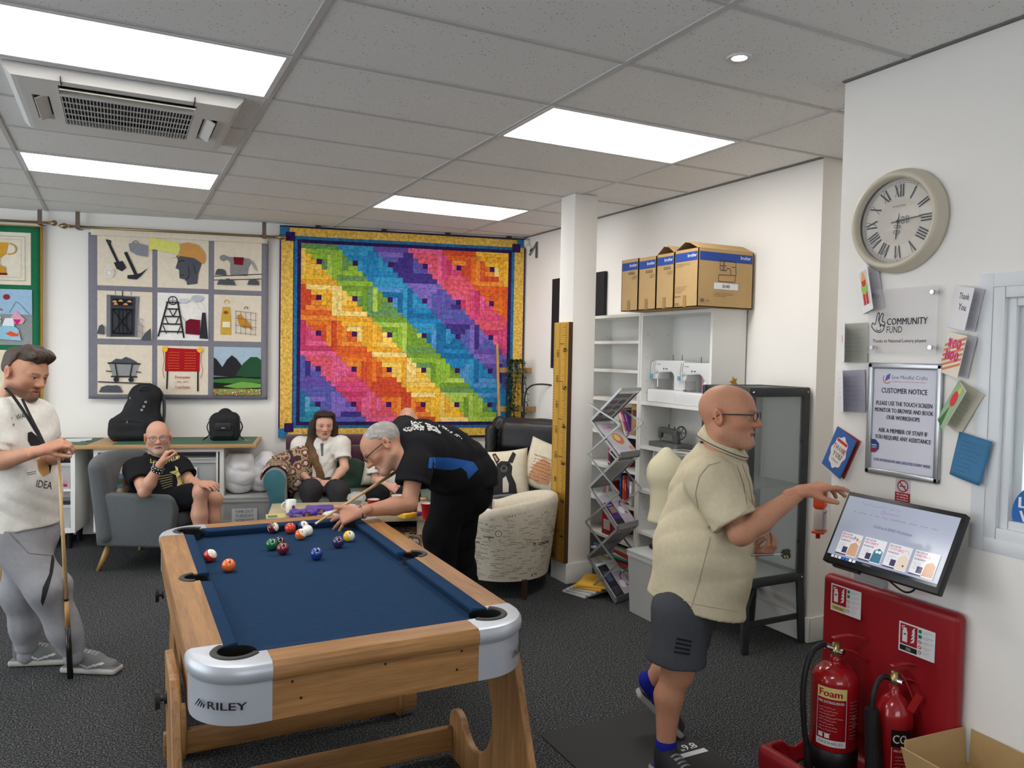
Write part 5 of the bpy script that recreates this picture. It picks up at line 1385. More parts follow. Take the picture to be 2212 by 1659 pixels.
# sewing machines (long side along y, head towards the column)
M_mach = mat('machine_white', (232, 232, 232), .25, coat=.3); M_chrome = mat('chrome', (200, 200, 205), .15, metal=1.)
def sewing_machine(loc, label, flowers=False, scale=1.):
    t = thing('sewing_machine', label, 'sewing machine', loc, PI/2, group='white sewing machines'); t.scale = (scale,)*3
    # local: x from pillar (-) to needle (+)... head at +x, front face at +y (turned to -x of the room)
    MB().box((-.19, -.075, 0), (.19, .085, .095)).build('base', M_mach, t, bevel=.012, seg=3)
    pr = [(-.19, .095), (-.19, .285), (-.175, .305), (.15, .305), (.185, .29), (.195, .26), (.195, .185), (.18, .165), (.125, .165), (.11, .18), (.105, .215), (-.04, .222), (-.06, .21), (-.07, .19), (-.07, .095)]
    MB().prism(pr, -.055, .055, Matrix(((1, 0, 0, 0), (0, 0, 1, 0), (0, 1, 0, 0), (0, 0, 0, 1)))).build('arm_body', M_mach, t, bevel=.012, seg=3)
    MB().cyl((.15, .02, .165), (.15, .02, .112), .004, .003, 8).build('needle_bar', M_chrome, t); MB().bc((.15, .02, .105), (.016, .022, .006)).build('presser_foot', M_chrome, t)
    MB().cyl((-.19, 0, .25), (-.215, 0, .25), .035, .034, 20).build('hand_wheel', M_mach, t, smooth=False)
    for x in (.02, -.08): MB().cyl((x, -.01, .30), (x, -.01, .345), .0022, .0022, 6).build('spool_pin', M_black, t)
    MB().lathe([(0, .006), (.017, .006), (.02, 0)], n=18, T=frame((.125, .0555, .225), (-1, 0, 0), (0, 0, 1))).build('dial', mat('dial_grey', (200, 200, 204), .3), t, smooth=True)
    MB().box((.165, .03, .175), (.195, .06, .205)).build('guard', mat('guard_blue', (96, 170, 196), .4), t, bevel=.004)
    a = Art(); a.text('brother', .10, .275, .010, (60, 64, 76), bold=0.).rect(.02, .24, .035, .25, (60, 60, 66)).rect(-.02+.08, .243, .075, .249, (70, 70, 76)).line([(.315, .17), (.325, .24), (.31, .30)], .003, (50, 50, 54)).line([(.335, .17), (.345, .24), (.33, .30)], .003, (50, 50, 54))
    # art reads left to right seen from the front (local +y, so u runs along -x)
    a.v = [(x, y, z) for x, y, z in a.v]
    a2 = Art(); a2.text('brother', .075, .272, .011, (60, 64, 76), bold=0.).rect(.15, .238, .162, .25, (60, 60, 66)).rect(.175, .24, .20, .247, (70, 70, 76)).line([(.035, .17), (.03, .24), (.045, .302)], .003, (50, 50, 54)).line([(.055, .17), (.05, .24), (.065, .302)], .003, (50, 50, 54))
    if flowers:
        a2.poly([(.265, .10), (.265, .20), (.31, .16), (.37, .10)], (196, 160, 190))
        for k in range(5): a2.line([(.27+.02*k, .10), (.265, .13+.02*k)], .005, (150, 90, 140))
        a2.circ(.30, .16, .018, (236, 236, 238))
    a2.build('markings', t, frame((.195, .0555, 0), (-1, 0, 0), (0, 0, 1)))
    return t
sewing_machine((3.53, 4.385, SA[0]), 'white sewing machine nearer the column on the upper shelf')
sewing_machine((3.50, 4.05, SA[0]), 'white sewing machine with lilac flower print on the upper shelf', True, .96)
sewing_machine((3.53, 4.34, SA[2]), 'white sewing machine behind the dress form on the lower shelf')
M_iron = mat('antique_iron', (104, 104, 104), .6, metal=.3, var=.15, vscale=40)
t = thing('antique_sewing_machine', 'small grey antique sewing machine ornament on the middle shelf', 'ornament', (3.53, 4.40, SA[1]), PI/2)
MB().box((-.16, -.07, 0), (.16, .07, .035)).build('plinth', M_iron, t, bevel=.004)
MB().prism([(-.10, .035), (-.09, .12), (-.05, .135), (.10, .14), (.125, .13), (.125, .06), (.10, .06), (.09, .10), (-.02, .095), (-.04, .07), (-.04, .035)], -.016, .016, Matrix(((1, 0, 0, 0), (0, 0, 1, 0), (0, 1, 0, 0), (0, 0, 0, 1)))).build('arm_body', M_iron, t, bevel=.006)
MB().tube([(-.115, .045*math.cos(i*PI/12), .115+.045*math.sin(i*PI/12)) for i in range(24)], .006, 6, closed=True).build('wheel_rim', M_iron, t, smooth=True)
b = MB(); [b.cyl((-.115, 0, .115), (-.115, .045*math.cos(i*PI/3), .115+.045*math.sin(i*PI/3)), .003, n=5) for i in range(6)]; b.build('wheel_spokes', M_iron, t)
MB().cyl((.112, 0, .06), (.112, 0, .036), .003, n=6).build('needle', M_iron, t); MB().cyl((.02, 0, .138), (.02, 0, .165), .005, .007, 8).build('spool_pin', M_iron, t); MB().cyl((-.045, 0, .136), (-.045, 0, .155), .008, .004, 8).build('finial', M_iron, t)
t = thing('pattern_booklet', 'open grey pattern booklets lying on the middle shelf', 'booklet', (3.47, 4.11, SA[1]), .3); MB().bc((0, 0, .004), (.16, .30, .006)).build('pages', mat('paper', (226, 228, 228), .8), t); a = Art(); a.rect(-.07, -.14, .07, .14, (196, 198, 202)).rect(-.03, -.02, .04, .10, (100, 98, 94)).scrawl(-.06, -.12, .1, .08, 4, (120, 120, 130)); a.build('cover', t, frame((0, 0, .0072), (1, 0, 0), (0, 1, 0)))
t = thing('needle_box', 'tiny black and blue packet standing on the middle shelf', 'box', (3.43, 3.93, SA[1])); MB().box((-.012, -.035, 0), (.012, .035, .055)).build('carton', mat('black_card', (30, 32, 36), .5), t); a = Art(); a.rect(.004, .006, .066, .028, (60, 130, 160)).text('Bosch', .01, .036, .01, (220, 220, 220)); a.build('carton_print', t, frame((-.0125, .035, 0), (0, -1, 0), (0, 0, 1)))

# cardboard boxes on top
M_kraft = mat('kraft_board', (186, 154, 106), .85, var=.04, vscale=12)
KB = 2.022
def carton(y0, y1, h, label, flaps=0., big=False):
    t = thing('cardboard_box', label, 'box', (3.445, (y0+y1)/2, KB), group='brown sewing machine boxes'); w = (y1-y0)/2-.002; d = .228
    b = MB().box((-d, -w, 0), (-d+.005, w, h)).box((d-.005, -w, 0), (d, w, h)).box((-d, -w, 0), (d, -w+.005, h)).box((-d, w-.005, 0), (d, w, h)).box((-d, -w, 0), (d, w, .005)).build('box_body', M_kraft, t)
    if flaps:
        for s in (-1, 1): MB().bc((0, s*(w-math.cos(flaps)*w*.48), h+math.sin(flaps)*w*.48), (2*d, w*.96, .004), rot=(-s*flaps, 0, 0)).build('flap', M_kraft, t)
    else: MB().box((-d, -w, h), (d, w, h+.004)).build('lid_flap', M_kraft, t)
    bl = (42, 74, 150); W_ = 2*w
    a = Art(); a.rect(.008, h-.075, W_-.008, h-.02, bl).text('brother', W_-.014, h-.052, .022, (225, 228, 235), align='r', bold=.01, fit=min(.085, W_*.55))
    if big:
        a.scrawl(.01, h-.11, W_*.7, .025, 3, (90, 80, 64), th=.0015, seed=5).scrawl(.01, .09, W_*.55, .045, 5, (80, 76, 70), th=.0015, seed=6).text('PEEL BACK', .012, .065, .008, (60, 64, 80)).rect(.012, .015, .05, .03, (150, 122, 86))
    else:
        for k in range(4): a.rect(W_*.42+k*.02, h-.105, W_*.42+k*.02+.013, h-.088, (70, 62, 52)).rect(W_*.42+k*.02+.003, h-.102, W_*.42+k*.02+.01, h-.091, (176, 146, 100))
        a.text('LX17', W_-.012, h-.14, .022, (84, 74, 58), bold=0., align='r', fit=.05)
    a.rect(W_*.40, .0, W_*.40+.03, .075, (160, 124, 76))
    a.build('box_print', t, frame((-d-.0006, w, 0), (0, -1, 0), (0, 0, 1)))
    if big:
        a = Art(); a.rect(.012, h-.075, .446, h-.02, bl).text('brother', .432, h-.052, .024, (225, 228, 235), align='r', bold=.01, fit=.085).rect(.13, .115, .33, .155, (226, 226, 228)).text('SH40', .23, .124, .022, (40, 46, 62), align='c', fit=.062)
        ln = (58, 62, 78); M_ = lambda p: [(.165+x, .165+y) for x, y in p]
        for pth in ([(0, 0), (.135, 0), (.14, .02), (.14, .045), (0, .04), (0, 0)], [(.10, .045), (.10, .075), (.085, .085), (.07, .085), (.06, .07), (.015, .07), (.01, .08), (.01, .135), (.14, .13), (.145, .045)], [(.035, .07), (.035, .125)], [(.045, .07), (.045, .125)], [(.10, .095), (.14, .095)], [(.01, .10), (.06, .10)]): a.line(M_(pth), .004, ln)
        a.scrawl(.12, .065, .22, .03, 3, (96, 82, 60), th=.0022, seed=9, skip=.05).rect(.02, .03, .05, .05, (120, 100, 80)).rect(.07, .035, .09, .045, (150, 126, 92))
        a.build('box_print', t, frame((-d, -w-.0006, 0), (1, 0, 0), (0, 0, 1)))
    return t
carton(3.782, 4.012, .365, 'large cardboard sewing machine box with SH40 label and raised flap', .45, True)
carton(4.016, 4.20, .36, 'open topped brown box between the SH40 box and the other two', .6)
carton(4.204, 4.40, .355, 'closed brown box, second from the column end')
carton(4.404, 4.605, .36, 'closed brown box at the column end of the row')
# black canvas on the wall behind
t = thing('black_canvas', 'large black picture with coloured arcs, mostly hidden behind the column', 'picture', (3.696, 5.94, 2.0), -PI/2)
MB().box((-.44, -.03, -.42), (.44, 0, .42)).build('canvas', mat('black_canvas', (20, 20, 22), .7), t)
a = Art(); [a.ring(.26, -.42, .25-.03*k, .022, c, a0=0.2, a1=PI-.1) for k, c in enumerate(((226, 222, 214), (150, 70, 60), (206, 190, 170), (190, 130, 60), (120, 60, 50)))]; a.build('painting', t, frame((0, -.0305, 0), (1, 0, 0), (0, 0, 1)))

# giant ruler on the column
M_rule = woodmat('ruler_varnish', (206, 164, 70), (186, 140, 52), axis=2, rough=.35)
t = thing('giant_ruler', 'giant yellow wooden ruler leaning on the white column', 'ruler', (2.966, 4.98, .157))
MB().box((-.016, -.108, 0), (.016, .11, 1.79)).build('board', M_rule, t, bevel=.003); MB().box((-.0165, -.1085, 0), (.0165, -.103, 1.79)).build('dark_edge', mat('ruler_edge', (70, 48, 30), .6), t)
a = Art(.0003); blk = (48, 36, 22)
for k in range(1, 6): pass
for i in range(0, 118):
    z = .015*i+.01; a.rect(.165+(0 if i % 4 else -.02), z, .20, z+.0025, blk)
for i in range(0, 90):
    z = .02*i+.008; a.rect(.012, z, .03+(.012 if i % 5 == 0 else 0), z+.0025, blk)
for k in range(6):
    z = .20+k*.28; a.text(str(k+1), .155, z, .055, blk, ang=-PI/2, bold=.01); a.rect(.10, z+.028, .165, z+.032, blk)
for k in range(9):
    z = .06+k*.19; a.text(str(20+20*k), .06, z, .026, blk, ang=-PI/2)
a.rect(.098, .0, .1015, 1.78, (90, 66, 34)); a.build('scale_marks', t, frame((-.0165, .11, 0), (0, -1, 0), (0, 0, 1)))

# zigzag magazine rack
M_alu = mat('brushed_aluminium', (168, 168, 168), .35, metal=.8)
M_acr = mat('clear_acrylic', (226, 230, 232), .12, alpha=.2, spec=.5)
A_ = Vector((.951, .308, 0)); B_ = Vector((.308, -.951, 0))
t = thing('magazine_rack', 'zigzag aluminium magazine rack with clear trays beside the column', 'magazine rack', (3.12, 4.50, 0), math.atan2(A_.y, A_.x))
# local x = width, local -y = towards the viewer
zs = [1.475, 1.245, 1.01, .775, .515, .275, .015]; hw = .115; am = .125
for k in range(6):
    y1, y0 = (-am, am) if k % 2 == 0 else (am, -am)
    p1, p0 = Vector((0, y1, zs[k])), Vector((0, y0, zs[k+1]))
    X = Vector((1, 0, 0))
    MB().add([p1-X*hw, p1+X*hw, p0+X*hw, p0-X*hw], [(0, 1, 2, 3)]).build('tray', M_acr, t, solid=.004)
    for s in (-1, 1): MB().bar(p1+X*s*hw, p0+X*s*hw, .010, .016).build('tray_rail', M_alu, t)
    for p in (p1, p0): MB().bar(p-X*hw, p+X*hw, .016, .022).build('tray_bar', M_alu, t)
    if k % 2 == 1:   # lip that holds the magazines
        MB().bc(p0+Vector((0, -.012, .018)), (2*hw, .004, .04)).build('tray_lip', M_alu, t)
for s in (-1, 1):
    for k in range(6):
        y1, y0 = (am, -am) if k % 2 == 0 else (-am, am)
        MB().bar((s*(hw+.012), y1*1.15, zs[k]-.11 if k == 0 else (zs[k-1]+zs[k])/2-.12), (s*(hw+.012), y0*1.15, (zs[k]+zs[k+1])/2-.12 if k < 5 else .01), .008, .012).build('lattice_arm', M_alu, t)
rack = t
def on_tray(k, x0, w, art, label, u0=.02, hgt=.27, back=False):
    y1, y0 = (-am, am) if k % 2 == 0 else (am, -am)
    p1, p0 = Vector((0, y1, zs[k])), Vector((0, y0, zs[k+1])); v = (p1-p0).normalized()
    n = Vector((1, 0, 0)).cross(v)
    o = p0+v*u0+Vector((x0, 0, 0))+n*(-.010 if back else .008)
    o_ = thing('magazine', label, 'magazine', wmat(rack) @ o, group='magazines in the rack')
    T = wmat(rack).to_3x3(); u3 = T @ Vector((1, 0, 0)); v3 = T @ v
    Fm = frame((0, 0, 0), u3, v3)
    MB().box((0, 0, 0), (w, hgt, .005), Fm).build('pages', mat('paper', (226, 228, 228), .8), o_)
    F2 = Fm @ Matrix.Translation((0, 0, .0055))
    art.build('cover', o_, F2)
a = Art(); a.rect(0, 0, .2, .28, (190, 182, 186)).rect(.01, .235, .19, .275, (110, 44, 66)).rect(.01, .0, .1, .03, (110, 44, 66))
for i in range(3):
    for j in range(2): a.circ(.055+.09*j, .06+.065*i, .04, (110, 44, 66), ry=.024)
on_tray(0, -.10, .20, a, 'leaflet with plum oval pictures at the top of the rack', .01, .28, True)
a = Art(); a.rect(0, 0, .2, .27, (206, 200, 214)).text('Crafts', .03, .225, .028, (206, 110, 130), bold=.02).circ(.105, .13, .062, (214, 190, 150)).circ(.105, .13, .05, (196, 120, 110)).circ(.10, .14, .03, (226, 200, 110)).scrawl(.02, .02, .16, .04, 3, (120, 110, 150)).circ(.17, .04, .02, (206, 150, 90))
on_tray(1, -.10, .20, a, 'craft magazine with a round embroidery picture in the second tray')
a = Art(); a.rect(0, 0, .2, .27, (176, 172, 166)).scrawl(.02, .03, .16, .2, 6, (110, 104, 100)).rect(.02, .01, .18, .05, (150, 120, 100)); on_tray(2, -.10, .20, a, 'pale sheet seen from behind in the third tray', .01, .27, True)
a = Art(); a.rect(0, 0, .09, .25, (70, 48, 116)).rect(0, .19, .09, .25, (196, 186, 200)).rect(.02, .10, .08, .15, (150, 120, 100)).rect(0, 0, .09, .05, (40, 36, 46)).text('WORKSHOP', .01, .16, .008, (230, 228, 235), fit=.06); on_tray(3, -.10, .09, a, 'narrow purple leaflet in the fourth tray of the rack')
a = Art(); a.rect(0, 0, .11, .24, (186, 170, 188)).rect(0, .19, .11, .24, (214, 216, 206)).ring(.10, .13, .05, .008, (50, 40, 60), a0=1.7, a1=4.5).circ(.04, .11, .03, (226, 222, 228)).scrawl(.01, .01, .09, .03, 2, (90, 80, 100)); on_tray(3, -.005, .11, a, 'lilac leaflet with a dark curve in the fourth tray of the rack')
a = Art(); a.rect(0, 0, .2, .27, (120, 126, 140)).rect(0, .12, .2, .16, (60, 80, 130)); on_tray(4, -.10, .20, a, 'blue barred sheet seen from behind in the fifth tray', .01, .26, True)
a = Art(); a.rect(0, 0, .10, .25, (44, 44, 52)).scrawl(.01, .02, .08, .06, 4, (200, 200, 200)).rect(.02, .12, .08, .2, (80, 90, 120)); on_tray(5, -.10, .10, a, 'dark leaflet in the bottom tray of the rack')
a = Art(); a.rect(0, 0, .11, .25, (186, 170, 188)).rect(0, .18, .11, .25, (206, 204, 210)).ring(.10, .11, .05, .008, (50, 40, 60), a0=1.7, a1=4.5).circ(.04, .08, .03, (226, 222, 228)); on_tray(5, .005, .11, a, 'lilac leaflet in the bottom tray of the rack')
# papers on the floor by the rack
for k in range(5):
    c = [(196, 196, 192), (206, 204, 200), (190, 188, 186), (224, 164, 40), (230, 176, 60)][k]
    t = thing('paper_stack', ['crumpled plastic sleeve at the bottom of the floor pile', 'white wallet in the floor pile by the column', 'grey wallet in the floor pile by the column', 'orange paper pad on the floor pile', 'yellow paper pad on top of the floor pile'][k], 'papers', (3.02+.012*k, 4.66-.01*k, .002+.018*k), .3+.12*k, 'papers on the floor by the rack')
    MB().bc((0, 0, .008), (.30, .21, .016)).build('sheets', mat('pad_%02x%02x%02x' % c, c, .7), t, bevel=.003)
# translucent tub on the floor
crate('storage_tub', 'large grey translucent storage tub on the floor behind the dart player', (3.21, 3.97, 0), (.34, .46, .40), .0, mat('smoky_plastic', (186, 186, 182), .3, alpha=.75), M_frost, [((150, 150, 150), (-.13, -.18, .02), (.13, .18, .25)), ((196, 120, 60), (-.1, -.1, .26), (.05, .1, .38))])
# dress form
M_form = mat('cream_jersey', (222, 214, 182), .9, bump=.1, bscale=400)
t = thing('dress_form', 'small cream dressmaking torso form standing on the tub behind the dart player', 'mannequin', (3.27, 4.11, .422))
F = Field((-.22, -.22, .10), (.22, .22, .70), .008); ax = (.45, .89, 0)
F.cone((0, 0, .52), (0, 0, .50), .125, .125, .04, flat=(ax, .62)).cone((0, 0, .48), (0, 0, .34), .115, .09, .05, flat=(ax, .72)).cone((0, 0, .34), (0, 0, .18), .09, .12, .05, flat=(ax, .72)).cone((0, 0, .54), (0, 0, .64), .045, .038, .05).plane((0, 0, .17), (0, 0, -1), .03)
V, Fc = F.mesh(); npmesh('torso', V, Fc, M_form, t, world=False)
MB().cyl((0, 0, .01), (0, 0, .2), .012, n=12).build('pole', M_alu, t); MB().lathe([(0, 0), (.10, 0), (.10, .012), (.02, .03)], n=28).build('base', M_black, t, smooth=True)

# glass display cabinet
M_cab = mat('charcoal_metal', (56, 60, 62), .5, metal=.2); M_glass = mat('cabinet_glass', (214, 224, 222), .05, alpha=.16, spec=.6)
gc = thing('glass_cabinet', 'charcoal metal display cabinet with glass panels behind the dart player', 'cabinet', (3.44, 3.53, 0))
gx0, gx1, gy0, gy1, gz0, gz1 = -.215, .215, -.225, .15, .40, 1.51
for x in (gx0, gx1):
    for y in (gy0, gy1):
        MB().box((x-.028, y-.014, gz0), (x+.028, y+.014, gz1)).build('post', M_cab, gc, bevel=.008) if y == gy0 else MB().box((x-.014, y-.028, gz0), (x+.014, y+.028, gz1)).build('post', M_cab, gc, bevel=.008)
        sx = 1 if x > 0 else -1; sy = 1 if y > 0 else -1
        MB().bar((x, y, gz0+.01), (x+sx*.012, y+sy*.02, 0), .05, .022, (0, 1, 0)).build('leg', M_cab, gc, bevel=.004)
for z in (gz0, gz1):
    for y in (gy0, gy1): MB().box((gx0-.028, y-.015, z-.028), (gx1+.028, y+.015, z+.028)).build('frame_rail', M_cab, gc, bevel=.01)
    for x in (gx0, gx1): MB().box((x-.015, gy0, z-.028), (x+.015, gy1, z+.028)).build('frame_rail', M_cab, gc, bevel=.01)
MB().box((gx0, gy0, gz0-.01), (gx1, gy1, gz0+.012)).build('floor_panel', mat('grey_panel', (130, 134, 132), .5), gc); MB().box((gx0, gy0, gz1+.01), (gx1, gy1, gz1+.022)).build('roof_panel', M_cab, gc)
for s, lo, hi in (('g', (gx0, gy0-.002, gz0), (gx1, gy0+.002, gz1)), ('g', (gx0-.002, gy0, gz0), (gx0+.002, gy1, gz1)), ('g', (gx1-.002, gy0, gz0), (gx1+.002, gy1, gz1)), ('g', (gx0, gy1-.002, gz0), (gx1, gy1+.002, gz1))): MB().box(lo, hi).build('glass_pane', M_glass, gc)
MB().box((gx0+.01, gy0+.01, .95), (gx1-.01, gy1-.01, .957)).build('glass_shelf', M_glass, gc)
for y in (gy0, gy1): MB().bar((gx0, y, .16), (gx1, y, .16), .018, .03).build('stretcher', M_cab, gc)
MB().bar((gx0, gy0, .22), (gx1, gy1, .22), .018, .03).build('stretcher', M_cab, gc)
for x in (gx0, gx1):
    for z in (gz0, gz1, .13): MB().ball((x, gy0-.016, z), .006, 10).build('screw', M_chrome, gc)
for z in (.62, .92, 1.22): MB().bc((gx1-.034, gy0-.018, z), (.012, .01, .02)).build('hinge', M_black, gc)
t = thing('star_ornament', 'small gold star ornament on top of the glass cabinet', 'ornament', (3.27, 3.50, gz1+.022)); MB().prism([(.03*(1 if k % 2 else .45)*math.cos(k*PI/5), .032+.03*(1 if k % 2 else .45)*math.sin(k*PI/5)) for k in range(10)], -.006, .006, Matrix(((1, 0, 0, 0), (0, 0, 1, 0), (0, 1, 0, 0), (0, 0, 0, 1)))).build('star', mat('gold_leaf', (190, 150, 70), .4, metal=.6), t)

# dart mat
t = thing('dart_mat', 'black rubber dart throwing mat with white distance marks on the floor', 'mat', (1.985, 1.70, 0))
MB().box((-.305, -1.24, 0), (.305, 1.25, .006)).build('rubber_sheet', mat('black_rubber', (44, 44, 43), .8, bump=.1, bscale=400), t, bevel=.002)
a = Art(.0003)
for k, (s, y) in enumerate((("8'6\"", .815), ("8'0\"", .55), ("7'9\"", .3))): a.rect(.10, y, .285, y+.03, (206, 210, 212)).text(s, .27, y+.088, .042, (220, 222, 224), ang=PI, bold=.01)
a.build('markings', t, frame((0, 0, .0062), (1, 0, 0), (0, 1, 0)))
# ------------------------------------------------------------------ things on the clock wall (local x runs along the wall to the right, local -y out of it)
def cw(name, label, cat, y, z, group=None, off=0.): return thing(name, label, cat, (CW-off, y, z), -PI/2, group)
M_cream_pl = mat('cream_plastic', (206, 196, 176), .4)
t = cw('wall_clock', 'round cream wall clock with roman numerals high on the wall', 'clock', 2.065, 2.256)
rim = [(.165, -.030), (.168, -.050), (.176, -.060), (.186, -.058), (.193, -.048), (.196, -.036), (.203, -.028), (.206, -.016), (.206, 0), (.16, 0)]
MB().lathe([(r, -z) for r, z in rim], n=64, T=frame((0, 0, 0), (1, 0, 0), (0, 0, 1))).build('clock_rim', M_cream_pl, t, smooth=True)
MB().lathe([(0, .012), (.17, .012), (.17, .002)], n=48, T=frame((0, 0, 0), (1, 0, 0), (0, 0, 1))).build('clock_face', mat('clock_paper', (216, 208, 196), .7), t)
a = Art(.00004); nk = (40, 44, 56)
a.circ(0, 0, .095, (208, 198, 186), n=40); a.ring(0, 0, .158, .001, nk, n=60); a.ring(0, 0, .151, .001, nk, n=60)
for k in range(60):
    an = k*PI/30; a.line([(.151*math.cos(an), .151*math.sin(an)), (.158*math.cos(an), .158*math.sin(an))], .002 if k % 5 == 0 else .0008, nk)
for k, s in enumerate(('XII', 'I', 'II', 'III', 'IIII', 'V', 'VI', 'VII', 'VIII', 'IX', 'X', 'XI')):
    an = PI/2-k*PI/6; w = {'I': .011, 'V': .018, 'X': .022}; tot = sum(w[c] for c in s); x = -tot/2
    def Pn(u, v): r = .098+v; return (r*math.cos(an)+u*math.sin(an), r*math.sin(an)-u*math.cos(an))
    for c in s:
        h = .046
        if c == 'I': a.line([Pn(x+.0055, 0), Pn(x+.0055, h)], .006, nk)
        elif c == 'V': a.line([Pn(x+.002, h), Pn(x+.009, 0)], .006, nk); a.line([Pn(x+.016, h), Pn(x+.009, 0)], .002, nk)
        else: a.line([Pn(x+.003, h), Pn(x+.019, 0)], .006, nk); a.line([Pn(x+.019, h), Pn(x+.003, 0)], .002, nk)
        x += w[c]
a.text('Sterling & Noble', 0, .058, .008, (110, 106, 104), bold=0., align='c', fit=.06)
a.build('dial_print', t, frame((0, -.0125, 0), (1, 0, 0), (0, 0, 1)))
for nm, ang, L in (('minute_hand', PI/2-2*PI*14.2/60, .125), ('hour_hand', PI/2-2*PI*6.24/12, .07)):
    a = Art(0.); ca, sa = math.cos(ang), math.sin(ang); q = lambda u, v: (u*ca-v*sa, u*sa+v*ca)
    a.line([q(-.03, 0), q(L, 0)], .004, (22, 24, 30)); a.poly([q(L*.72, .004), q(L, 0), q(L*.72, -.004)], (22, 24, 30))
    for u in (.022, .042): [a.ring(*q(u, s*.007), .006, .0025, (22, 24, 30), n=14) for s in (-1, 1)]
    a.circ(0, 0, .008, (22, 24, 30)); a.build(nm, t, frame((0, -.018 if nm[0] == 'm' else -.0165, 0), (1, 0, 0), (0, 0, 1)))
MB().lathe([(0, .040), (.08, .038), (.166, .032)], n=48, T=frame((0, 0, 0), (1, 0, 0), (0, 0, 1))).build('clock_glass', mat('clock_glass', (250, 250, 250), .03, alpha=.10, spec=.6), t, smooth=True)

# acrylic plaque
t = cw('acrylic_plaque', 'clear acrylic community fund plaque on four metal studs under the clock', 'sign', 2.025, 1.86)
MB().box((-.15, -.030, -.13), (.15, -.025, .13)).build('acrylic_sheet', mat('plaque_acrylic', (226, 220, 220), .08, alpha=.22, spec=.6), t)
for x in (-.128, .128):
    for z in (-.105, .105): MB().cyl((x, 0, z), (x, -.036, z), .008, n=16).build('stud', M_chrome, t, smooth=False)
a = Art(.0002); dk = (44, 42, 54)
a.text('COMMUNITY', .088, .115, .026, dk, bold=.02, fit=.175).text('FUND', .088, .083, .026, dk, bold=0., fit=.068).text('Thanks to National Lottery players', .025, .045, .013, dk, bold=.008, fit=.235)
for pth in ([(.018, .11), (.022, .125), (.032, .118), (.036, .125), (.044, .16), (.052, .162), (.050, .13), (.062, .16), (.070, .158), (.066, .13)], [(.066, .13), (.078, .125), (.076, .105), (.07, .092), (.056, .086), (.038, .09), (.028, .098), (.018, .11)], [(.052, .13), (.058, .118), (.066, .118)]): a.line(spline([(x, y, 0) for x, y in pth], 4) and [(p.x, p.y) for p in spline([(x, y, 0) for x, y in pth], 4)], .0035, dk)
a.circ(.060, .112, .004, dk, n=10).circ(.072, .113, .004, dk, n=10).ring(.052, .104, .012, .003, dk, a0=PI*1.1, a1=PI*1.9)
a.build('lettering', t, frame((-.15, -.0305, -.13), (1, 0, 0), (0, 0, 1)))

# notice in a snap frame
t = cw('notice_frame', 'silver framed customer notice poster below the plaque', 'notice', 2.018, 1.465)
w, h = .162, .228
for lo, hi in (((-w, -h), (-w+.024, h)), ((w-.024, -h), (w, h)), ((-w, h-.024), (w, h)), ((-w, -h), (w, -h+.024))): MB().box((lo[0], -.016, lo[1]), (hi[0], 0, hi[1])).build('frame_bar', mat('satin_silver', (176, 178, 182), .3, metal=.75), t, bevel=.006, seg=3)
a = Art(.0002); tk = (52, 48, 54); bl = (64, 66, 132)
a.rect(.02, .02, .304, .436, (214, 214, 226)).text('Sew Mindful Crafts', .105, .392, .015, (90, 96, 150), bold=0., fit=.155).text('Mindfulness, creative, fun with others', .105, .38, .005, (200, 130, 90), bold=0., fit=.15).ring(.085, .392, .018, .004, (206, 120, 80), a0=2.4, a1=5.6).poly([(.075, .382), (.082, .405), (.10, .415), (.096, .392)], (96, 100, 170))
for s, y, hh, f, c in (('CUSTOMER NOTICE', .335, .020, .20, tk), ('PLEASE USE THE TOUCH SCREEN', .285, .0165, .245, tk), ('MONITOR TO BROWSE AND BOOK', .257, .0165, .255, tk), ('OUR WORKSHOPS', .229, .0165, .145, tk), ('ASK A MEMBER OF STAFF IF', .175, .0165, .215, tk), ('YOU REQUIRE ANY ASSISTANCE', .147, .0165, .245, tk), ('OUR WORKSHOPS ARE UPDATED EVERY WEEK', .055, .011, .25, bl)): a.text(s, .162, y, hh, c, bold=.018, fit=f, align='c')
a.build('poster', t, frame((-w, -.006, -h), (1, 0, 0), (0, 0, 1)))
s_ = cw('security_sticker', 'blue and red octagonal security sticker on the notice frame corner', 'sticker', 2.148, 1.352, off=.0075)
a = Art(.0002); oc = [(.029*math.cos(PI/8+k*PI/4), .029*math.sin(PI/8+k*PI/4)) for k in range(8)]
a.poly(oc, (40, 70, 140)).poly([(-.0268, -.0111), (-.0111, -.0268), (.0111, -.0268), (.0268, -.0111)], (170, 34, 50)).text('Swann', 0, .001, .008, (235, 235, 240), align='c', fit=.034).text('SECURITY', 0, -.008, .005, (235, 235, 240), align='c', fit=.036).circ(-.020, .005, .004, (235, 235, 240), n=10)
a.build('sticker', s_, frame((0, -.0006, 0), (1, 0, 0), (0, 0, 1)))
s_ = cw('no_smoking_sign', 'small no smoking sticker between the notice and the monitor', 'sign', 2.011, 1.187)
a = Art(.0002); a.rect(-.033, -.048, .033, .048, (206, 204, 208)).ring(0, .018, .022, .005, (176, 34, 46)).rect(-.014, .015, .012, .019, (40, 40, 44)).line([(-.016, .034), (.016, .002)], .005, (176, 34, 46)).rect(-.033, -.046, .033, -.008, (176, 34, 46))
for k, s in enumerate(('No smoking', 'or vaping on', 'these premises')): a.text(s, 0, -.019-.0105*k, .007, (236, 232, 232), align='c', fit=.05)
a.build('sticker', s_, frame((0, -.0006, 0), (1, 0, 0), (0, 0, 1)))

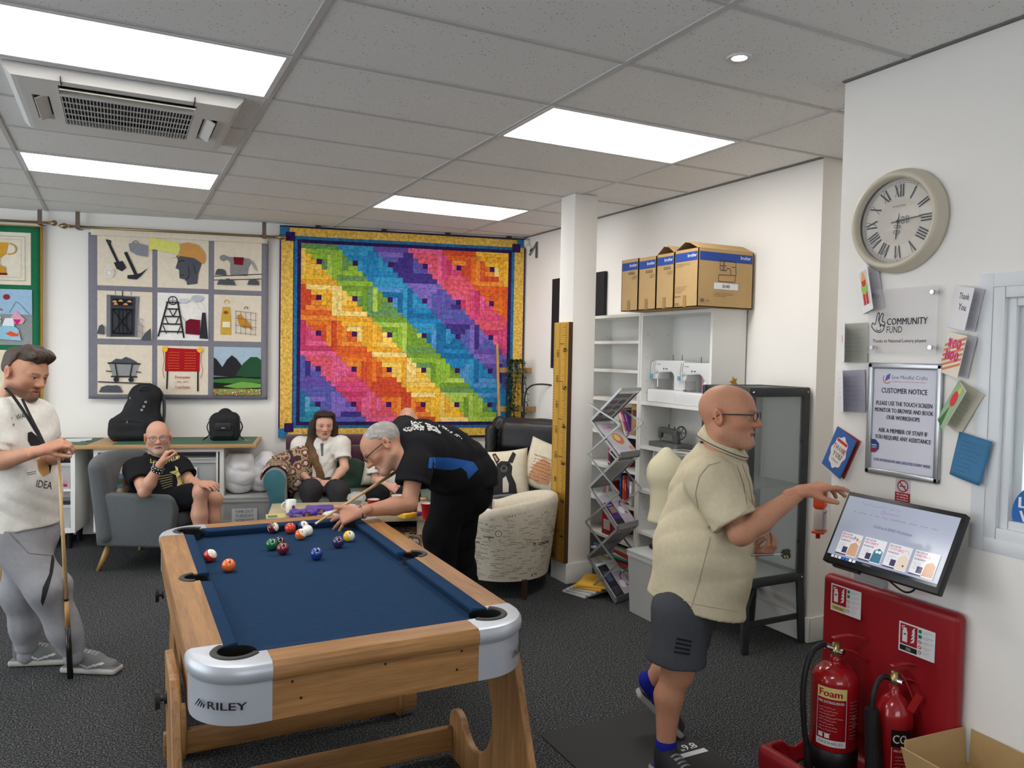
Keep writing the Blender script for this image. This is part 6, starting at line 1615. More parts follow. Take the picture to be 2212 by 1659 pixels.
# greetings cards: a page on the wall and a cover standing open on its left edge
M_card = mat('card_stock', (222, 220, 222), .7)
def card(label, y, z, w, h, tilt, open_, cover, page, ccol=(228, 226, 228), pcol=(206, 204, 212)):
    t = cw('greeting_card', label, 'card', y, z, 'cards stuck on the wall', off=.006)
    t.rotation_euler = Euler((0, 0, -PI/2)); T = Matrix.Rotation(tilt, 4, 'Y')
    b = MB(); b.T = T; b.box((0, -.003, -h), (w, -.001, 0)); b.build('page', mat('card_%02x%02x%02x' % pcol, pcol, .75), t)
    a = Art(.0002); page(a) if page else a.scrawl(.01, .02, w-.02, h-.04, 7, (110, 108, 130), th=.0009, seed=int(y*100)); a.build('handwriting', t, T @ frame((0, -.0032, -h), (1, 0, 0), (0, 0, 1)))
    Hn = T @ Matrix.Rotation(-open_, 4, 'Z')      # hinge on the left edge, swung out of the wall
    b = MB(); b.T = Hn; b.box((0, -.004, -h), (w, -.002, 0)); o = b.build('cover', mat('card_%02x%02x%02x' % ccol, ccol, .75), t)
    a = Art(.0002); cover(a); a.build('cover_print', o, Hn @ frame((w, -.0018, -h), (-1, 0, 0), (0, 0, 1)) if False else Hn @ frame((0, -.0045, -h), (1, 0, 0), (0, 0, 1)))
    return t
def elf(a): a.rect(.02, .03, .085, .17, (214, 200, 190)).rect(.03, .03, .05, .09, (190, 40, 50)).rect(.055, .03, .075, .09, (190, 40, 50)).circ(.052, .10, .028, (150, 190, 90)).circ(.052, .125, .02, (200, 50, 60)).poly([(.03, .13), (.05, .17), (.075, .13)], (216, 160, 90))
card('open card with a red and green pictured cover at the top by the corner', 2.255, 2.08, .10, .19, -.2, .5, elf, None)
card('open card with writing, second down by the corner', 2.318, 1.856, .125, .165, -.02, .8, lambda a: a.circ(.03, .1, .02, (206, 130, 150)), None, pcol=(190, 190, 178))
card('open card with lined writing, third down by the corner', 2.33, 1.655, .13, .175, -.06, .75, lambda a: a.scrawl(.02, .03, .08, .12, 6, (130, 130, 140), seed=3), None, pcol=(178, 176, 192))
def ty(a):
    a.rect(0, 0, .125, .185, (54, 98, 164)); a.poly([(.0625+.045*math.cos(t_)*(1+.08*math.cos(8*t_)), .0925+.072*math.sin(t_)*(1+.06*math.cos(8*t_))) for t_ in [2*PI*i/48 for i in range(48)]], (226, 216, 214)).poly([(.03, .135), (.095, .135), (.095, .148), (.03, .148)], (190, 60, 56))
    for i, (c, col) in enumerate(zip('THANK', ((200, 70, 60), (80, 120, 120), (120, 170, 90), (200, 110, 100), (200, 80, 70)))): a.text(c, .024+.016*i, .10, .022, col, bold=.03, fit=.012)
    for i, (c, col) in enumerate(zip('YOU', ((120, 170, 90), (206, 120, 90), (90, 140, 130)))): a.text(c, .036+.02*i, .068, .024, col, bold=.03, fit=.015)
    a.text('THAT YOU ARE', .0625, .05, .006, (120, 110, 110), align='c', fit=.045)
card('blue thank you card with a white scalloped panel, slanting by the corner', 2.325, 1.415, .128, .187, .42, .16, ty, lambda a: None, (54, 98, 164), (176, 56, 44))
card('white card with black brush thank you lettering, topmost beside the window', 1.815, 1.985, .105, .155, .2, .42, lambda a: a.text('Thank', .03, .11, .022, (70, 70, 74), bold=0., fit=.06).text('You', .04, .07, .024, (70, 70, 74), bold=0., fit=.045), None)
def woo(a):
    for k in range(6): a.poly([(.0, .019*k+.004), (.0, .019*k+.013), (.108, .019*k+.055), (.108, .019*k+.046)], (222, 130, 90))
    for i, c in enumerate('WOO'): a.text(c, .018+.026*i, .10, .034, (226, 60, 130), bold=.07, fit=.02)
    for i, c in enumerate('HOO'): a.text(c, .018+.026*i, .055, .034, (226, 60, 130), bold=.07, fit=.02)
card('orange striped woo hoo card with fat pink letters', 1.84, 1.815, .11, .155, .2, .4, woo, None, (232, 222, 206))
card('card with a red flower cover leaning open below the woo hoo card', 1.79, 1.635, .105, .17, .5, .7, lambda a: a.rect(0, 0, .10, .165, (150, 180, 140)).circ(.05, .11, .03, (206, 60, 70)).poly([(.02, .0), (.05, .08), (.07, .0)], (60, 110, 70)).circ(.06, .15, .014, (214, 200, 100)), None, (196, 206, 180), (216, 208, 190))
t = cw('blue_note', 'blue handwritten note sheet lowest beside the window', 'note', 1.735, 1.352, off=.014)
b = MB(); T = Matrix.Rotation(.2, 4, 'Y'); b.T = T; b.grid(lambda u, v: (-.062+.124*u, -.002-.012*(1-v)**3*(u-.2)-.004*math.sin(3*u), -.083+.166*v), 8, 8); b.build('sheet', mat('blue_paper', (66, 122, 162), .75), t, smooth=True, solid=.001)
a = Art(.0003); a.scrawl(-.045, -.06, .09, .125, 8, (38, 70, 104), th=.0011, seed=77); a.build('handwriting', t, T @ frame((0, -.0155, 0), (1, 0, 0), (0, 0, 1)))

# touch-screen monitor, tilted out at the bottom
M_bez = mat('monitor_black', (24, 25, 28), .4)
t = cw('touch_monitor', 'black touch screen monitor tilted on a wall mount showing a workshop page', 'monitor', 1.958, 1.015, off=.13)
T = Matrix.Rotation(-.49, 4, 'X')
b = MB(); b.T = T; b.box((-.250, -.012, -.155), (.250, .022, .155)); b.build('casing', M_bez, t, bevel=.005)
scr = Art(.0002); sw, sh = .476, .268; tx = (96, 90, 130)
scr.rect(0, 0, sw, sh, (150, 156, 172)).rect(0, 0, sw, .012, (34, 38, 50))
for k in range(8): scr.rect(.006+.017*k, .001, .019+.017*k, .011, [(20, 20, 24), (200, 200, 204), (190, 192, 198), (210, 210, 214), (50, 90, 190), (50, 100, 190), (230, 230, 232), (220, 220, 226)][k])
scr.text('HANNspree', .17, .003, .005, (130, 134, 140)).scrawl(.02, .235, .44, .02, 1, (110, 112, 124), th=.001, seed=5).ring(.175, .225, .007, .002, (150, 100, 170)).text('Sew Mindful Crafts', .186, .222, .006, (130, 110, 170), bold=0., fit=.06)
x = .05
for s in ('Home', 'Book Workshop', 'Shop', 'Gallery', 'Workshops', 'Children & SEND Workshops', 'Gift Voucher', 'Our Projects', 'Contact us'): scr.text(s, x, .203, .0045, (90, 94, 110), bold=0., fit=.0026*len(s)); x += .0026*len(s)+.014
scr.text('Children & SEND Workshops', .24, .158, .011, tx, bold=0., align='c', fit=.165)
for k in range(4):
    x0 = .035+.108*k; y0 = .02; scr.rect(x0, y0, x0+.096, y0+.095, (206, 204, 208)); rr = random.Random(k)
    for i, (s, c) in enumerate((('MAKE YOUR OWN', (60, 56, 84)), (('BUNTING', 'WORRY', 'TOTE BAG', 'ONE PIECE')[k], (196, 60, 110)), (('WORKSHOP', 'MONSTER', 'WORKSHOP', 'WORKSHOP')[k], (52, 50, 84)))): scr.text(s, x0+.004, y0+.083-.013*i, .007 if i != 1 else .010, c, bold=.015, fit=.045 if i != 1 else .06)
    c = [(190, 150, 120), (60, 110, 130), (206, 190, 170), (176, 130, 96)][k]
    scr.poly([(x0+.05, y0+.004), (x0+.094, y0+.004), (x0+.092, y0+.05), (x0+.075, y0+.062), (x0+.055, y0+.05)], c)
    if k == 0: [scr.poly([(x0+.06+.012*j, y0+.085-.005*j), (x0+.071+.012*j, y0+.081-.005*j), (x0+.063+.012*j, y0+.068-.005*j)], cc) for j, cc in enumerate(((70, 140, 190), (206, 80, 70), (220, 180, 70)))]
    if k == 1: scr.circ(x0+.068, y0+.047, .006, (240, 240, 240), n=12).circ(x0+.081, y0+.047, .006, (240, 240, 240), n=12).circ(x0+.068, y0+.047, .002, (20, 20, 20), n=8).circ(x0+.081, y0+.047, .002, (20, 20, 20), n=8)
    if k == 2: scr.ring(x0+.075, y0+.065, .014, .003, (190, 176, 160), a0=0, a1=PI).circ(x0+.08, y0+.02, .004, (60, 60, 110), n=8)
    scr.scrawl(x0+.006, y0+.02, .036, .03, 4, (120, 116, 130), th=.001, seed=k).rect(x0+.026, y0+.01, x0+.048, y0+.035, (56, 54, 84)).rect(x0, y0, x0+.05, y0+.005, (60, 50, 84))
m_scr = colmat('monitor_screen', .12, emit=.55, spec=.5)
scr.build('screen', t, T @ frame((-sw/2, -.0125, -sh/2+.002), (1, 0, 0), (0, 0, 1)), m_scr)
MB().box((-.06, .055, -.06), (.06, .13, .06)).build('wall_mount', M_black, t)
b = MB(); b.T = T; b.box((-.20, -.005, -.165), (-.08, .012, -.155)); b.build('button_bar', M_bez, t)
MB().tube(spline([(-.10, .03, -.13), (-.06, .07, -.18), (.02, .06, -.205), (.07, .05, -.18), (.09, .03, -.13)], 8), .004, 6).build('cable', M_black, t, smooth=True)
MB().tube(spline([(-.18, .03, -.13), (-.15, .07, -.165), (-.10, .06, -.16), (-.06, .03, -.13)], 8), .004, 6).build('cable', M_black, t, smooth=True)
# clear leaflet holder under the monitor
t = cw('leaflet_holder', 'empty clear plastic leaflet holder above the red stand', 'holder', 2.14, .84)
MB().box((-.08, -.03, -.06), (.08, -.027, .03)).box((-.08, -.03, -.06), (.08, 0, -.057)).box((-.08, -.003, -.06), (.08, 0, .06)).build('holder', M_acr, t)
# sanitiser bottle on the wall end
t = thing('sanitiser_bottle', 'hand sanitiser bottle with orange top in a wall holder at the corner', 'bottle', (2.79, 2.42, .93), .5)
MB().box((-.035, -.022, .012), (.035, .022, .11)).build('bottle_body', mat('bottle_clear', (214, 200, 196), .2, alpha=.75), t, bevel=.012, seg=3)
MB().box((-.037, -.025, .11), (.037, .025, .19)).build('orange_top', mat('orange_plastic', (226, 84, 40), .4), t, bevel=.012, seg=3)
MB().box((-.038, -.026, 0), (.038, .026, .012)).build('holder_base', mat('orange_plastic', (226, 84, 40), .4), t, bevel=.004); MB().cyl((.02, .01, -.03), (.02, .01, .0), .010, n=12).build('nozzle', mat('red_plastic', (170, 30, 34), .4), t)
a = Art(); a.rect(0, 0, .056, .085, (206, 204, 208)).scrawl(.006, .008, .044, .06, 7, (96, 100, 130), th=.001, seed=4).rect(0, .072, .056, .078, (80, 110, 170)); a.build('bottle_label', t, frame((-.028, -.0228, .018), (1, 0, 0), (0, 0, 1)))

# ------------------------------------------------------------------ fire point
M_redpl = mat('red_moulding', (150, 22, 30), .42, var=.04, vscale=6)
fs = thing('extinguisher_stand', 'red moulded fire extinguisher stand against the wall under the monitor', 'stand', (CW, 2.03, 0), -PI/2)
F = Field((-.34, -.44, -.01), (.34, .01, .82), .008)
F.box((0, -.03, .39), (.305, .030, .39), .025, .0)
F.box((0, -.20, .05), (.305, .22, .055), .03, .02)
for x, zt in ((-.155, .60), (.15, .52)):
    F.cone((x, -.20, .12), (x, -.20, zt), .155, .155, .02, op='s')
F.box((0, -.20, .10), (.275, .175, .055), .03, .015, op='s')
F.plane((0, -.002, 0), (0, 1, 0)).plane((0, 0, .001), (0, 0, -1)); V, Fc = F.mesh(); npmesh('moulding', V, Fc, M_redpl, fs, world=False)
def id_sign(x, z, name, band, tcol):
    a = Art(.0003); rd = (166, 24, 34); wh = (226, 226, 228)
    a.rect(0, 0, .15, .115, wh).rect(.006, .03, .078, .109, rd).rect(.006, .006, .078, .026, band).text(name, .042, .0105, .010, tcol, align='c', bold=.02, fit=.05 if len(name) > 4 else .02)
    a.poly([(.016, .04), (.016, .082), (.022, .09), (.032, .09), (.037, .082), (.037, .04)], wh).rect(.02, .09, .034, .096, wh).line([(.018, .088), (.014, .10), (.026, .102)], .003, wh).rect(.022, .068, .032, .074, rd)
    for k in range(4): a.poly([(.05+.002*k, .042+.014*k), (.066, .048+.014*k), (.07, .066+.014*k), (.06, .056+.014*k)], wh)
    for k in range(5):
        y = .094-.02*k; a.rect(.084, y, .096, y+.013, (30, 120, 80)) if k < 2 else a.ring(.090, y+.006, .0055, .002, (180, 60, 66)); a.scrawl(.10, y, .045, .013, 2, (80, 130, 100) if k < 2 else (170, 100, 104), th=.001, seed=k)
    a.build('id_sign', fs, frame((x, -.0612, z), (1, 0, 0), (0, 0, 1)))
id_sign(-.255, .635, 'FOAM SPRAY', (206, 190, 110), (60, 50, 40)); id_sign(.07, .575, 'CO2', (24, 24, 28), (220, 220, 220))
M_ext = mat('extinguisher_red', (158, 22, 28), .18, coat=.6); M_brassv = mat('valve_brass', (170, 150, 104), .3, metal=.9); M_hose = mat('rubber_hose', (20, 20, 22), .5)
def arc_art(a, name, parent, r, a0, z):
    a.build(name, parent, None, colmat('print_gloss', .25), dense=.02, warp=lambda p: Vector(((r+.0006+p[2])*math.cos(a0+p[0]/r), (r+.0006+p[2])*math.sin(a0+p[0]/r), z+p[1])))
def extinguisher(label, loc, r, h, neck, kind, face):
    t = thing('fire_extinguisher', label, 'fire extinguisher', loc)
    if kind == 'foam': MB().lathe([(r*.98, 0), (r*1.02, .002), (r*1.02, .085), (r, .087)], n=40).build('base_skirt', M_black, t, smooth=True)
    dome = [(r*math.cos(k*PI/16)**(.9), h-(r*.75)+(r*.75)*math.sin(k*PI/16)) for k in range(8)] if kind == 'foam' else [(r*math.cos(k*PI/18), h-r*1.5+r*1.5*math.sin(k*PI/18)) for k in range(8)]
    z0 = .08 if kind == 'foam' else 0
    MB().lathe([(r*.9, z0), (r, z0+.01)]+dome+[(neck, dome[-1][1]+.01), (neck, h+.03), (0, h+.03)], n=48).build('cylinder', M_ext, t, smooth=True)
    MB().lathe([(neck*.9, h+.03), (neck*1.1, h+.035), (neck*1.1, h+.06), (neck*.7, h+.065), (neck*.7, h+.08), (0, h+.08)], n=20).build('valve', M_brassv, t, smooth=True)
    u = Vector((math.cos(face+PI/2+.0), math.sin(face+PI/2), 0))   # to the right seen from the front... set below
    rt = Vector((.89, -.455, 0))
    for nm, p0, p1, p2 in (('carry_handle', Vector((0, 0, h+.06)), rt*.07+Vector((0, 0, h+.045)), rt*.125+Vector((0, 0, h+.005))), ('squeeze_lever', rt*-.02+Vector((0, 0, h+.10)), rt*.05+Vector((0, 0, h+.112)), rt*.125+Vector((0, 0, h+.098)))):
        MB().tube(spline([p0, p1, p2], 6), .011, 6, flat=(1.2, .45)).build(nm, M_ext, t, smooth=True)
    MB().cyl(-rt*.005+Vector((0, -.02, h+.05))-rt*.0, Vector((0, -.035, h+.05)), .014, n=16).build('gauge', M_chrome, t)
    return t
rt = Vector((.89, -.455, 0)); fwd = Vector((-.455, -.89, 0))
t = extinguisher('large red foam fire extinguisher with yellow Foam label in the stand', (2.60, 2.15, .055), .092, .42, .022, 'foam', 0)
MB().tube(spline([rt*-.01+Vector((0, 0, .475)), rt*-.06+Vector((0, 0, .49)), rt*-.115+fwd*.02+Vector((0, 0, .45)), rt*-.145+fwd*.04+Vector((0, 0, .33)), rt*-.14+fwd*.05+Vector((0, 0, .18)), rt*-.125+fwd*.05+Vector((0, 0, .09))], 8), .0115, 10).build('hose', M_hose, t, smooth=True)
MB().cyl(rt*-.125+fwd*.05+Vector((0, 0, .10)), rt*-.118+fwd*.05+Vector((0, 0, .0)), .014, .019, 12).build('nozzle', M_black, t); MB().cyl(rt*-.01+Vector((0, 0, .475)), rt*-.045+Vector((0, 0, .487)), .014, n=12).build('hose_ferrule', M_chrome, t)
a0 = math.atan2(-.89, -.455)-1.15; a = Art(.0002); wh = (214, 206, 206)
a.rect(0, .19, .115, .235, (214, 200, 130)).text('Foam', .010, .199, .027, (170, 24, 32), bold=.03, fit=.088).rect(0, .0, .115, .003, wh).rect(0, 0, .002, .19, wh).rect(.113, 0, .115, .19, wh).rect(0, .0, .115, .026, (216, 212, 212)).text('FIRESHIELD', .012, .008, .011, (80, 74, 76), fit=.09, bold=0.).text('FIRE EXTINGUISHER', .006, .172, .010, wh, fit=.10).scrawl(.008, .045, .095, .115, 9, wh, th=.0012, seed=7).rect(.01, .032, .028, .05, wh).rect(.035, .032, .053, .05, wh)
a.scrawl(.125, .03, .05, .16, 12, wh, th=.001, seed=8).ring(.15, .12, .008, .0015, wh).ring(.15, .09, .008, .0015, wh)
arc_art(a, 'label_print', t, .092, a0, .11)
t = extinguisher('smaller red CO2 fire extinguisher with black horn in the stand', (2.665, 1.93, .055), .07, .375, .02, 'co2', 0)
MB().tube(spline([Vector((0, 0, .42)), rt*-.05+Vector((0, 0, .43)), rt*-.09+fwd*.02+Vector((0, 0, .38)), rt*-.10+fwd*.03+Vector((0, 0, .30))], 8), .010, 10).build('hose', M_hose, t, smooth=True)
MB().cyl(rt*-.10+fwd*.03+Vector((0, 0, .32)), rt*-.085+fwd*.05+Vector((0, 0, .02)), .026, .036, 18).build('discharge_horn', M_black, t)
MB().tube(spline([rt*.02+Vector((0, 0, .45)), rt*.03+fwd*.03+Vector((0, 0, .42)), rt*.05+fwd*.05+Vector((0, 0, .36))], 5), .003, 5).build('tag_tie', mat('red_plastic', (170, 30, 34), .4), t); MB().bc(rt*.05+fwd*.055+Vector((0, 0, .355)), (.03, .004, .07), rot=(0, .5, -.47)).build('seal_tag', mat('red_plastic', (170, 30, 34), .4), t)
a0 = math.atan2(-.89, -.455)-.55; a = Art(.0002)
a.rect(0, .17, .095, .235, (24, 24, 28)).text('CO', .006, .185, .032, (222, 220, 220), bold=.02, fit=.05).text('2', .060, .178, .018, (222, 220, 220), fit=.012).rect(.002, .0, .004, .168, wh).rect(.091, 0, .093, .168, wh).text('FIRE EXTINGUISHER', .01, .152, .008, wh, fit=.075).scrawl(.012, .02, .07, .12, 9, wh, th=.0012, seed=17)
arc_art(a, 'label_print', t, .07, a0, .02)
# open cardboard box beside the stand
t = thing('open_carton', 'open brown cardboard carton on the floor below the window', 'box', (2.60, 1.48, 0), -.08)
MB().box((-.15, -.24, 0), (-.145, .24, .24)).box((.145, -.24, 0), (.15, .24, .24)).box((-.15, -.24, 0), (.15, -.235, .24)).box((-.15, .235, 0), (.15, .24, .24)).box((-.15, -.24, 0), (.15, .24, .005)).build('box_body', M_kraft, t)
MB().bc((0, .245, .30), (.30, .004, .13), rot=(-.12, 0, 0)).build('flap', M_kraft, t); MB().bc((-.17, 0, .30), (.004, .46, .13), rot=(0, -.35, 0)).build('flap', M_kraft, t); MB().bc((.155, 0, .30), (.004, .46, .13), rot=(0, .05, 0)).build('flap', M_kraft, t)
# ------------------------------------------------------------------ window
M_upvc = mat('white_upvc', (226, 228, 230), .3)
wf = thing('window_1', None, None, (CW, (WY0+WY1)/2, (WZ0+WZ1)/2), -PI/2); wf['kind'] = 'structure'
hw_, hh_ = (WY1-WY0)/2, (WZ1-WZ0)/2
def wframe(name, o, i, y0, y1):
    for lo, hi in (((-hw_+o-0, -hh_+o), (-hw_+i, hh_-o)), ((hw_-i, -hh_+o), (hw_-o, hh_-o)), ((-hw_+i, hh_-i), (hw_-i, hh_-o)), ((-hw_+i, -hh_+o), (hw_-i, -hh_+i))): MB().box((lo[0], y0, lo[1]), (hi[0], y1, hi[1])).build(name, M_upvc, wf, bevel=.006)
wframe('architrave', -.035, .015, -.004, .0); wframe('window_frame', 0., .055, .0, .07); wframe('sash', .05, .085, .02, .06)
MB().box((-hw_+.08, .036, -hh_+.08), (hw_-.08, .042, hh_-.08)).build('glass_pane', mat('window_glass', (236, 242, 244), .1, alpha=.35, spec=.6), wf)
MB().box((-hw_+.08, .043, -hh_+.08), (-hw_+.115, .045, hh_-.08)).build('privacy_strip', mat('mesh_grey', (150, 154, 158), .7), wf)
a = Art(.0003); a.circ(0, 0, .115, (44, 106, 176), n=48).text('LIVING', -.092, .022, .036, (232, 236, 240), bold=.04, fit=.16).text('WAGE', -.088, -.026, .036, (232, 236, 240), bold=.04, fit=.15).text('EMPLOYER', -.078, -.062, .02, (232, 236, 240), bold=0., fit=.15)
a.build('living_wage_sticker', wf, frame((-hw_+.205, .0355, -hh_+.115), (1, 0, 0), (0, 0, 1)))
# ------------------------------------------------------------------ people
nR, nU, nF = np.array(CR), np.array(CU), np.array(CF)
def P(px, py, d): return np.array(at(px, py, d))
def nrm(v): v = np.array(v, float); return v/np.linalg.norm(v)
M_skin = colmat('skin', .5, var=.05, vscale=90, bump=.06, bscale=500, spec=.35)
M_hair = colmat('hair', .5, var=.25, vscale=160)
_nt = M_hair.node_tree; _tc = _nt.nodes.new('ShaderNodeTexCoord'); _mp = _nt.nodes.new('ShaderNodeMapping'); _mp.inputs['Scale'].default_value = (420, 420, 60); _mp.inputs['Rotation'].default_value = (.5, .3, 0)
_n = _nt.nodes.new('ShaderNodeTexNoise'); _n.inputs['Scale'].default_value = 1; _n.inputs['Detail'].default_value = 3; _q = _nt.nodes.new('ShaderNodeBump'); _q.inputs['Strength'].default_value = .9; _q.inputs['Distance'].default_value = .004
for _a, _c in ((_tc.outputs['Object'], _mp.inputs['Vector']), (_mp.outputs[0], _n.inputs['Vector']), (_n.outputs['Fac'], _q.inputs['Height']), (_q.outputs[0], _nt.nodes['Principled BSDF'].inputs['Normal'])): _nt.links.new(_a, _c)
def limb(F, pts, rs, k=.02, flat=None, op='u'):
    for i in range(len(pts)-1): F.cone(pts[i], pts[i+1], rs[i], rs[i+1], k, flat, op)
    return F
def fbox(pts, pad): a = np.array(pts); return a.min(0)-pad, a.max(0)+pad

def head_mesh(c, face, up, skin, s=1., h=.0034, stub=None, brow=(70, 56, 46), lip=(170, 100, 92), flush=.12, mouth=0., fat=1.):
    """returns verts, faces, colours of a head; c is the centre between the ears"""
    F = Field((-.105, -.135, -.10), (.105, .125, .25), h)
    F.ell((0, .016, .148), (.077, .098, .087), .0).ell((0, -.045, .150), (.060, .044, .055), .04).ell((0, -.028, .088), (.060*fat, .062, .074), .04)
    for x in (-1, 1):
        F.cone((x*.052*fat, .004, .058), (x*.012, -.066, .022), .026, .022, .03).ell((x*.044, -.054, .096), (.022, .022, .020), .025)
        F.cone((x*.014, -.087, .1365), (x*.046, -.074, .137), .0095, .0085, .016)
    F.ell((0, -.074, .020), (.024, .020, .018), .02)
    F.cone((0, -.086, .132), (0, -.112, .091), .0085, .0125, .014)
    for x in (-1, 1):
        F.ell((x*.0125, -.099, .0865), (.0085, .011, .008), .01)
        F.ell((x*.033, -.1005, .1215), (.019, .014, .0105), .014, op='s').ell((x*.032, -.0785, .1205), (.0135, .0125, .0125), .003)
        F.cone((x*.019, -.0885, .1275), (x*.046, -.081, .1255), .0046, .004, .006).cone((x*.021, -.0875, .1145), (x*.044, -.081, .1145), .0036, .003, .006)
        M = rotm((1, x*.45, 0), (0, .25, 1)); F.ell((x*.084, .018, .115), (.010, .021, .034), .008, M).ell((x*.094, .010, .118), (.006, .011, .019), .006, M, op='s')
    F.cone((-.021, -.083, .056), (0, -.0905, .0595), .0055, .006, .009).cone((.021, -.083, .056), (0, -.0905, .0595), .0055, .006, .009)
    F.cone((-.018, -.083, .046), (.018, -.083, .046), .006, .006, .010).ell((0, -.088, .046), (.012, .006, .006), .008)
    F.cone((-.024, -.0925, .0515), (.024, -.0925, .0515), .0028+mouth, .0028+mouth, .005, op='s')
    F.cone((0, .022, .06), (0, .040, -.09), .056*fat, .062*fat, .03)
    V, Fc = F.mesh()
    x, y, z = V.T; ax = np.abs(x)
    col = np.tile(np.array(lin(skin)), (len(V), 1))
    def mixc(w, c):
        w = np.clip(w, 0, 1)[:, None]; col[:] = col*(1-w)+np.array(c if max(c) <= 1 else lin(c))*w
    g = lambda cx, cy, cz, r: np.exp(-(((ax-cx)**2+(y-cy)**2+(z-cz)**2)/r**2))
    red = np.array(lin(skin))*np.array([1.08, .66, .62])
    mixc(flush*3*(g(.042, -.06, .088, .03)+g(0, -.11, .09, .022)+g(.085, .012, .115, .03)), tuple(red))
    if stub: mixc(stub[1]*np.clip((.078-z)/.03, 0, 1)*np.clip((.03-y)/.03, 0, 1)*np.clip((z+.035)/.02, 0, 1)*(1-g(0, -.09, .052, .016)), stub[0])
    if stub and len(stub) > 2: mixc(stub[2]*g(0, -.095, .070, .02), stub[0])
    mixc(((ax < .022-abs(0)) & (np.abs(z-.052) < .0105) & (y < -.078))*.75, lip)
    mixc(((np.abs(z-.0515) < .0022+mouth) & (ax < .022) & (y < -.078))*.8, (70, 34, 32))
    mixc(np.clip(1-np.abs(z-(.1425-.06*np.abs(ax-.03)))/.0055, 0, 1)*((ax > .012) & (ax < .05) & (y < -.06))*.75, brow)
    e = ((ax-.032)**2+(y+.0785)**2+(z-.1205)**2) < .0146**2
    eye = e & (z < .1262) & (z > .1158) & (y < -.084)
    mixc(eye*.85, (168, 156, 148)); mixc((eye & ((ax-.031)**2+(z-.1208)**2 < .0054**2))*1., (46, 36, 30))
    mixc(((ax > .017) & (ax < .048) & (np.abs(z-.1268) < .0014) & (y < -.075))*.7, (60, 40, 36))
    c = np.array(c, float); f = nrm(face); u = np.array(up, float); u = nrm(u-f*(u@f)); xa = np.cross(-f, u)
    Rm = np.stack([xa, -f, u], 1)
    tr = lambda v: (np.asarray(v, float)-np.array([0, 0, .12]))*s @ Rm.T+c
    return tr(V), Fc, col, tr

def hand_mesh(w, d, n, side, curl, skin, s=1., spread=.0, thumb=(.5, .8, -.35, .3), h=.0034):
    """w wrist point, d towards the fingers, n out of the back of the hand, side +1/-1 picks the thumb side; curl: 4 triples of bend angles"""
    w = np.array(w, float); d = nrm(d); n = np.array(n, float); n = nrm(n-d*(n@d)); t = np.cross(d, n)*side
    F = Field(w-.21*s, w+.21*s, h*s)
    off0 = (.017, .006, -.006, -.016); off1 = (.031, .0105, -.010, -.030); kl = (.086, .089, .084, .076); L = (.072, .080, .074, .058); rad = (.0094, .0096, .0092, .0082)
    F.cone(w-d*.045*s, w+d*.005*s, .0235*s, .026*s, .02, (n, .86))
    for i in range(4):
        a = w+t*off0[i]*s; k = w+d*kl[i]*s+t*off1[i]*s
        F.cone(a, k, .0150*s, .0125*s, .016)
        p = k; ang = 0; fs = (.45, .30, .25); dd = nrm(d+t*spread*(1.5-i)*.5)
        for j in range(3):
            ang += curl[i][j]; v = dd*math.cos(ang)-n*math.sin(ang); q = p+v*L[i]*fs[j]*s
            r0 = rad[i]*(1-.08*j)*s; F.cone(p, q, r0, r0*.93, .004); p = q
    b = w+d*.022*s+t*.020*s; v = nrm(d*thumb[0]+t*thumb[1]+n*thumb[2]); q = b+v*.042*s; F.cone(b, q, .0165*s, .0115*s, .014)
    v2 = nrm(v+d*thumb[3]-n*.1); p = q+v2*.034*s; F.cone(q, p, .0112*s, .0098*s, .006); F.cone(p, p+nrm(v2+d*.15)*.026*s, .0098*s, .0082*s, .004)
    V, Fc = F.mesh(); col = np.tile(np.array(lin(skin))*np.array([1., .93, .92]), (len(V), 1))
    return V, Fc, col

def join(ms):
    V, Fc, Cc, o = [], [], [], 0
    for v, f, c in ms: V.append(v); Fc.append(f+o); Cc.append(c); o += len(v)
    return np.concatenate(V), np.concatenate(Fc), np.concatenate(Cc)
def person(label, base, pieces):
    V, Fc, Cc = join(pieces)
    o = npmesh('person', V-np.array(base), Fc, M_skin, None, Cc, world=False)
    o.location = base
    return tag(o, label, 'person')
def body_piece(F, skin):
    V, Fc = F.mesh(); return V, Fc, np.tile(np.array(lin(skin)), (len(V), 1))
def garment(name, F, m, parent, label=None):
    V, Fc = F.mesh(); o = npmesh(name, V, Fc, m, parent)
    if label: o['label'] = label
    o['bv'] = 0; o.pop('bv'); _bvh[o.name] = BVHTree.FromPolygons([tuple(v) for v in V], [tuple(int(i) for i in f) for f in Fc])
    return o
_bvh = {}
def decal(name, obj, art, off=.0015, dense=6.):
    """lays flat print onto a garment; the art's coordinates are photograph pixels (v downwards negative)"""
    art.densify(dense); bv = _bvh[obj.name]; o = Vector((0, 0, CAMZ)); pts = []; good = []
    for u, v, z in art.v:
        dr = (CF+(u-CX)/FPX*CR-(-v-CY)/FPX*CU).normalized(); hit, nn, i, dist = bv.ray_cast(o, dr)
        good.append(hit is not None); pts.append(hit-dr*(off+z*1.0) if hit is not None else o)
    b = MB(); b.add(pts, [f for f in art.f]); keep = [k for k, f in enumerate(art.f) if all(good[i] for i in f)]
    ds = [(p-o).length for p in pts]
    keep = [k for k in keep if max(ds[i] for i in art.f[k])-min(ds[i] for i in art.f[k]) < .12]
    b.fc = [art.c[k] for k in keep]; b.f = [b.f[k] for k in keep]; b.mi = [0]*len(keep)
    return b.build(name, colmat('print_cloth', .9), obj, world=True)
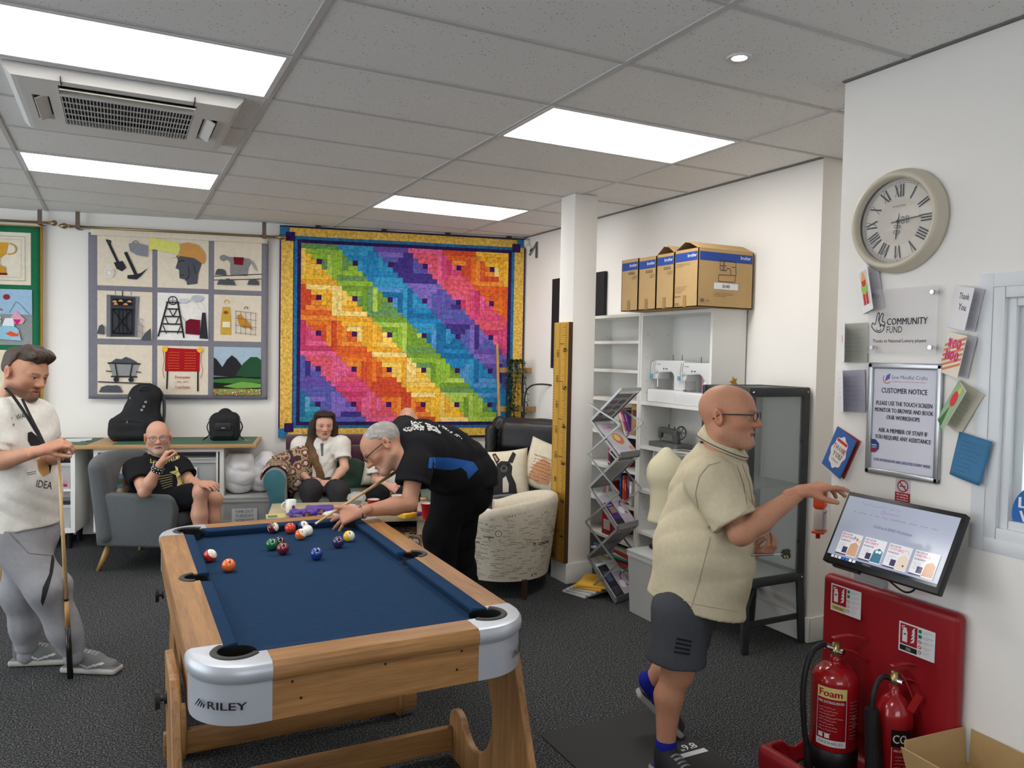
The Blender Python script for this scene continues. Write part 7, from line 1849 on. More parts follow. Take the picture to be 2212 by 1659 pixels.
class PxArt(Art):
    """print in photograph pixels"""
    def __init__(s, lift=.0003): super().__init__(lift)
    def pp(s, pts, col): return s.poly([(x, -y) for x, y in pts], col)
    def pl(s, pts, w, col): return s.line([(x, -y) for x, y in pts], w, col)
    def pt(s, t, x, y, h, col, **k): return s.text(t, x, -y, h, col, **k)

_shoe = {}
def shoe(parent, heel, toe, up, col, sole, name='shoe', s=1., accent=None):
    F = Field((-.03, -.07, -.01), (.33, .07, .16), .006)
    F.cone((.055, 0, .052), (.15, 0, .052), .040, .042, .02).cone((.15, 0, .050), (.255, 0, .036), .042, .030, .02, ((0, 1, 0), 1.15)).cone((.055, 0, .06), (.050, 0, .105), .040, .041, .02).cone((.06, 0, .09), (.17, 0, .062), .036, .034, .03)
    F.box((.145, 0, .016), (.150, .046, .018), .016, .006); F.plane((0, 0, 0), (0, 0, -1)); F.cone((.052, 0, .10), (.048, 0, .16), .032, .036, .004, op='s')
    V, Fc = F.mesh(); z = V[:, 2]
    c = np.tile(np.array(lin(col)), (len(V), 1)); lace = (V[:, 0] > .11) & (V[:, 0] < .19) & (np.abs(V[:, 1]) < .02) & (z > .07) & (np.sin(V[:, 0]*330) > .3)
    c[z < .030] = lin(sole); c[lace] = np.array(lin(col))*.5+np.array(lin((190, 190, 190)))*.5
    if accent:
        sw = (np.abs(V[:, 1]) > .03) & (V[:, 0] > .10) & (V[:, 0] < .23) & (np.abs(z-(.040+.9*(np.abs(V[:, 0]-.15))*.3)) < .006); c[sw] = lin(accent)
    heel = np.array(heel, float); d = nrm(np.array(toe, float)-heel); u = nrm(np.array(up, float)-d*(np.array(up, float)@d)); y = np.cross(u, d)
    V = (V*s) @ np.stack([d, y, u], 0)+heel
    return npmesh(name, V, Fc, colmat('shoe_leather', .7, bump=.2, bscale=250), parent, c)
def glasses(parent, tr, col, r=(.024, .017), z=.121, y=-.108, half=False):
    m = mat('specs_%02x%02x%02x' % col, col, .35)
    g = []
    b = MB()
    for x in (-1, 1):
        b.tube([tr((x*.033+r[0]*math.cos(t), y+.25*(abs(.033*x+r[0]*math.cos(t)))*.25, z+r[1]*math.sin(t))) for t in [2*PI*i/20 for i in range(20)]], .0019, 6, closed=True)
    b.tube([tr((-.010, y, z+.004)), tr((0, y-.002, z+.007)), tr((.010, y, z+.004))], .0014, 6)
    o = b.build('glasses', m, parent, world=True, smooth=True)
    for x in (-1, 1): MB().tube([tr((x*.057, y+.006, z+.006)), tr((x*.080, -.05, z+.006)), tr((x*.087, .01, z+.004)), tr((x*.088, .035, z-.015))], .0026, 6).build('temple_arm', m, o, world=True, smooth=True)
    b = MB()
    for x in (-1, 1):
        q = MB().add([tr((x*.033+r[0]*math.cos(t), y+.001+.06*abs(.033*x+r[0]*math.cos(t)), z+r[1]*math.sin(t))) for t in [2*PI*i/20 for i in range(20)]], [tuple(range(20))]); q.build('lens', mat('spectacle_lens', (230, 235, 240), .05, alpha=.18, spec=.6), o, world=True)
    return o
def tone(o, c):  # garments in plain cloth
    return o
def cloth(name, col, **k): return mat(name, col, k.pop('rough', .95), var=.05, vscale=50, bump=.22, bscale=k.pop('bs', 380), spec=.15, **k)
up3 = np.array([0, 0, 1.])
C0 = (0., 0., 0.)
flatc = [(.25, .2, .1)]*4

def sleeve(F, s_, e_, t, r0, r1, ri, k=.05):
    """short sleeve from shoulder to a fraction t of the upper arm, open at the end"""
    G = Field.__new__(Field); G.__dict__.update(F.__dict__); G.d = np.full(F.d.shape, .5, np.float32); end = s_+(e_-s_)*t; d = nrm(e_-s_)
    G.cone(s_, end+d*.03, r0, r1, .01); G.folds(.006, 30, (.7, .7, 1), 3); G.plane(end, d); G.cone(end-d*.03, end+d*.06, ri, ri, .005, op='s')
    q = np.maximum(k-np.abs(F.d-G.d), 0)/k; far = sum(((F.P()[i]-np.float32(end[i]))*np.float32(d[i])) for i in range(3)) > -.035
    F.d = np.where(far, np.minimum(F.d, G.d), np.minimum(F.d, G.d)-q*q*k*.25).astype(np.float32); return F

# ---- dart player
SK1 = (182, 130, 102)
fA = nrm(nR*.95-nF*.30); rA = nrm(np.cross(fA, up3))          # facing, and his right (towards the camera)
nk = P(1552, 972, 3.2); ch = P(1538, 1060, 3.2); be = P(1510, 1210, 3.2); pe = P(1478, 1310, 3.22)
shR, elR, wrR = P(1532, 1036, 3.02), P(1602, 1152, 2.93), P(1730, 1062, 2.93)
shL, elL, wrL = P(1560, 1040, 3.40), P(1560, 1190, 3.42), P(1622, 1192, 3.14)
hipR, hipL = P(1466, 1330, 3.12), P(1492, 1330, 3.33); knR, anR = P(1462, 1452, 3.12), P(1438, 1612, 3.13)
knL, anL = P(1470, 1432, 3.36), P(1404, 1474, 3.42)
pts = [nk, ch, be, pe, shR, elR, wrR, shL, elL, wrL, hipR, hipL, knR, anR, knL, anL]
F = Field(*fbox(pts, .2), .0075)
limb(F, [nk+up3*.04, nk-up3*.03], [.056, .066], .04); limb(F, [ch, be, pe], [.115, .12, .10], .06); F.cone(shL, shR, .06, .06, .05)
for s_, e_, w_ in ((shR, elR, wrR), (shL, elL, wrL)): limb(F, [s_, e_], [.054, .043], .03); m_ = e_+(w_-e_)*.3; limb(F, [e_, m_, w_], [.043, .046, .0255], .02)
F.cone(elR+nrm(elR-wrR)*.012, elR, .036, .04, .02)
for h_, k_, a_ in ((hipR, knR, anR), (hipL, knL, anL)):
    c_ = k_+(a_-k_)*.33-fA*.018; limb(F, [h_, k_], [.085, .057], .03); limb(F, [k_, c_, a_], [.055, .054, .036], .03)
    F.ell(k_+fA*.02, (.042, .042, .05), .03)
hd = head_mesh(P(1574, 897, 3.14), nR*.86-nF*.50-nU*.03, nU+nR*.02, SK1, 1.08, stub=((150, 130, 120), .18), brow=(130, 112, 100), flush=.16, mouth=.0012, fat=1.06)
hR = hand_mesh(wrR, P(1800, 1045, 2.93)-wrR, nU*.9+nR*.35-nF*.1, 1, [(.15, .25, .2), (.45, .35, .2), (.6, .45, .3), (.75, .5, .3)], SK1, 1.04, .25, (.65, .45, -.55, .5))
hL = hand_mesh(wrL, P(1668, 1190, 3.05)-wrL, -nU*.75-nF*.3, -1, [(.6, .8, .5), (.65, .8, .5), (.7, .85, .5), (.7, .9, .5)], SK1, 1.02, 0., (.8, .3, -.55, .6))
a0 = P(1440, 1650, 3.13); base = (a0[0], a0[1], 0)
pA = person('bald man in a beige polo and grey shorts throwing a dart, on the mat', base, [body_piece(F, SK1), hd[:3], hR, hL])
M_polo = cloth('beige_jersey', (196, 184, 156))
F = Field(*fbox(pts[:10]+[P(1400, 1330, 3.2), P(1620, 1340, 3.2)], .24), .0075)
limb(F, [P(1545, 1012, 3.2), ch, P(1517, 1180, 3.2), P(1504, 1300, 3.22), P(1500, 1400, 3.22)], [.10, .148, .178, .186, .19], .08)
F.cone(shR-up3*.005, shL-up3*.005, .080, .080, .09).cone(nk+up3*.0, nk-up3*.06, .066, .105, .06).ell(P(1560, 1190, 3.18), (.12, .12, .16), .10)
F.folds(.014, 19, (.7, .7, 1.), 4)
F.plane(P(1500, 1308, 3.2), -nU*.971-nR*.238)
sleeve(F, shR, elR, .80, .084, .092, .064); sleeve(F, shL, elL, .6, .08, .08, .06); F.cone(nk+up3*.2, nk+up3*.0, .10, .066, .01, op='s')
polo = garment('polo_shirt', F, M_polo, pA)
b = MB(); n_ = nrm(up3-fA*-.35)
def colr(k, r, lift): a_ = 2*PI*k/40; return nk+fA*(.016+r*1.02*math.cos(a_))+rA*r*1.18*math.sin(a_)+up3*(lift+.012-.045*math.cos(a_))
b.loft([[colr(k, .064, .0) for k in range(40)], [colr(k, .070, .046) for k in range(40)], [colr(k, .076, .048) for k in range(40)], [colr(k, .104, .006) for k in range(40)], [colr(k, .098, -.004) for k in range(40)]], False)
b.build('collar', M_polo, polo, world=True, smooth=True)
MB().tube([colr(k, .1045, .006) for k in range(40)], .0018, 5, closed=True).build('collar_stripe', mat('dark_trim', (48, 46, 52), .8), polo, world=True)
d_ = PxArt(); d_.pl([(1557, 998), (1530, 1005), (1510, 1030), (1502, 1066), (1508, 1100)], 1.6, (150, 138, 112)).pl([(1535, 1160), (1512, 1250), (1492, 1318)], 1.6, (150, 138, 112)).pl([(1546, 1156), (1622, 1094)], 1.3, (170, 158, 130)).pl([(1604, 1004), (1618, 1040), (1626, 1085)], 1.5, (150, 138, 112)).pl([(1592, 1004), (1606, 1044), (1614, 1088)], 1.5, (150, 138, 112)).pl([(1412, 1274), (1500, 1305), (1596, 1322)], 1.3, (170, 158, 130)); decal('seams', polo, d_)
M_short = cloth('charcoal_jersey', (70, 72, 76))
F = Field(*fbox([pe, hipR, hipL, knR, knL], .2), .0075)
limb(F, [P(1494, 1270, 3.22), P(1484, 1310, 3.22)], [.13, .135], .05); limb(F, [P(1470, 1325, 3.13), P(1460, 1425, 3.12), P(1458, 1480, 3.12)], [.118, .106, .108], .05); limb(F, [P(1490, 1320, 3.32), knL], [.112, .10], .05)
F.folds(.007, 26, (.8, .8, .5), 9); F.plane(P(1460, 1429, 3.12), -nU*.98-nR*.1); F.cone(knR+up3*.06, knR-up3*.1, .064, .075, .01, op='s')
sho = garment('shorts', F, M_short, pA)
d_ = PxArt()
for k in range(4): d_.pp([(1462-2*k, 1377+9.5*k), (1495-1.5*k, 1384+9*k), (1494-1.5*k, 1389+9*k), (1461-2*k, 1382+9.5*k)], (24, 24, 28))
decal('stripes', sho, d_)
M_sock = cloth('blue_sock', (28, 34, 130))
for a_, dn in ((anR, -up3), (anL, nrm(nR*.6-nU*.75))):
    F = Field(a_-.14, a_+.14, .006); F.cone(a_+dn*-.01, a_+dn*.09, .043, .044, .02).folds(.003, 60, seed=2); garment('sock', F, M_sock, pA)
hl = np.array([anR[0], anR[1], .006]); dR = nrm(np.array([nR[0]*.45-nF[0]*.9, nR[1]*.45-nF[1]*.9, 0])); shoe(pA, hl-dR*.055, hl+dR*.2, up3, (34, 34, 38), (150, 146, 142), s=1.02)
shoe(pA, P(1374, 1500, 3.46), P(1462, 1586, 3.46), nR*.75+nU*.66, (44, 44, 46), (150, 146, 142), s=.92)
glasses(pA, hd[3], (30, 34, 34), (.025, .017))
# the darts in his other hand
t = thing('dart', 'dart with black and yellow flight held in the dart player\'s low hand', 'dart', P(1660, 1198, 3.05))
q0 = Vector(P(1660, 1198, 3.05)); dd = Vector(nrm(nR*.97+nU*.06-nF*.1))
MB().cyl(-dd*.07, dd*.02, .0035, .0035, 8).build('barrel', M_chrome, t); MB().cyl(dd*.02, dd*.055, .0022, .002, 6).build('shaft', mat('white_shaft', (220, 220, 226), .4), t); MB().cyl(-dd*.10, -dd*.07, .0004, .0012, 6).build('point', M_chrome, t)
for ax_ in (CU, CF):
    b = MB(); v_ = Vector(ax_); v_ = (v_-dd*v_.dot(dd)).normalized()
    for s_ in (-1, 1): b.add([dd*.045, dd*.055+v_*s_*.018, dd*.078+v_*s_*.020, dd*.086+v_*s_*.012, dd*.082], [(0, 1, 2, 3, 4)])
    b.build('flight', mat('dart_flight', (40, 38, 30), .5), t, solid=.0006)
    a = Art(0.); b2 = MB(); 
    for k in range(2): b2.add([dd*(.056+.010*k)+v_*-.003-Vector(CF)*.001, dd*(.061+.010*k)+v_*-.003-Vector(CF)*.001, dd*(.067+.010*k)+v_*-.016-Vector(CF)*.001, dd*(.062+.010*k)+v_*-.016-Vector(CF)*.001], [(0, 1, 2, 3)])
    b2.build('flight_stripe', mat('flight_yellow', (190, 170, 50), .5), t)

# ---- young man with the spare cue
SK2 = (194, 144, 116)
fB = nrm(nR*.80-nF*.60); rB = nrm(np.cross(fB, up3))
nk = P(34, 876, 3.97); ch = P(42, 945, 3.97); be = P(46, 1050, 3.97); pe = P(46, 1150, 3.98)
shR, elR, wrR = P(4, 906, 3.88), P(-26, 1004, 3.80), P(92, 972, 3.74); shL, elL, wrL = P(78, 902, 4.04), P(106, 1000, 4.10), P(112, 984, 3.86)
hipR, hipL = P(30, 1160, 3.93), P(66, 1160, 4.03); knR, anR = P(104, 1272, 3.90), P(158, 1400, 3.98); knL, anL = P(48, 1280, 4.05), P(58, 1396, 4.10)
pts = [nk, ch, be, pe, shR, elR, wrR, shL, elL, wrL, hipR, hipL, knR, anR, knL, anL]
F = Field(*fbox(pts, .2), .0085)
limb(F, [P(48, 850, 3.95), nk], [.056, .062], .04); limb(F, [ch, be, pe], [.095, .095, .10], .06); F.cone(shL, shR, .055, .055, .05)
for s_, e_, w_ in ((shR, elR, wrR), (shL, elL, wrL)): limb(F, [s_, e_], [.050, .041], .03); m_ = e_+(w_-e_)*.3; limb(F, [e_, m_, w_], [.041, .043, .026], .02)
hd = head_mesh(P(54, 806, 3.95), nR*.95-nF*.22-nU*.30, nU+nR*.34-nF*.04, SK2, 1.06, stub=((92, 66, 52), .85, .6), brow=(60, 46, 38), flush=.14)
hR = hand_mesh(wrR, P(132, 958, 3.76)-wrR, nU*.85-nF*.5, 1, [(.5, .9, .6), (.6, .9, .6), (.65, .95, .6), (.7, 1., .6)], SK2, 1.03, 0., (.6, .3, -.6, .6))
hL = hand_mesh(wrL, P(146, 974, 3.83)-wrL, nF*.7-nU*.4, 1, [(.7, 1., .6)]*4, SK2, 1.0, 0., (.7, .3, -.4, .6))
base = (*(P(110, 1440, 4.0)[:2]), 0)
pB = person('young bearded man in white printed tee and grey joggers leaning on a cue', base, [body_piece(F, SK2), hd[:3], hR, hL])
M_tee = cloth('white_cotton_tee', (226, 222, 214))
F = Field(*fbox(pts[:10]+[P(-30, 1180, 3.97), P(130, 1180, 3.97)], .24), .008)
limb(F, [P(38, 905, 3.97), ch, be, P(44, 1170, 3.98)], [.10, .150, .165, .185], .08); F.cone(shR-up3*.005, shL-up3*.005, .078, .078, .09).cone(nk+up3*.01, nk-up3*.06, .078, .11, .06)
F.folds(.014, 20, (.7, .7, 1.), 14); F.plane(P(40, 1142, 3.97), -nU*.99+nR*.12)
sleeve(F, shR, elR, .72, .082, .098, .065); sleeve(F, shL, elL, .6, .078, .085, .06); F.cone(nk+up3*.2, nk+up3*.0, .10, .068, .01, op='s')
tee = garment('t_shirt', F, M_tee, pB)
d_ = PxArt(); ik = (40, 38, 40)
d_.pp([(63, 912), (72, 924), (82, 935), (90, 945), (86, 930), (76, 918), (66, 908)], (214, 160, 70)).pp([(60, 935), (68, 932), (80, 942), (92, 950), (97, 956), (86, 962), (66, 963), (60, 952)], ik).pp([(80, 995), (94, 985), (104, 990), (108, 1005), (106, 1024), (94, 1030), (84, 1018)], (198, 150, 92)).pp([(98, 980), (106, 985), (112, 1005), (108, 1024), (104, 1000)], ik)
d_.pt('WAS', 36, 907, 11, ik, bold=.0, fit=24, ang=.25).pt('I', 25, 906, 5, ik).pt('B', 28, 920, 5, ik).pt('IDEA', 78, 1052, 16, ik, bold=.0, fit=34, ang=-.15).pl([(58, 1022), (78, 1018)], 1.2, ik).pl([(60, 1026), (78, 1022)], 1.2, ik)
decal('print', tee, d_)
b = MB(); b.tube([Vector(p) for p in spline([P(12, 838, 3.86), P(30, 858, 3.82), P(56, 896, 3.79), P(80, 935, 3.77), P(97, 962, 3.76)], 6)], .009, 6, flat=(1., .25), up=tuple(nU)); b.build('lanyard', mat('black_webbing', (28, 28, 32), .8), pB, world=True)
b = MB(); b.tube([Vector(p) for p in spline([P(48, 862, 3.86), P(66, 900, 3.79), P(84, 935, 3.77), P(97, 962, 3.76)], 6)], .007, 6, flat=(1., .25), up=tuple(nU)); b.build('lanyard', mat('black_webbing', (28, 28, 32), .8), pB, world=True)
M_jog = cloth('grey_track_cloth', (146, 146, 150))
F = Field(*fbox([pe, hipR, hipL, knR, knL, anR, anL], .2), .008)
limb(F, [P(44, 1120, 3.98), pe], [.15, .155], .05); limb(F, [hipR, knR, P(140, 1360, 3.96), P(154, 1396, 3.98)], [.125, .092, .070, .058], .06); limb(F, [hipL, knL, P(56, 1350, 4.08), P(58, 1392, 4.1)], [.12, .090, .068, .056], .06)
F.folds(.014, 24, (.5, .5, 1.), 21); jog = garment('joggers', F, M_jog, pB)
d_ = PxArt(); d_.pp([(112, 1198), (119, 1200), (115, 1235), (104, 1275), (92, 1310), (88, 1300), (92, 1270), (106, 1240)], (36, 36, 40)).pl([(20, 1150), (62, 1195), (112, 1200)], 1.5, (110, 110, 114)); decal('side_stripe', jog, d_)
for a_ in (anR, anL): F = Field(a_-.14, a_+.14, .006); F.cone(a_+up3*.03, a_-up3*.05, .050, .046, .02).folds(.006, 60, (.2, .2, 1), seed=2); garment('sock', F, M_jog, pB)
g0 = np.array([*P(150, 1440, 3.98)[:2], .004]); g0 = np.array([at(1, 1, 1)[0], 0, 0])*0+np.array([-.235, 4.60, .003])
shoe(pB, (-.245, 4.60, .003), (.0, 4.46, .003), up3, (104, 106, 106), (176, 172, 164), accent=(200, 198, 194)); shoe(pB, (-.50, 4.80, .003), (-.26, 4.72, .003), up3, (104, 106, 106), (176, 172, 164), accent=(200, 198, 194))
# swept hair
def hair(parent, tr, build, col, tip=None, h=.0045, name='hair', seed=0, amp=.0035, strand=(140, 40, 60)):
    F = Field((-.16, -.17, -.62 if name == 'long_hair' else -.12), (.16, .17, .33), h); build(F)
    x, y, z = F.P(); F.d = F.d+(amp*np.sin(strand[0]*x+2*np.sin(18*y+14*z))*np.sin(strand[1]*y+1.5*np.sin(20*x+seed))+amp*.5*np.sin(strand[2]*z+30*x)).astype(np.float32)
    V, Fc = F.mesh(); c = np.tile(np.array(lin(col)), (len(V), 1)); w = .80+.34*(.5+.5*np.sin(V[:, 0]*210+9*np.sin(V[:, 2]*24)))*(.5+.5*np.sin(V[:, 1]*170+6*np.sin(V[:, 2]*31+1)))
    c = c*w[:, None]
    if tip: t_ = np.clip((.05-V[:, 2])/.30, 0, 1)[:, None]; c = c*(1-t_)+np.array(lin(tip))*t_*w[:, None]
    return npmesh(name, tr(V), Fc, M_hair, parent, c)
def hb(F):
    F.ell((0, .020, .160), (.083, .098, .082), 0.); F.ell((0, -.03, .225), (.062, .075, .038), .03); F.cone((-.03, -.085, .222), (.035, -.098, .212), .026, .024, .03)
    F.plane((0, -.045, .150), (0, -.75, -.66), .02); F.box((0, -.09, .10), (.12, .10, .075), .02, .01, op='s'); F.plane((0, .07, .075), (0, .2, -1), .01)
    for x in (-1, 1): F.ell((x*.085, .0, .112), (.03, .035, .038), .01, op='s')
hair(pB, hd[3], hb, (74, 58, 48), amp=.006, h=.0038)

# cue that he holds
def cue(label, tip, butt, L=1.45):
    tip = Vector(tip); butt = Vector(butt); d = (butt-tip).normalized(); t = thing('pool_cue', label, 'cue', tip)
    butt_ = d*L
    MB().cyl(d*.012, d*L*.66, .0062, .0105, 14).build('shaft', woodmat('ash_shaft', (226, 190, 140), (200, 160, 108), axis=2, scale=.6), t, smooth=True)
    MB().cyl((0, 0, 0), d*.006, .0055, .006, 12).build('tip', mat('cue_tip', (40, 60, 90), .8), t); MB().cyl(d*.006, d*.03, .0062, .0063, 12).build('ferrule', M_cer, t)
    MB().cyl(d*L*.66, d*L*.67, .0108, .0108, 14).build('joint_ring', M_black, t)
    MB().cyl(d*L*.67, d*L*.78, .0106, .012, 14).build('forearm', woodmat('cue_forearm', (206, 160, 100), (176, 128, 76), axis=2, scale=.6), t, smooth=True); MB().cyl(d*L*.78, d*L, .012, .0145, 14).build('butt', mat('black_lacquer', (26, 24, 24), .25), t, smooth=True)
    return t
_t = P(125, 950, 3.80); cue('pool cue standing upright in the young man\'s hands', _t, (*(P(152, 1345, 3.9)[:2]), .02), float(np.linalg.norm(_t-np.array([*(P(152, 1345, 3.9)[:2]), .02]))))
def PZ(px, py, z):
    d = nF+(px-CX)/FPX*nR-(py-CY)/FPX*nU; return np.array([0, 0, CAMZ])+d*((z-CAMZ)/d[2])
def arm(F, s_, e_, w_, r=1.): limb(F, [s_, e_], [.050*r, .041*r], .03); limb(F, [e_, e_+(w_-e_)*.3, w_], [.041*r, .044*r, .0255*r], .02)
def leg(F, h_, k_, a_, fw, r=1.):
    limb(F, [h_, k_], [.085*r, .057*r], .03); limb(F, [k_, k_+(a_-k_)*.33-fw*.018, a_], [.056*r, .057*r, .036*r], .03); F.ell(k_+fw*.015+up3*.01, (.05*r,)*3, .03)

# ---- bald man in the grey armchair
SK3 = (196, 148, 124)
fC = nrm(nR*.62-nF*.78)
nk = P(337, 988, 6.02); ch = P(346, 1030, 6.05); pe = P(362, 1082, 6.1)
shR, elR, wrR = P(292, 1014, 5.98), P(312, 1062, 5.74), P(348, 1000, 5.70); shL, elL, wrL = P(386, 1008, 6.10), P(414, 1044, 6.02), P(432, 1046, 5.86)
hipR, hipL = P(352, 1088, 6.02), P(380, 1088, 6.14); knR, knL = P(432, 1064, 5.86), P(462, 1080, 6.02)
anR, anL = PZ(447, 1190, .10), PZ(474, 1190, .10); anR = knR+np.array([.03, -.02, -knR[2]+.1]); anL = knL+np.array([.02, -.02, -knL[2]+.1])
pts = [nk, ch, pe, shR, elR, wrR, shL, elL, wrL, hipR, knR, knL, anR, anL]
F = Field(*fbox(pts, .2), .0085)
limb(F, [P(340, 968, 5.98), nk], [.058, .066], .04); limb(F, [ch, pe], [.11, .125], .06); F.cone(shL, shR, .06, .06, .05)
arm(F, shR, elR, wrR, 1.06); arm(F, shL, elL, wrL, 1.02); leg(F, hipR, knR, anR, nR*.8); leg(F, hipL, knL, anL, nR*.8)
hd = head_mesh(P(341, 944, 5.96), nR*.42-nF*.90-nU*.06, nU-nR*.05, SK3, 1.06, stub=((170, 160, 150), .55, .75), brow=(150, 130, 116), flush=.2, fat=1.08)
hR = hand_mesh(wrR, P(366, 968, 5.70)-wrR, nF*-.35-nR*.75, 1, [(.5, .9, .5), (.8, 1., .6), (.9, 1.1, .6), (.9, 1.1, .6)], SK3, 1.05, 0., (.7, .3, -.4, .5), .004)
hL = hand_mesh(wrL, P(452, 1046, 5.82)-wrL, nU*.8-nF*.4, -1, [(.4, .5, .3)]*4, SK3, 1.05, 0., (.6, .5, -.4, .4), .004)
pC = person('bald man with glasses in black tee and shorts seated in the grey armchair', (.32, 6.7, .0), [body_piece(F, SK3), hd[:3], hR, hL])
M_blk = cloth('black_cotton_tee', (30, 30, 33))
F = Field(*fbox([nk, ch, pe, shR, elR, shL, elL], .22), .0075)
limb(F, [P(338, 1004, 6.02), ch, P(356, 1075, 6.06), pe], [.09, .150, .178, .17], .08); F.cone(shR, shL, .078, .078, .08).cone(nk+up3*.0, nk-up3*.06, .078, .11, .05)
F.folds(.010, 24, (.7, .7, 1), 31); sleeve(F, shR, elR, .62, .080, .088, .062); sleeve(F, shL, elL, .62, .078, .085, .06); F.cone(nk+up3*.2, nk+up3*.01, .10, .068, .01, op='s')
tee = garment('t_shirt', F, M_blk, pC)
d_ = PxArt(); gd = (196, 182, 120)
for k, (a, x, y, h_) in enumerate((('L', 325, 1000, 9), ('E', 331, 1003, 8), ('D', 337, 1005, 9), ('Z', 346, 1004, 9), ('E', 353, 1002, 8), ('P', 359, 1001, 9), ('P', 365, 998, 9), ('E', 370, 996, 9), ('L', 375, 994, 10), ('I', 380, 992, 10), ('N', 383, 990, 11))): d_.pt(a, x, y, h_, gd, bold=.02, fit=5)
d_.pp([(378, 1006), (384, 1010), (386, 1020), (394, 1030), (398, 1048), (392, 1046), (386, 1050), (381, 1062), (380, 1058), (384, 1042), (380, 1026), (366, 1020), (380, 1016)], gd)
for k in range(6): d_.pl([(342+k*2, 1030+5*k), (372, 1024+5*k)], 1.6, (130, 124, 84))
decal('print', tee, d_, dense=4)
M_bshort = cloth('black_shorts_cloth', (26, 27, 30))
F = Field(*fbox([pe, hipR, knR, knL], .2), .008); limb(F, [P(356, 1072, 6.08), pe], [.15, .165], .05)
for h_, k_ in ((hipR, knR), (hipL, knL)): limb(F, [h_, h_+(k_-h_)*.80], [.112, .092], .05)
F.folds(.009, 30, (.7, .7, .7), 33); garment('shorts', F, M_bshort, pC)
for a_ in (anR, anL): shoe(pC, (a_[0]-.05, a_[1]+.02, .003), (a_[0]+.2, a_[1]-.1, .003), up3, (44, 44, 48), (180, 178, 170))
glasses(pC, hd[3], (110, 100, 92), (.023, .018))
ad = nrm(wrR-elR); u_ = nrm(np.cross(ad, nF)); v_ = np.cross(ad, u_); c_ = elR+(wrR-elR)*.80
MB().loft([[c_+ad*z_+(u_*math.cos(t)+v_*math.sin(t))*.036 for t in [2*PI*i/20 for i in range(20)]] for z_ in (-.022, .022)], False).build('studded_wristband', mat('black_leather_trim', (36, 37, 40), .4), pC, world=True, solid=.006, smooth=True)
o = MB()
for i in range(12):
    for z_ in (-.012, .012): o.ball(Vector(c_+ad*z_+(u_*math.cos(i*PI/6)+v_*math.sin(i*PI/6))*.041), .0045, 8)
o = o.build('studs', M_chrome, pC, world=True); o['kind'] = 'stuff'

# ---- long haired man on the sofa
SK4 = (212, 164, 142)
nk = P(694, 953, 7.02); ch = P(692, 990, 7.04); pe = P(690, 1050, 7.02)
shR, elR, wrR = P(648, 962, 7.0), P(640, 1012, 6.96), P(670, 1040, 6.74); shL, elL, wrL = P(738, 960, 7.04), P(744, 1010, 6.96), P(715, 1044, 6.74)
hipR, hipL = P(672, 1056, 6.95), P(708, 1056, 6.95); knR, knL = P(672, 1058, 6.50), P(734, 1062, 6.50); anR = knR+np.array([0, -.05, -knR[2]+.1]); anL = knL+np.array([0, -.05, -knL[2]+.1])
F = Field(*fbox([nk, ch, pe, shR, elR, wrR, shL, elL, wrL, hipR, knR, knL, anR, anL], .2), .009)
limb(F, [P(696, 938, 7.0), nk], [.05, .056], .04); limb(F, [ch, pe], [.11, .12], .06); F.cone(shL, shR, .05, .05, .05); arm(F, shR, elR, wrR, .92); arm(F, shL, elL, wrL, .92)
hd = head_mesh(P(699, 917, 6.98), nR*.38-nF*.90-nU*.16, nU+nR*.03, SK4, 1.02, stub=((150, 116, 100), .3, .3), brow=(60, 44, 38), flush=.1, h=.004)
hR = hand_mesh(wrR, P(696, 1042, 6.66)-wrR, -nF*.7+nU*.5, 1, [(.4, .6, .4)]*4, SK4, .98, .1, (.7, .3, -.4, .4), .0045); hL = hand_mesh(wrL, P(690, 1046, 6.66)-wrL, -nF*.7+nU*.5, -1, [(.4, .6, .4)]*4, SK4, .98, .1, (.7, .3, -.4, .4), .0045)
pD = person('man with very long brown hair in a cream henley seated on the sofa', (*ch[:2], 0), [body_piece(F, SK4), hd[:3], hR, hL])
F = Field(*fbox([nk, ch, pe, shR, elR, shL, elL], .2), .008)
limb(F, [P(694, 968, 7.03), ch, P(692, 1035, 7.03), pe], [.085, .135, .14, .155], .07); F.cone(shR, shL, .072, .072, .07).cone(nk, nk-up3*.05, .068, .1, .05); F.folds(.010, 24, (.8, .8, .8), 41)
sleeve(F, shR, elR, .62, .070, .076, .055); sleeve(F, shL, elL, .62, .070, .076, .055); F.plane(P(690, 1064, 7.0), -up3); F.cone(nk+up3*.2, nk+up3*.01, .09, .06, .01, op='s')
tee = garment('henley_shirt', F, M_tee, pD)
d_ = PxArt(); d_.pp([(692, 958), (699, 957), (698, 985), (694, 985)], (96, 100, 104)); decal('placket', tee, d_, dense=5)
M_dkt = cloth('charcoal_twill', (52, 52, 54)); F = Field(*fbox([pe, hipR, knR, knL, anR, anL], .2), .009); limb(F, [pe, pe-up3*.02], [.15, .15], .04)
for h_, k_, a_ in ((hipR, knR, anR), (hipL, knL, anL)): limb(F, [h_, k_, a_], [.105, .082, .066], .05)
F.folds(.010, 26, (.8, .8, .8), 43); garment('trousers', F, M_dkt, pD)
for a_ in (anR, anL): shoe(pD, (a_[0]+.02, a_[1]+.06, .003), (a_[0]-.02, a_[1]-.2, .003), up3, (40, 40, 44), (150, 148, 142))
MB().tube([Vector(wrR+(nrm(np.cross(nrm(wrR-elR), nF))*math.cos(t)+nrm(np.cross(nrm(wrR-elR), nU))*math.sin(t))*.032) for t in [2*PI*i/16 for i in range(16)]], .004, 6, closed=True).build('hair_tie', M_black, pD, world=True)
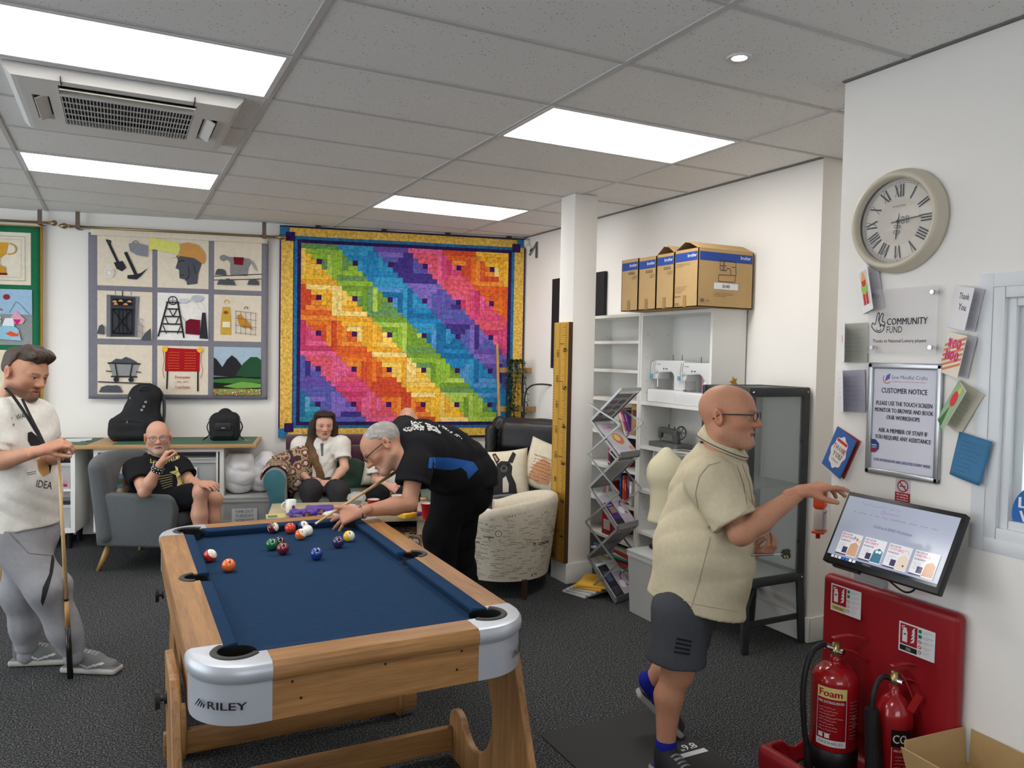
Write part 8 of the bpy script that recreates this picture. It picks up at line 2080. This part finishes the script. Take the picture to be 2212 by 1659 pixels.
def lh(F):
    F.ell((0, .022, .158), (.088, .102, .085), 0.); F.plane((0, -.028, .15), (0, -.95, -.12), .03)
    for x in (-1, 1):
        F.cone((x*.062, -.02, .20), (x*.088, .0, .08), .032, .032, .03).cone((x*.088, .0, .08), (x*.105, -.01, -.06), .034, .034, .03); F.ell((x*.03, -.05, .218), (.045, .045, .022), .03)
    F.cone((-.07, .05, .10), (-.10, .03, -.10), .05, .045, .04).cone((.07, .05, .10), (.10, .04, -.06), .05, .04, .04)
    limb(F, [(-.105, -.01, -.06), (-.085, -.105, -.16), (-.03, -.165, -.30), (.0, -.19, -.50)], [.036, .036, .030, .018], .03); limb(F, [(-.10, .02, -.08), (-.13, .0, -.24)], [.04, .02], .03)
    F.ell((0, -.075, .10), (.058, .075, .095), .015, op='s')
hair(pD, hd[3], lh, (58, 42, 34), (142, 106, 66), .0055, 'long_hair', 3, .004)

# ---- person half hidden behind the player
nk = P(852, 982, 7.0); ch = P(850, 1010, 7.02); pe = P(850, 1062, 7.02); shR, elR, wrR = P(808, 992, 6.95), P(812, 1038, 6.9), P(838, 1050, 6.72); shL, elL, wrL = P(892, 990, 7.02), P(900, 1040, 6.95), P(872, 1054, 6.74)
hipR, hipL = P(832, 1066, 6.95), P(868, 1066, 6.95); knR, knL = P(812, 1074, 6.52), P(884, 1072, 6.52); anR = knR+np.array([-.05, -.08, -knR[2]+.12]); anL = knL+np.array([.05, -.05, -knL[2]+.1])
F = Field(*fbox([nk, ch, pe, shR, elR, wrR, shL, elL, wrL, hipR, knR, knL, anR, anL], .2), .010)
limb(F, [P(852, 972, 6.98), nk], [.05, .056], .04); limb(F, [ch, pe], [.11, .12], .06); F.cone(shL, shR, .05, .05, .05); arm(F, shR, elR, wrR, .95); arm(F, shL, elL, wrL, .95)
hd = head_mesh(P(850, 955, 6.96), -nF*.95-nU*.2, nU, SK4, .98, h=.005, brow=(60, 44, 38))
hR = hand_mesh(wrR, P(858, 1056, 6.64)-wrR, -nF*.7+nU*.5, 1, [(.4, .6, .4)]*4, SK4, .98, .1, h=.005); hL = hand_mesh(wrL, P(850, 1058, 6.66)-wrL, -nF*.7+nU*.5, -1, [(.4, .6, .4)]*4, SK4, .98, .1, h=.005)
pE = person('person in white top and black trousers on the sofa, mostly hidden by the pool player', (*ch[:2], 0), [body_piece(F, SK4), hd[:3], hR, hL])
F = Field(*fbox([nk, ch, pe, shR, elR, shL, elL], .2), .009); limb(F, [P(852, 994, 7.02), ch, pe], [.085, .14, .16], .07); F.cone(shR, shL, .074, .074, .07); F.folds(.010, 24, (.8, .8, .8), 51); sleeve(F, shR, elR, .7, .074, .082, .055); sleeve(F, shL, elL, .7, .07, .08, .055); garment('t_shirt', F, M_tee, pE)
F = Field(*fbox([pe, hipR, knR, knL, anR, anL], .2), .010)
for h_, k_, a_ in ((hipR, knR, anR), (hipL, knL, anL)): limb(F, [h_, k_, a_], [.11, .085, .07], .05)
F.folds(.010, 26, (.8, .8, .8), 53); garment('trousers', F, M_bshort, pE)
for a_ in (anR, anL): shoe(pE, (a_[0]+.02, a_[1]+.06, .02), (a_[0]-.04, a_[1]-.2, .02), up3, (34, 34, 38), (226, 226, 226))
hair(pE, hd[3], lambda F: F.ell((0, .03, .158), (.086, .095, .085), 0.).plane((0, -.03, .15), (0, -.9, -.3), .02), (58, 46, 38), h=.006)

# ---- pool player bending over his shot
SK5 = (188, 138, 112)
nk = P(868, 968, 4.30); ub = P(908, 972, 4.42); mb = P(958, 985, 4.62); pe = P(1000, 1040, 4.80)
shL, elL = P(898, 1006, 4.20), P(884, 1088, 4.12); wrL = PZ(776, 1106, .875)
shR, elR, wrR = P(872, 940, 4.52), P(880, 897, 4.78), P(930, 975, 4.66)
hipL, hipR = P(982, 1056, 4.74), P(1006, 1050, 4.92); knL, knR = P(952, 1150, 4.76), P(988, 1160, 4.96); anL = np.array([knL[0]+.06, knL[1]+.10, .10]); anR = np.array([knR[0]+.10, knR[1]+.06, .10])
F = Field(*fbox([nk, ub, mb, pe, shL, elL, wrL, shR, elR, wrR, hipL, knL, knR, anL, anR], .2), .008)
limb(F, [P(846, 968, 4.25), nk], [.058, .064], .04); limb(F, [ub, mb, pe], [.13, .125, .13], .06); F.cone(shL, shR, .06, .06, .05); arm(F, shL, elL, wrL, 1.06); arm(F, shR, elR, wrR, 1.04)
fc = nrm(-nR*.72-nU*.62-nF*.30)
hd = head_mesh(P(826, 966, 4.20), fc, -nR*.62+nU*.74+nF*.05, SK5, 1.08, stub=((176, 160, 148), .28, .2), brow=(110, 100, 92), flush=.14)
hL = hand_mesh(wrL, PZ(712, 1128, .815)-wrL, nU*.72-nF*.70, 1, [(.25, .1, .1), (.3, .1, .1), (.35, .1, .1), (.35, .15, .1)], SK5, 1.10, .95, (.75, .45, .25, .5))
hR = hand_mesh(wrR, P(935, 1000, 4.66)-wrR, nF*.5+nR*.5, 1, [(.8, 1., .6)]*4, SK5, 1., h=.006)
pF = person('grey haired man in black polo with blue side panel bending to shoot pool', (*pe[:2], 0), [body_piece(F, SK5), hd[:3], hL, hR])
M_bpolo = cloth('black_sports_cloth', (32, 32, 35))
F = Field(*fbox([nk, ub, mb, pe, shL, elL, shR, elR, P(1060, 1060, 4.8)], .22), .0075)
limb(F, [P(878, 972, 4.32), ub, mb, P(1000, 1012, 4.78), P(1020, 1040, 4.82)], [.10, .155, .165, .165, .16], .08); F.cone(shL, shR, .085, .08, .09).cone(nk-nR*.02, nk+nR*.06, .07, .1, .05).ell(P(968, 1020, 4.62), (.13, .13, .12), .1)
F.folds(.011, 24, (.9, .7, .8), 61); sleeve(F, shL, elL, .50, .088, .098, .066); sleeve(F, shR, elR, .42, .078, .080, .06); F.cone(nk-nR*.2, nk-nR*.0, .09, .066, .01, op='s')
F.plane(P(1008, 1062, 4.78), -nU*.8+nR*.15)
polo = garment('polo_shirt', F, M_bpolo, pF)
cvt = lambda p: [(760+.1687*x, 880+.1688*y) for x, y in p]
d_ = PxArt(); d_.pp(cvt([(975, 775), (995, 640), (1120, 640), (1260, 645), (1420, 670), (1560, 700), (1622, 790), (1490, 925), (1470, 830), (1400, 770), (1300, 800), (1200, 800)]), (36, 92, 168)); d_.pp(cvt([(620, 505), (655, 545), (640, 605), (622, 570)]), (36, 92, 168)); decal('side_panel', polo, d_, dense=5)
d_ = PxArt(); rr = random.Random(2)
for k in range(150):
    u, v = rr.random(), rr.random(); x = 750+330*u+(60*v if u > .5 else 0); y = 165+40*u+110*v*(1-.3*u)+90*max(0, u-.55)
    if rr.random() < .8: d_.pp(cvt([(x, y), (x+rr.uniform(10, 26), y+rr.uniform(4, 12)), (x+rr.uniform(6, 22), y+rr.uniform(14, 26)), (x-4, y+rr.uniform(8, 18))]), (208, 208, 206))
for k in range(26): x = 1110+rr.uniform(0, 300); y = 215+(x-1110)*.55+rr.uniform(-10, 16); d_.pp(cvt([(x, y), (x+16, y+8), (x+12, y+20), (x-3, y+14)]), (208, 208, 206))
for k in range(22): x = 655+rr.uniform(0, 110); y = 240+rr.uniform(0, 55); d_.pp(cvt([(x, y), (x+16, y+4), (x+12, y+14), (x-3, y+12)]), (208, 208, 206))
o = decal('back_print', polo, d_, dense=8); o['kind'] = 'stuff'
M_btr = cloth('black_trouser_cloth', (24, 24, 26)); F = Field(*fbox([pe, hipL, hipR, knL, knR, anL, anR], .22), .0085)
limb(F, [P(1002, 1030, 4.80), pe, P(1008, 1062, 4.84)], [.15, .168, .165], .06)
for h_, k_, a_ in ((hipL, knL, anL), (hipR, knR, anR)): limb(F, [h_, k_, a_], [.125, .100, .085], .06)
F.folds(.011, 26, (.8, .8, .6), 63); garment('trousers', F, M_btr, pF)
for a_ in (anL, anR): shoe(pF, (a_[0]+.04, a_[1]+.02, .003), (a_[0]-.2, a_[1]-.1, .003), up3, (28, 28, 30), (60, 60, 60))
def gh(F):
    F.ell((0, .020, .156), (.083, .102, .084), 0.); F.plane((0, -.052, .168), (0, -.80, -.60), .015); F.box((0, -.095, .09), (.13, .095, .085), .02, .01, op='s'); F.plane((0, .08, .07), (0, .25, -1), .01)
    for x in (-1, 1): F.ell((x*.088, .012, .112), (.028, .036, .036), .01, op='s')
hair(pF, hd[3], gh, (176, 170, 164), amp=.0016, h=.0036)
glasses(pF, hd[3], (26, 28, 32), (.026, .016))
ad = nrm(wrL-elL); u_ = nrm(np.cross(ad, up3)); v_ = np.cross(ad, u_)
for k in range(14):
    t = 2*PI*k/14; c_ = Vector(wrL-ad*.012+(u_*math.cos(t)+v_*math.sin(t)*.85)*.034); q = MB(); q.T = frame(c_, tuple(ad), tuple(-u_*math.sin(t)+v_*math.cos(t))); q.box((-.010, -.0075, -.003), (.010, .0075, .003)); q.build('watch_link', M_chrome, pF, world=True, bevel=.001)
q = MB(); q.lathe([(0, .008), (.016, .008), (.019, .004), (.019, 0)], n=20, T=frame(Vector(wrL-ad*.012-v_*.030 if v_[2] < 0 else wrL-ad*.012+v_*.030), tuple(ad), tuple(u_ if v_[2] < 0 else -u_))); q.build('watch_face', M_chrome, pF, world=True, smooth=True)
cue('pool cue aimed at the white ball by the bending player', PZ(679, 1133, .822), P(962, 950, 4.72), 1.16)
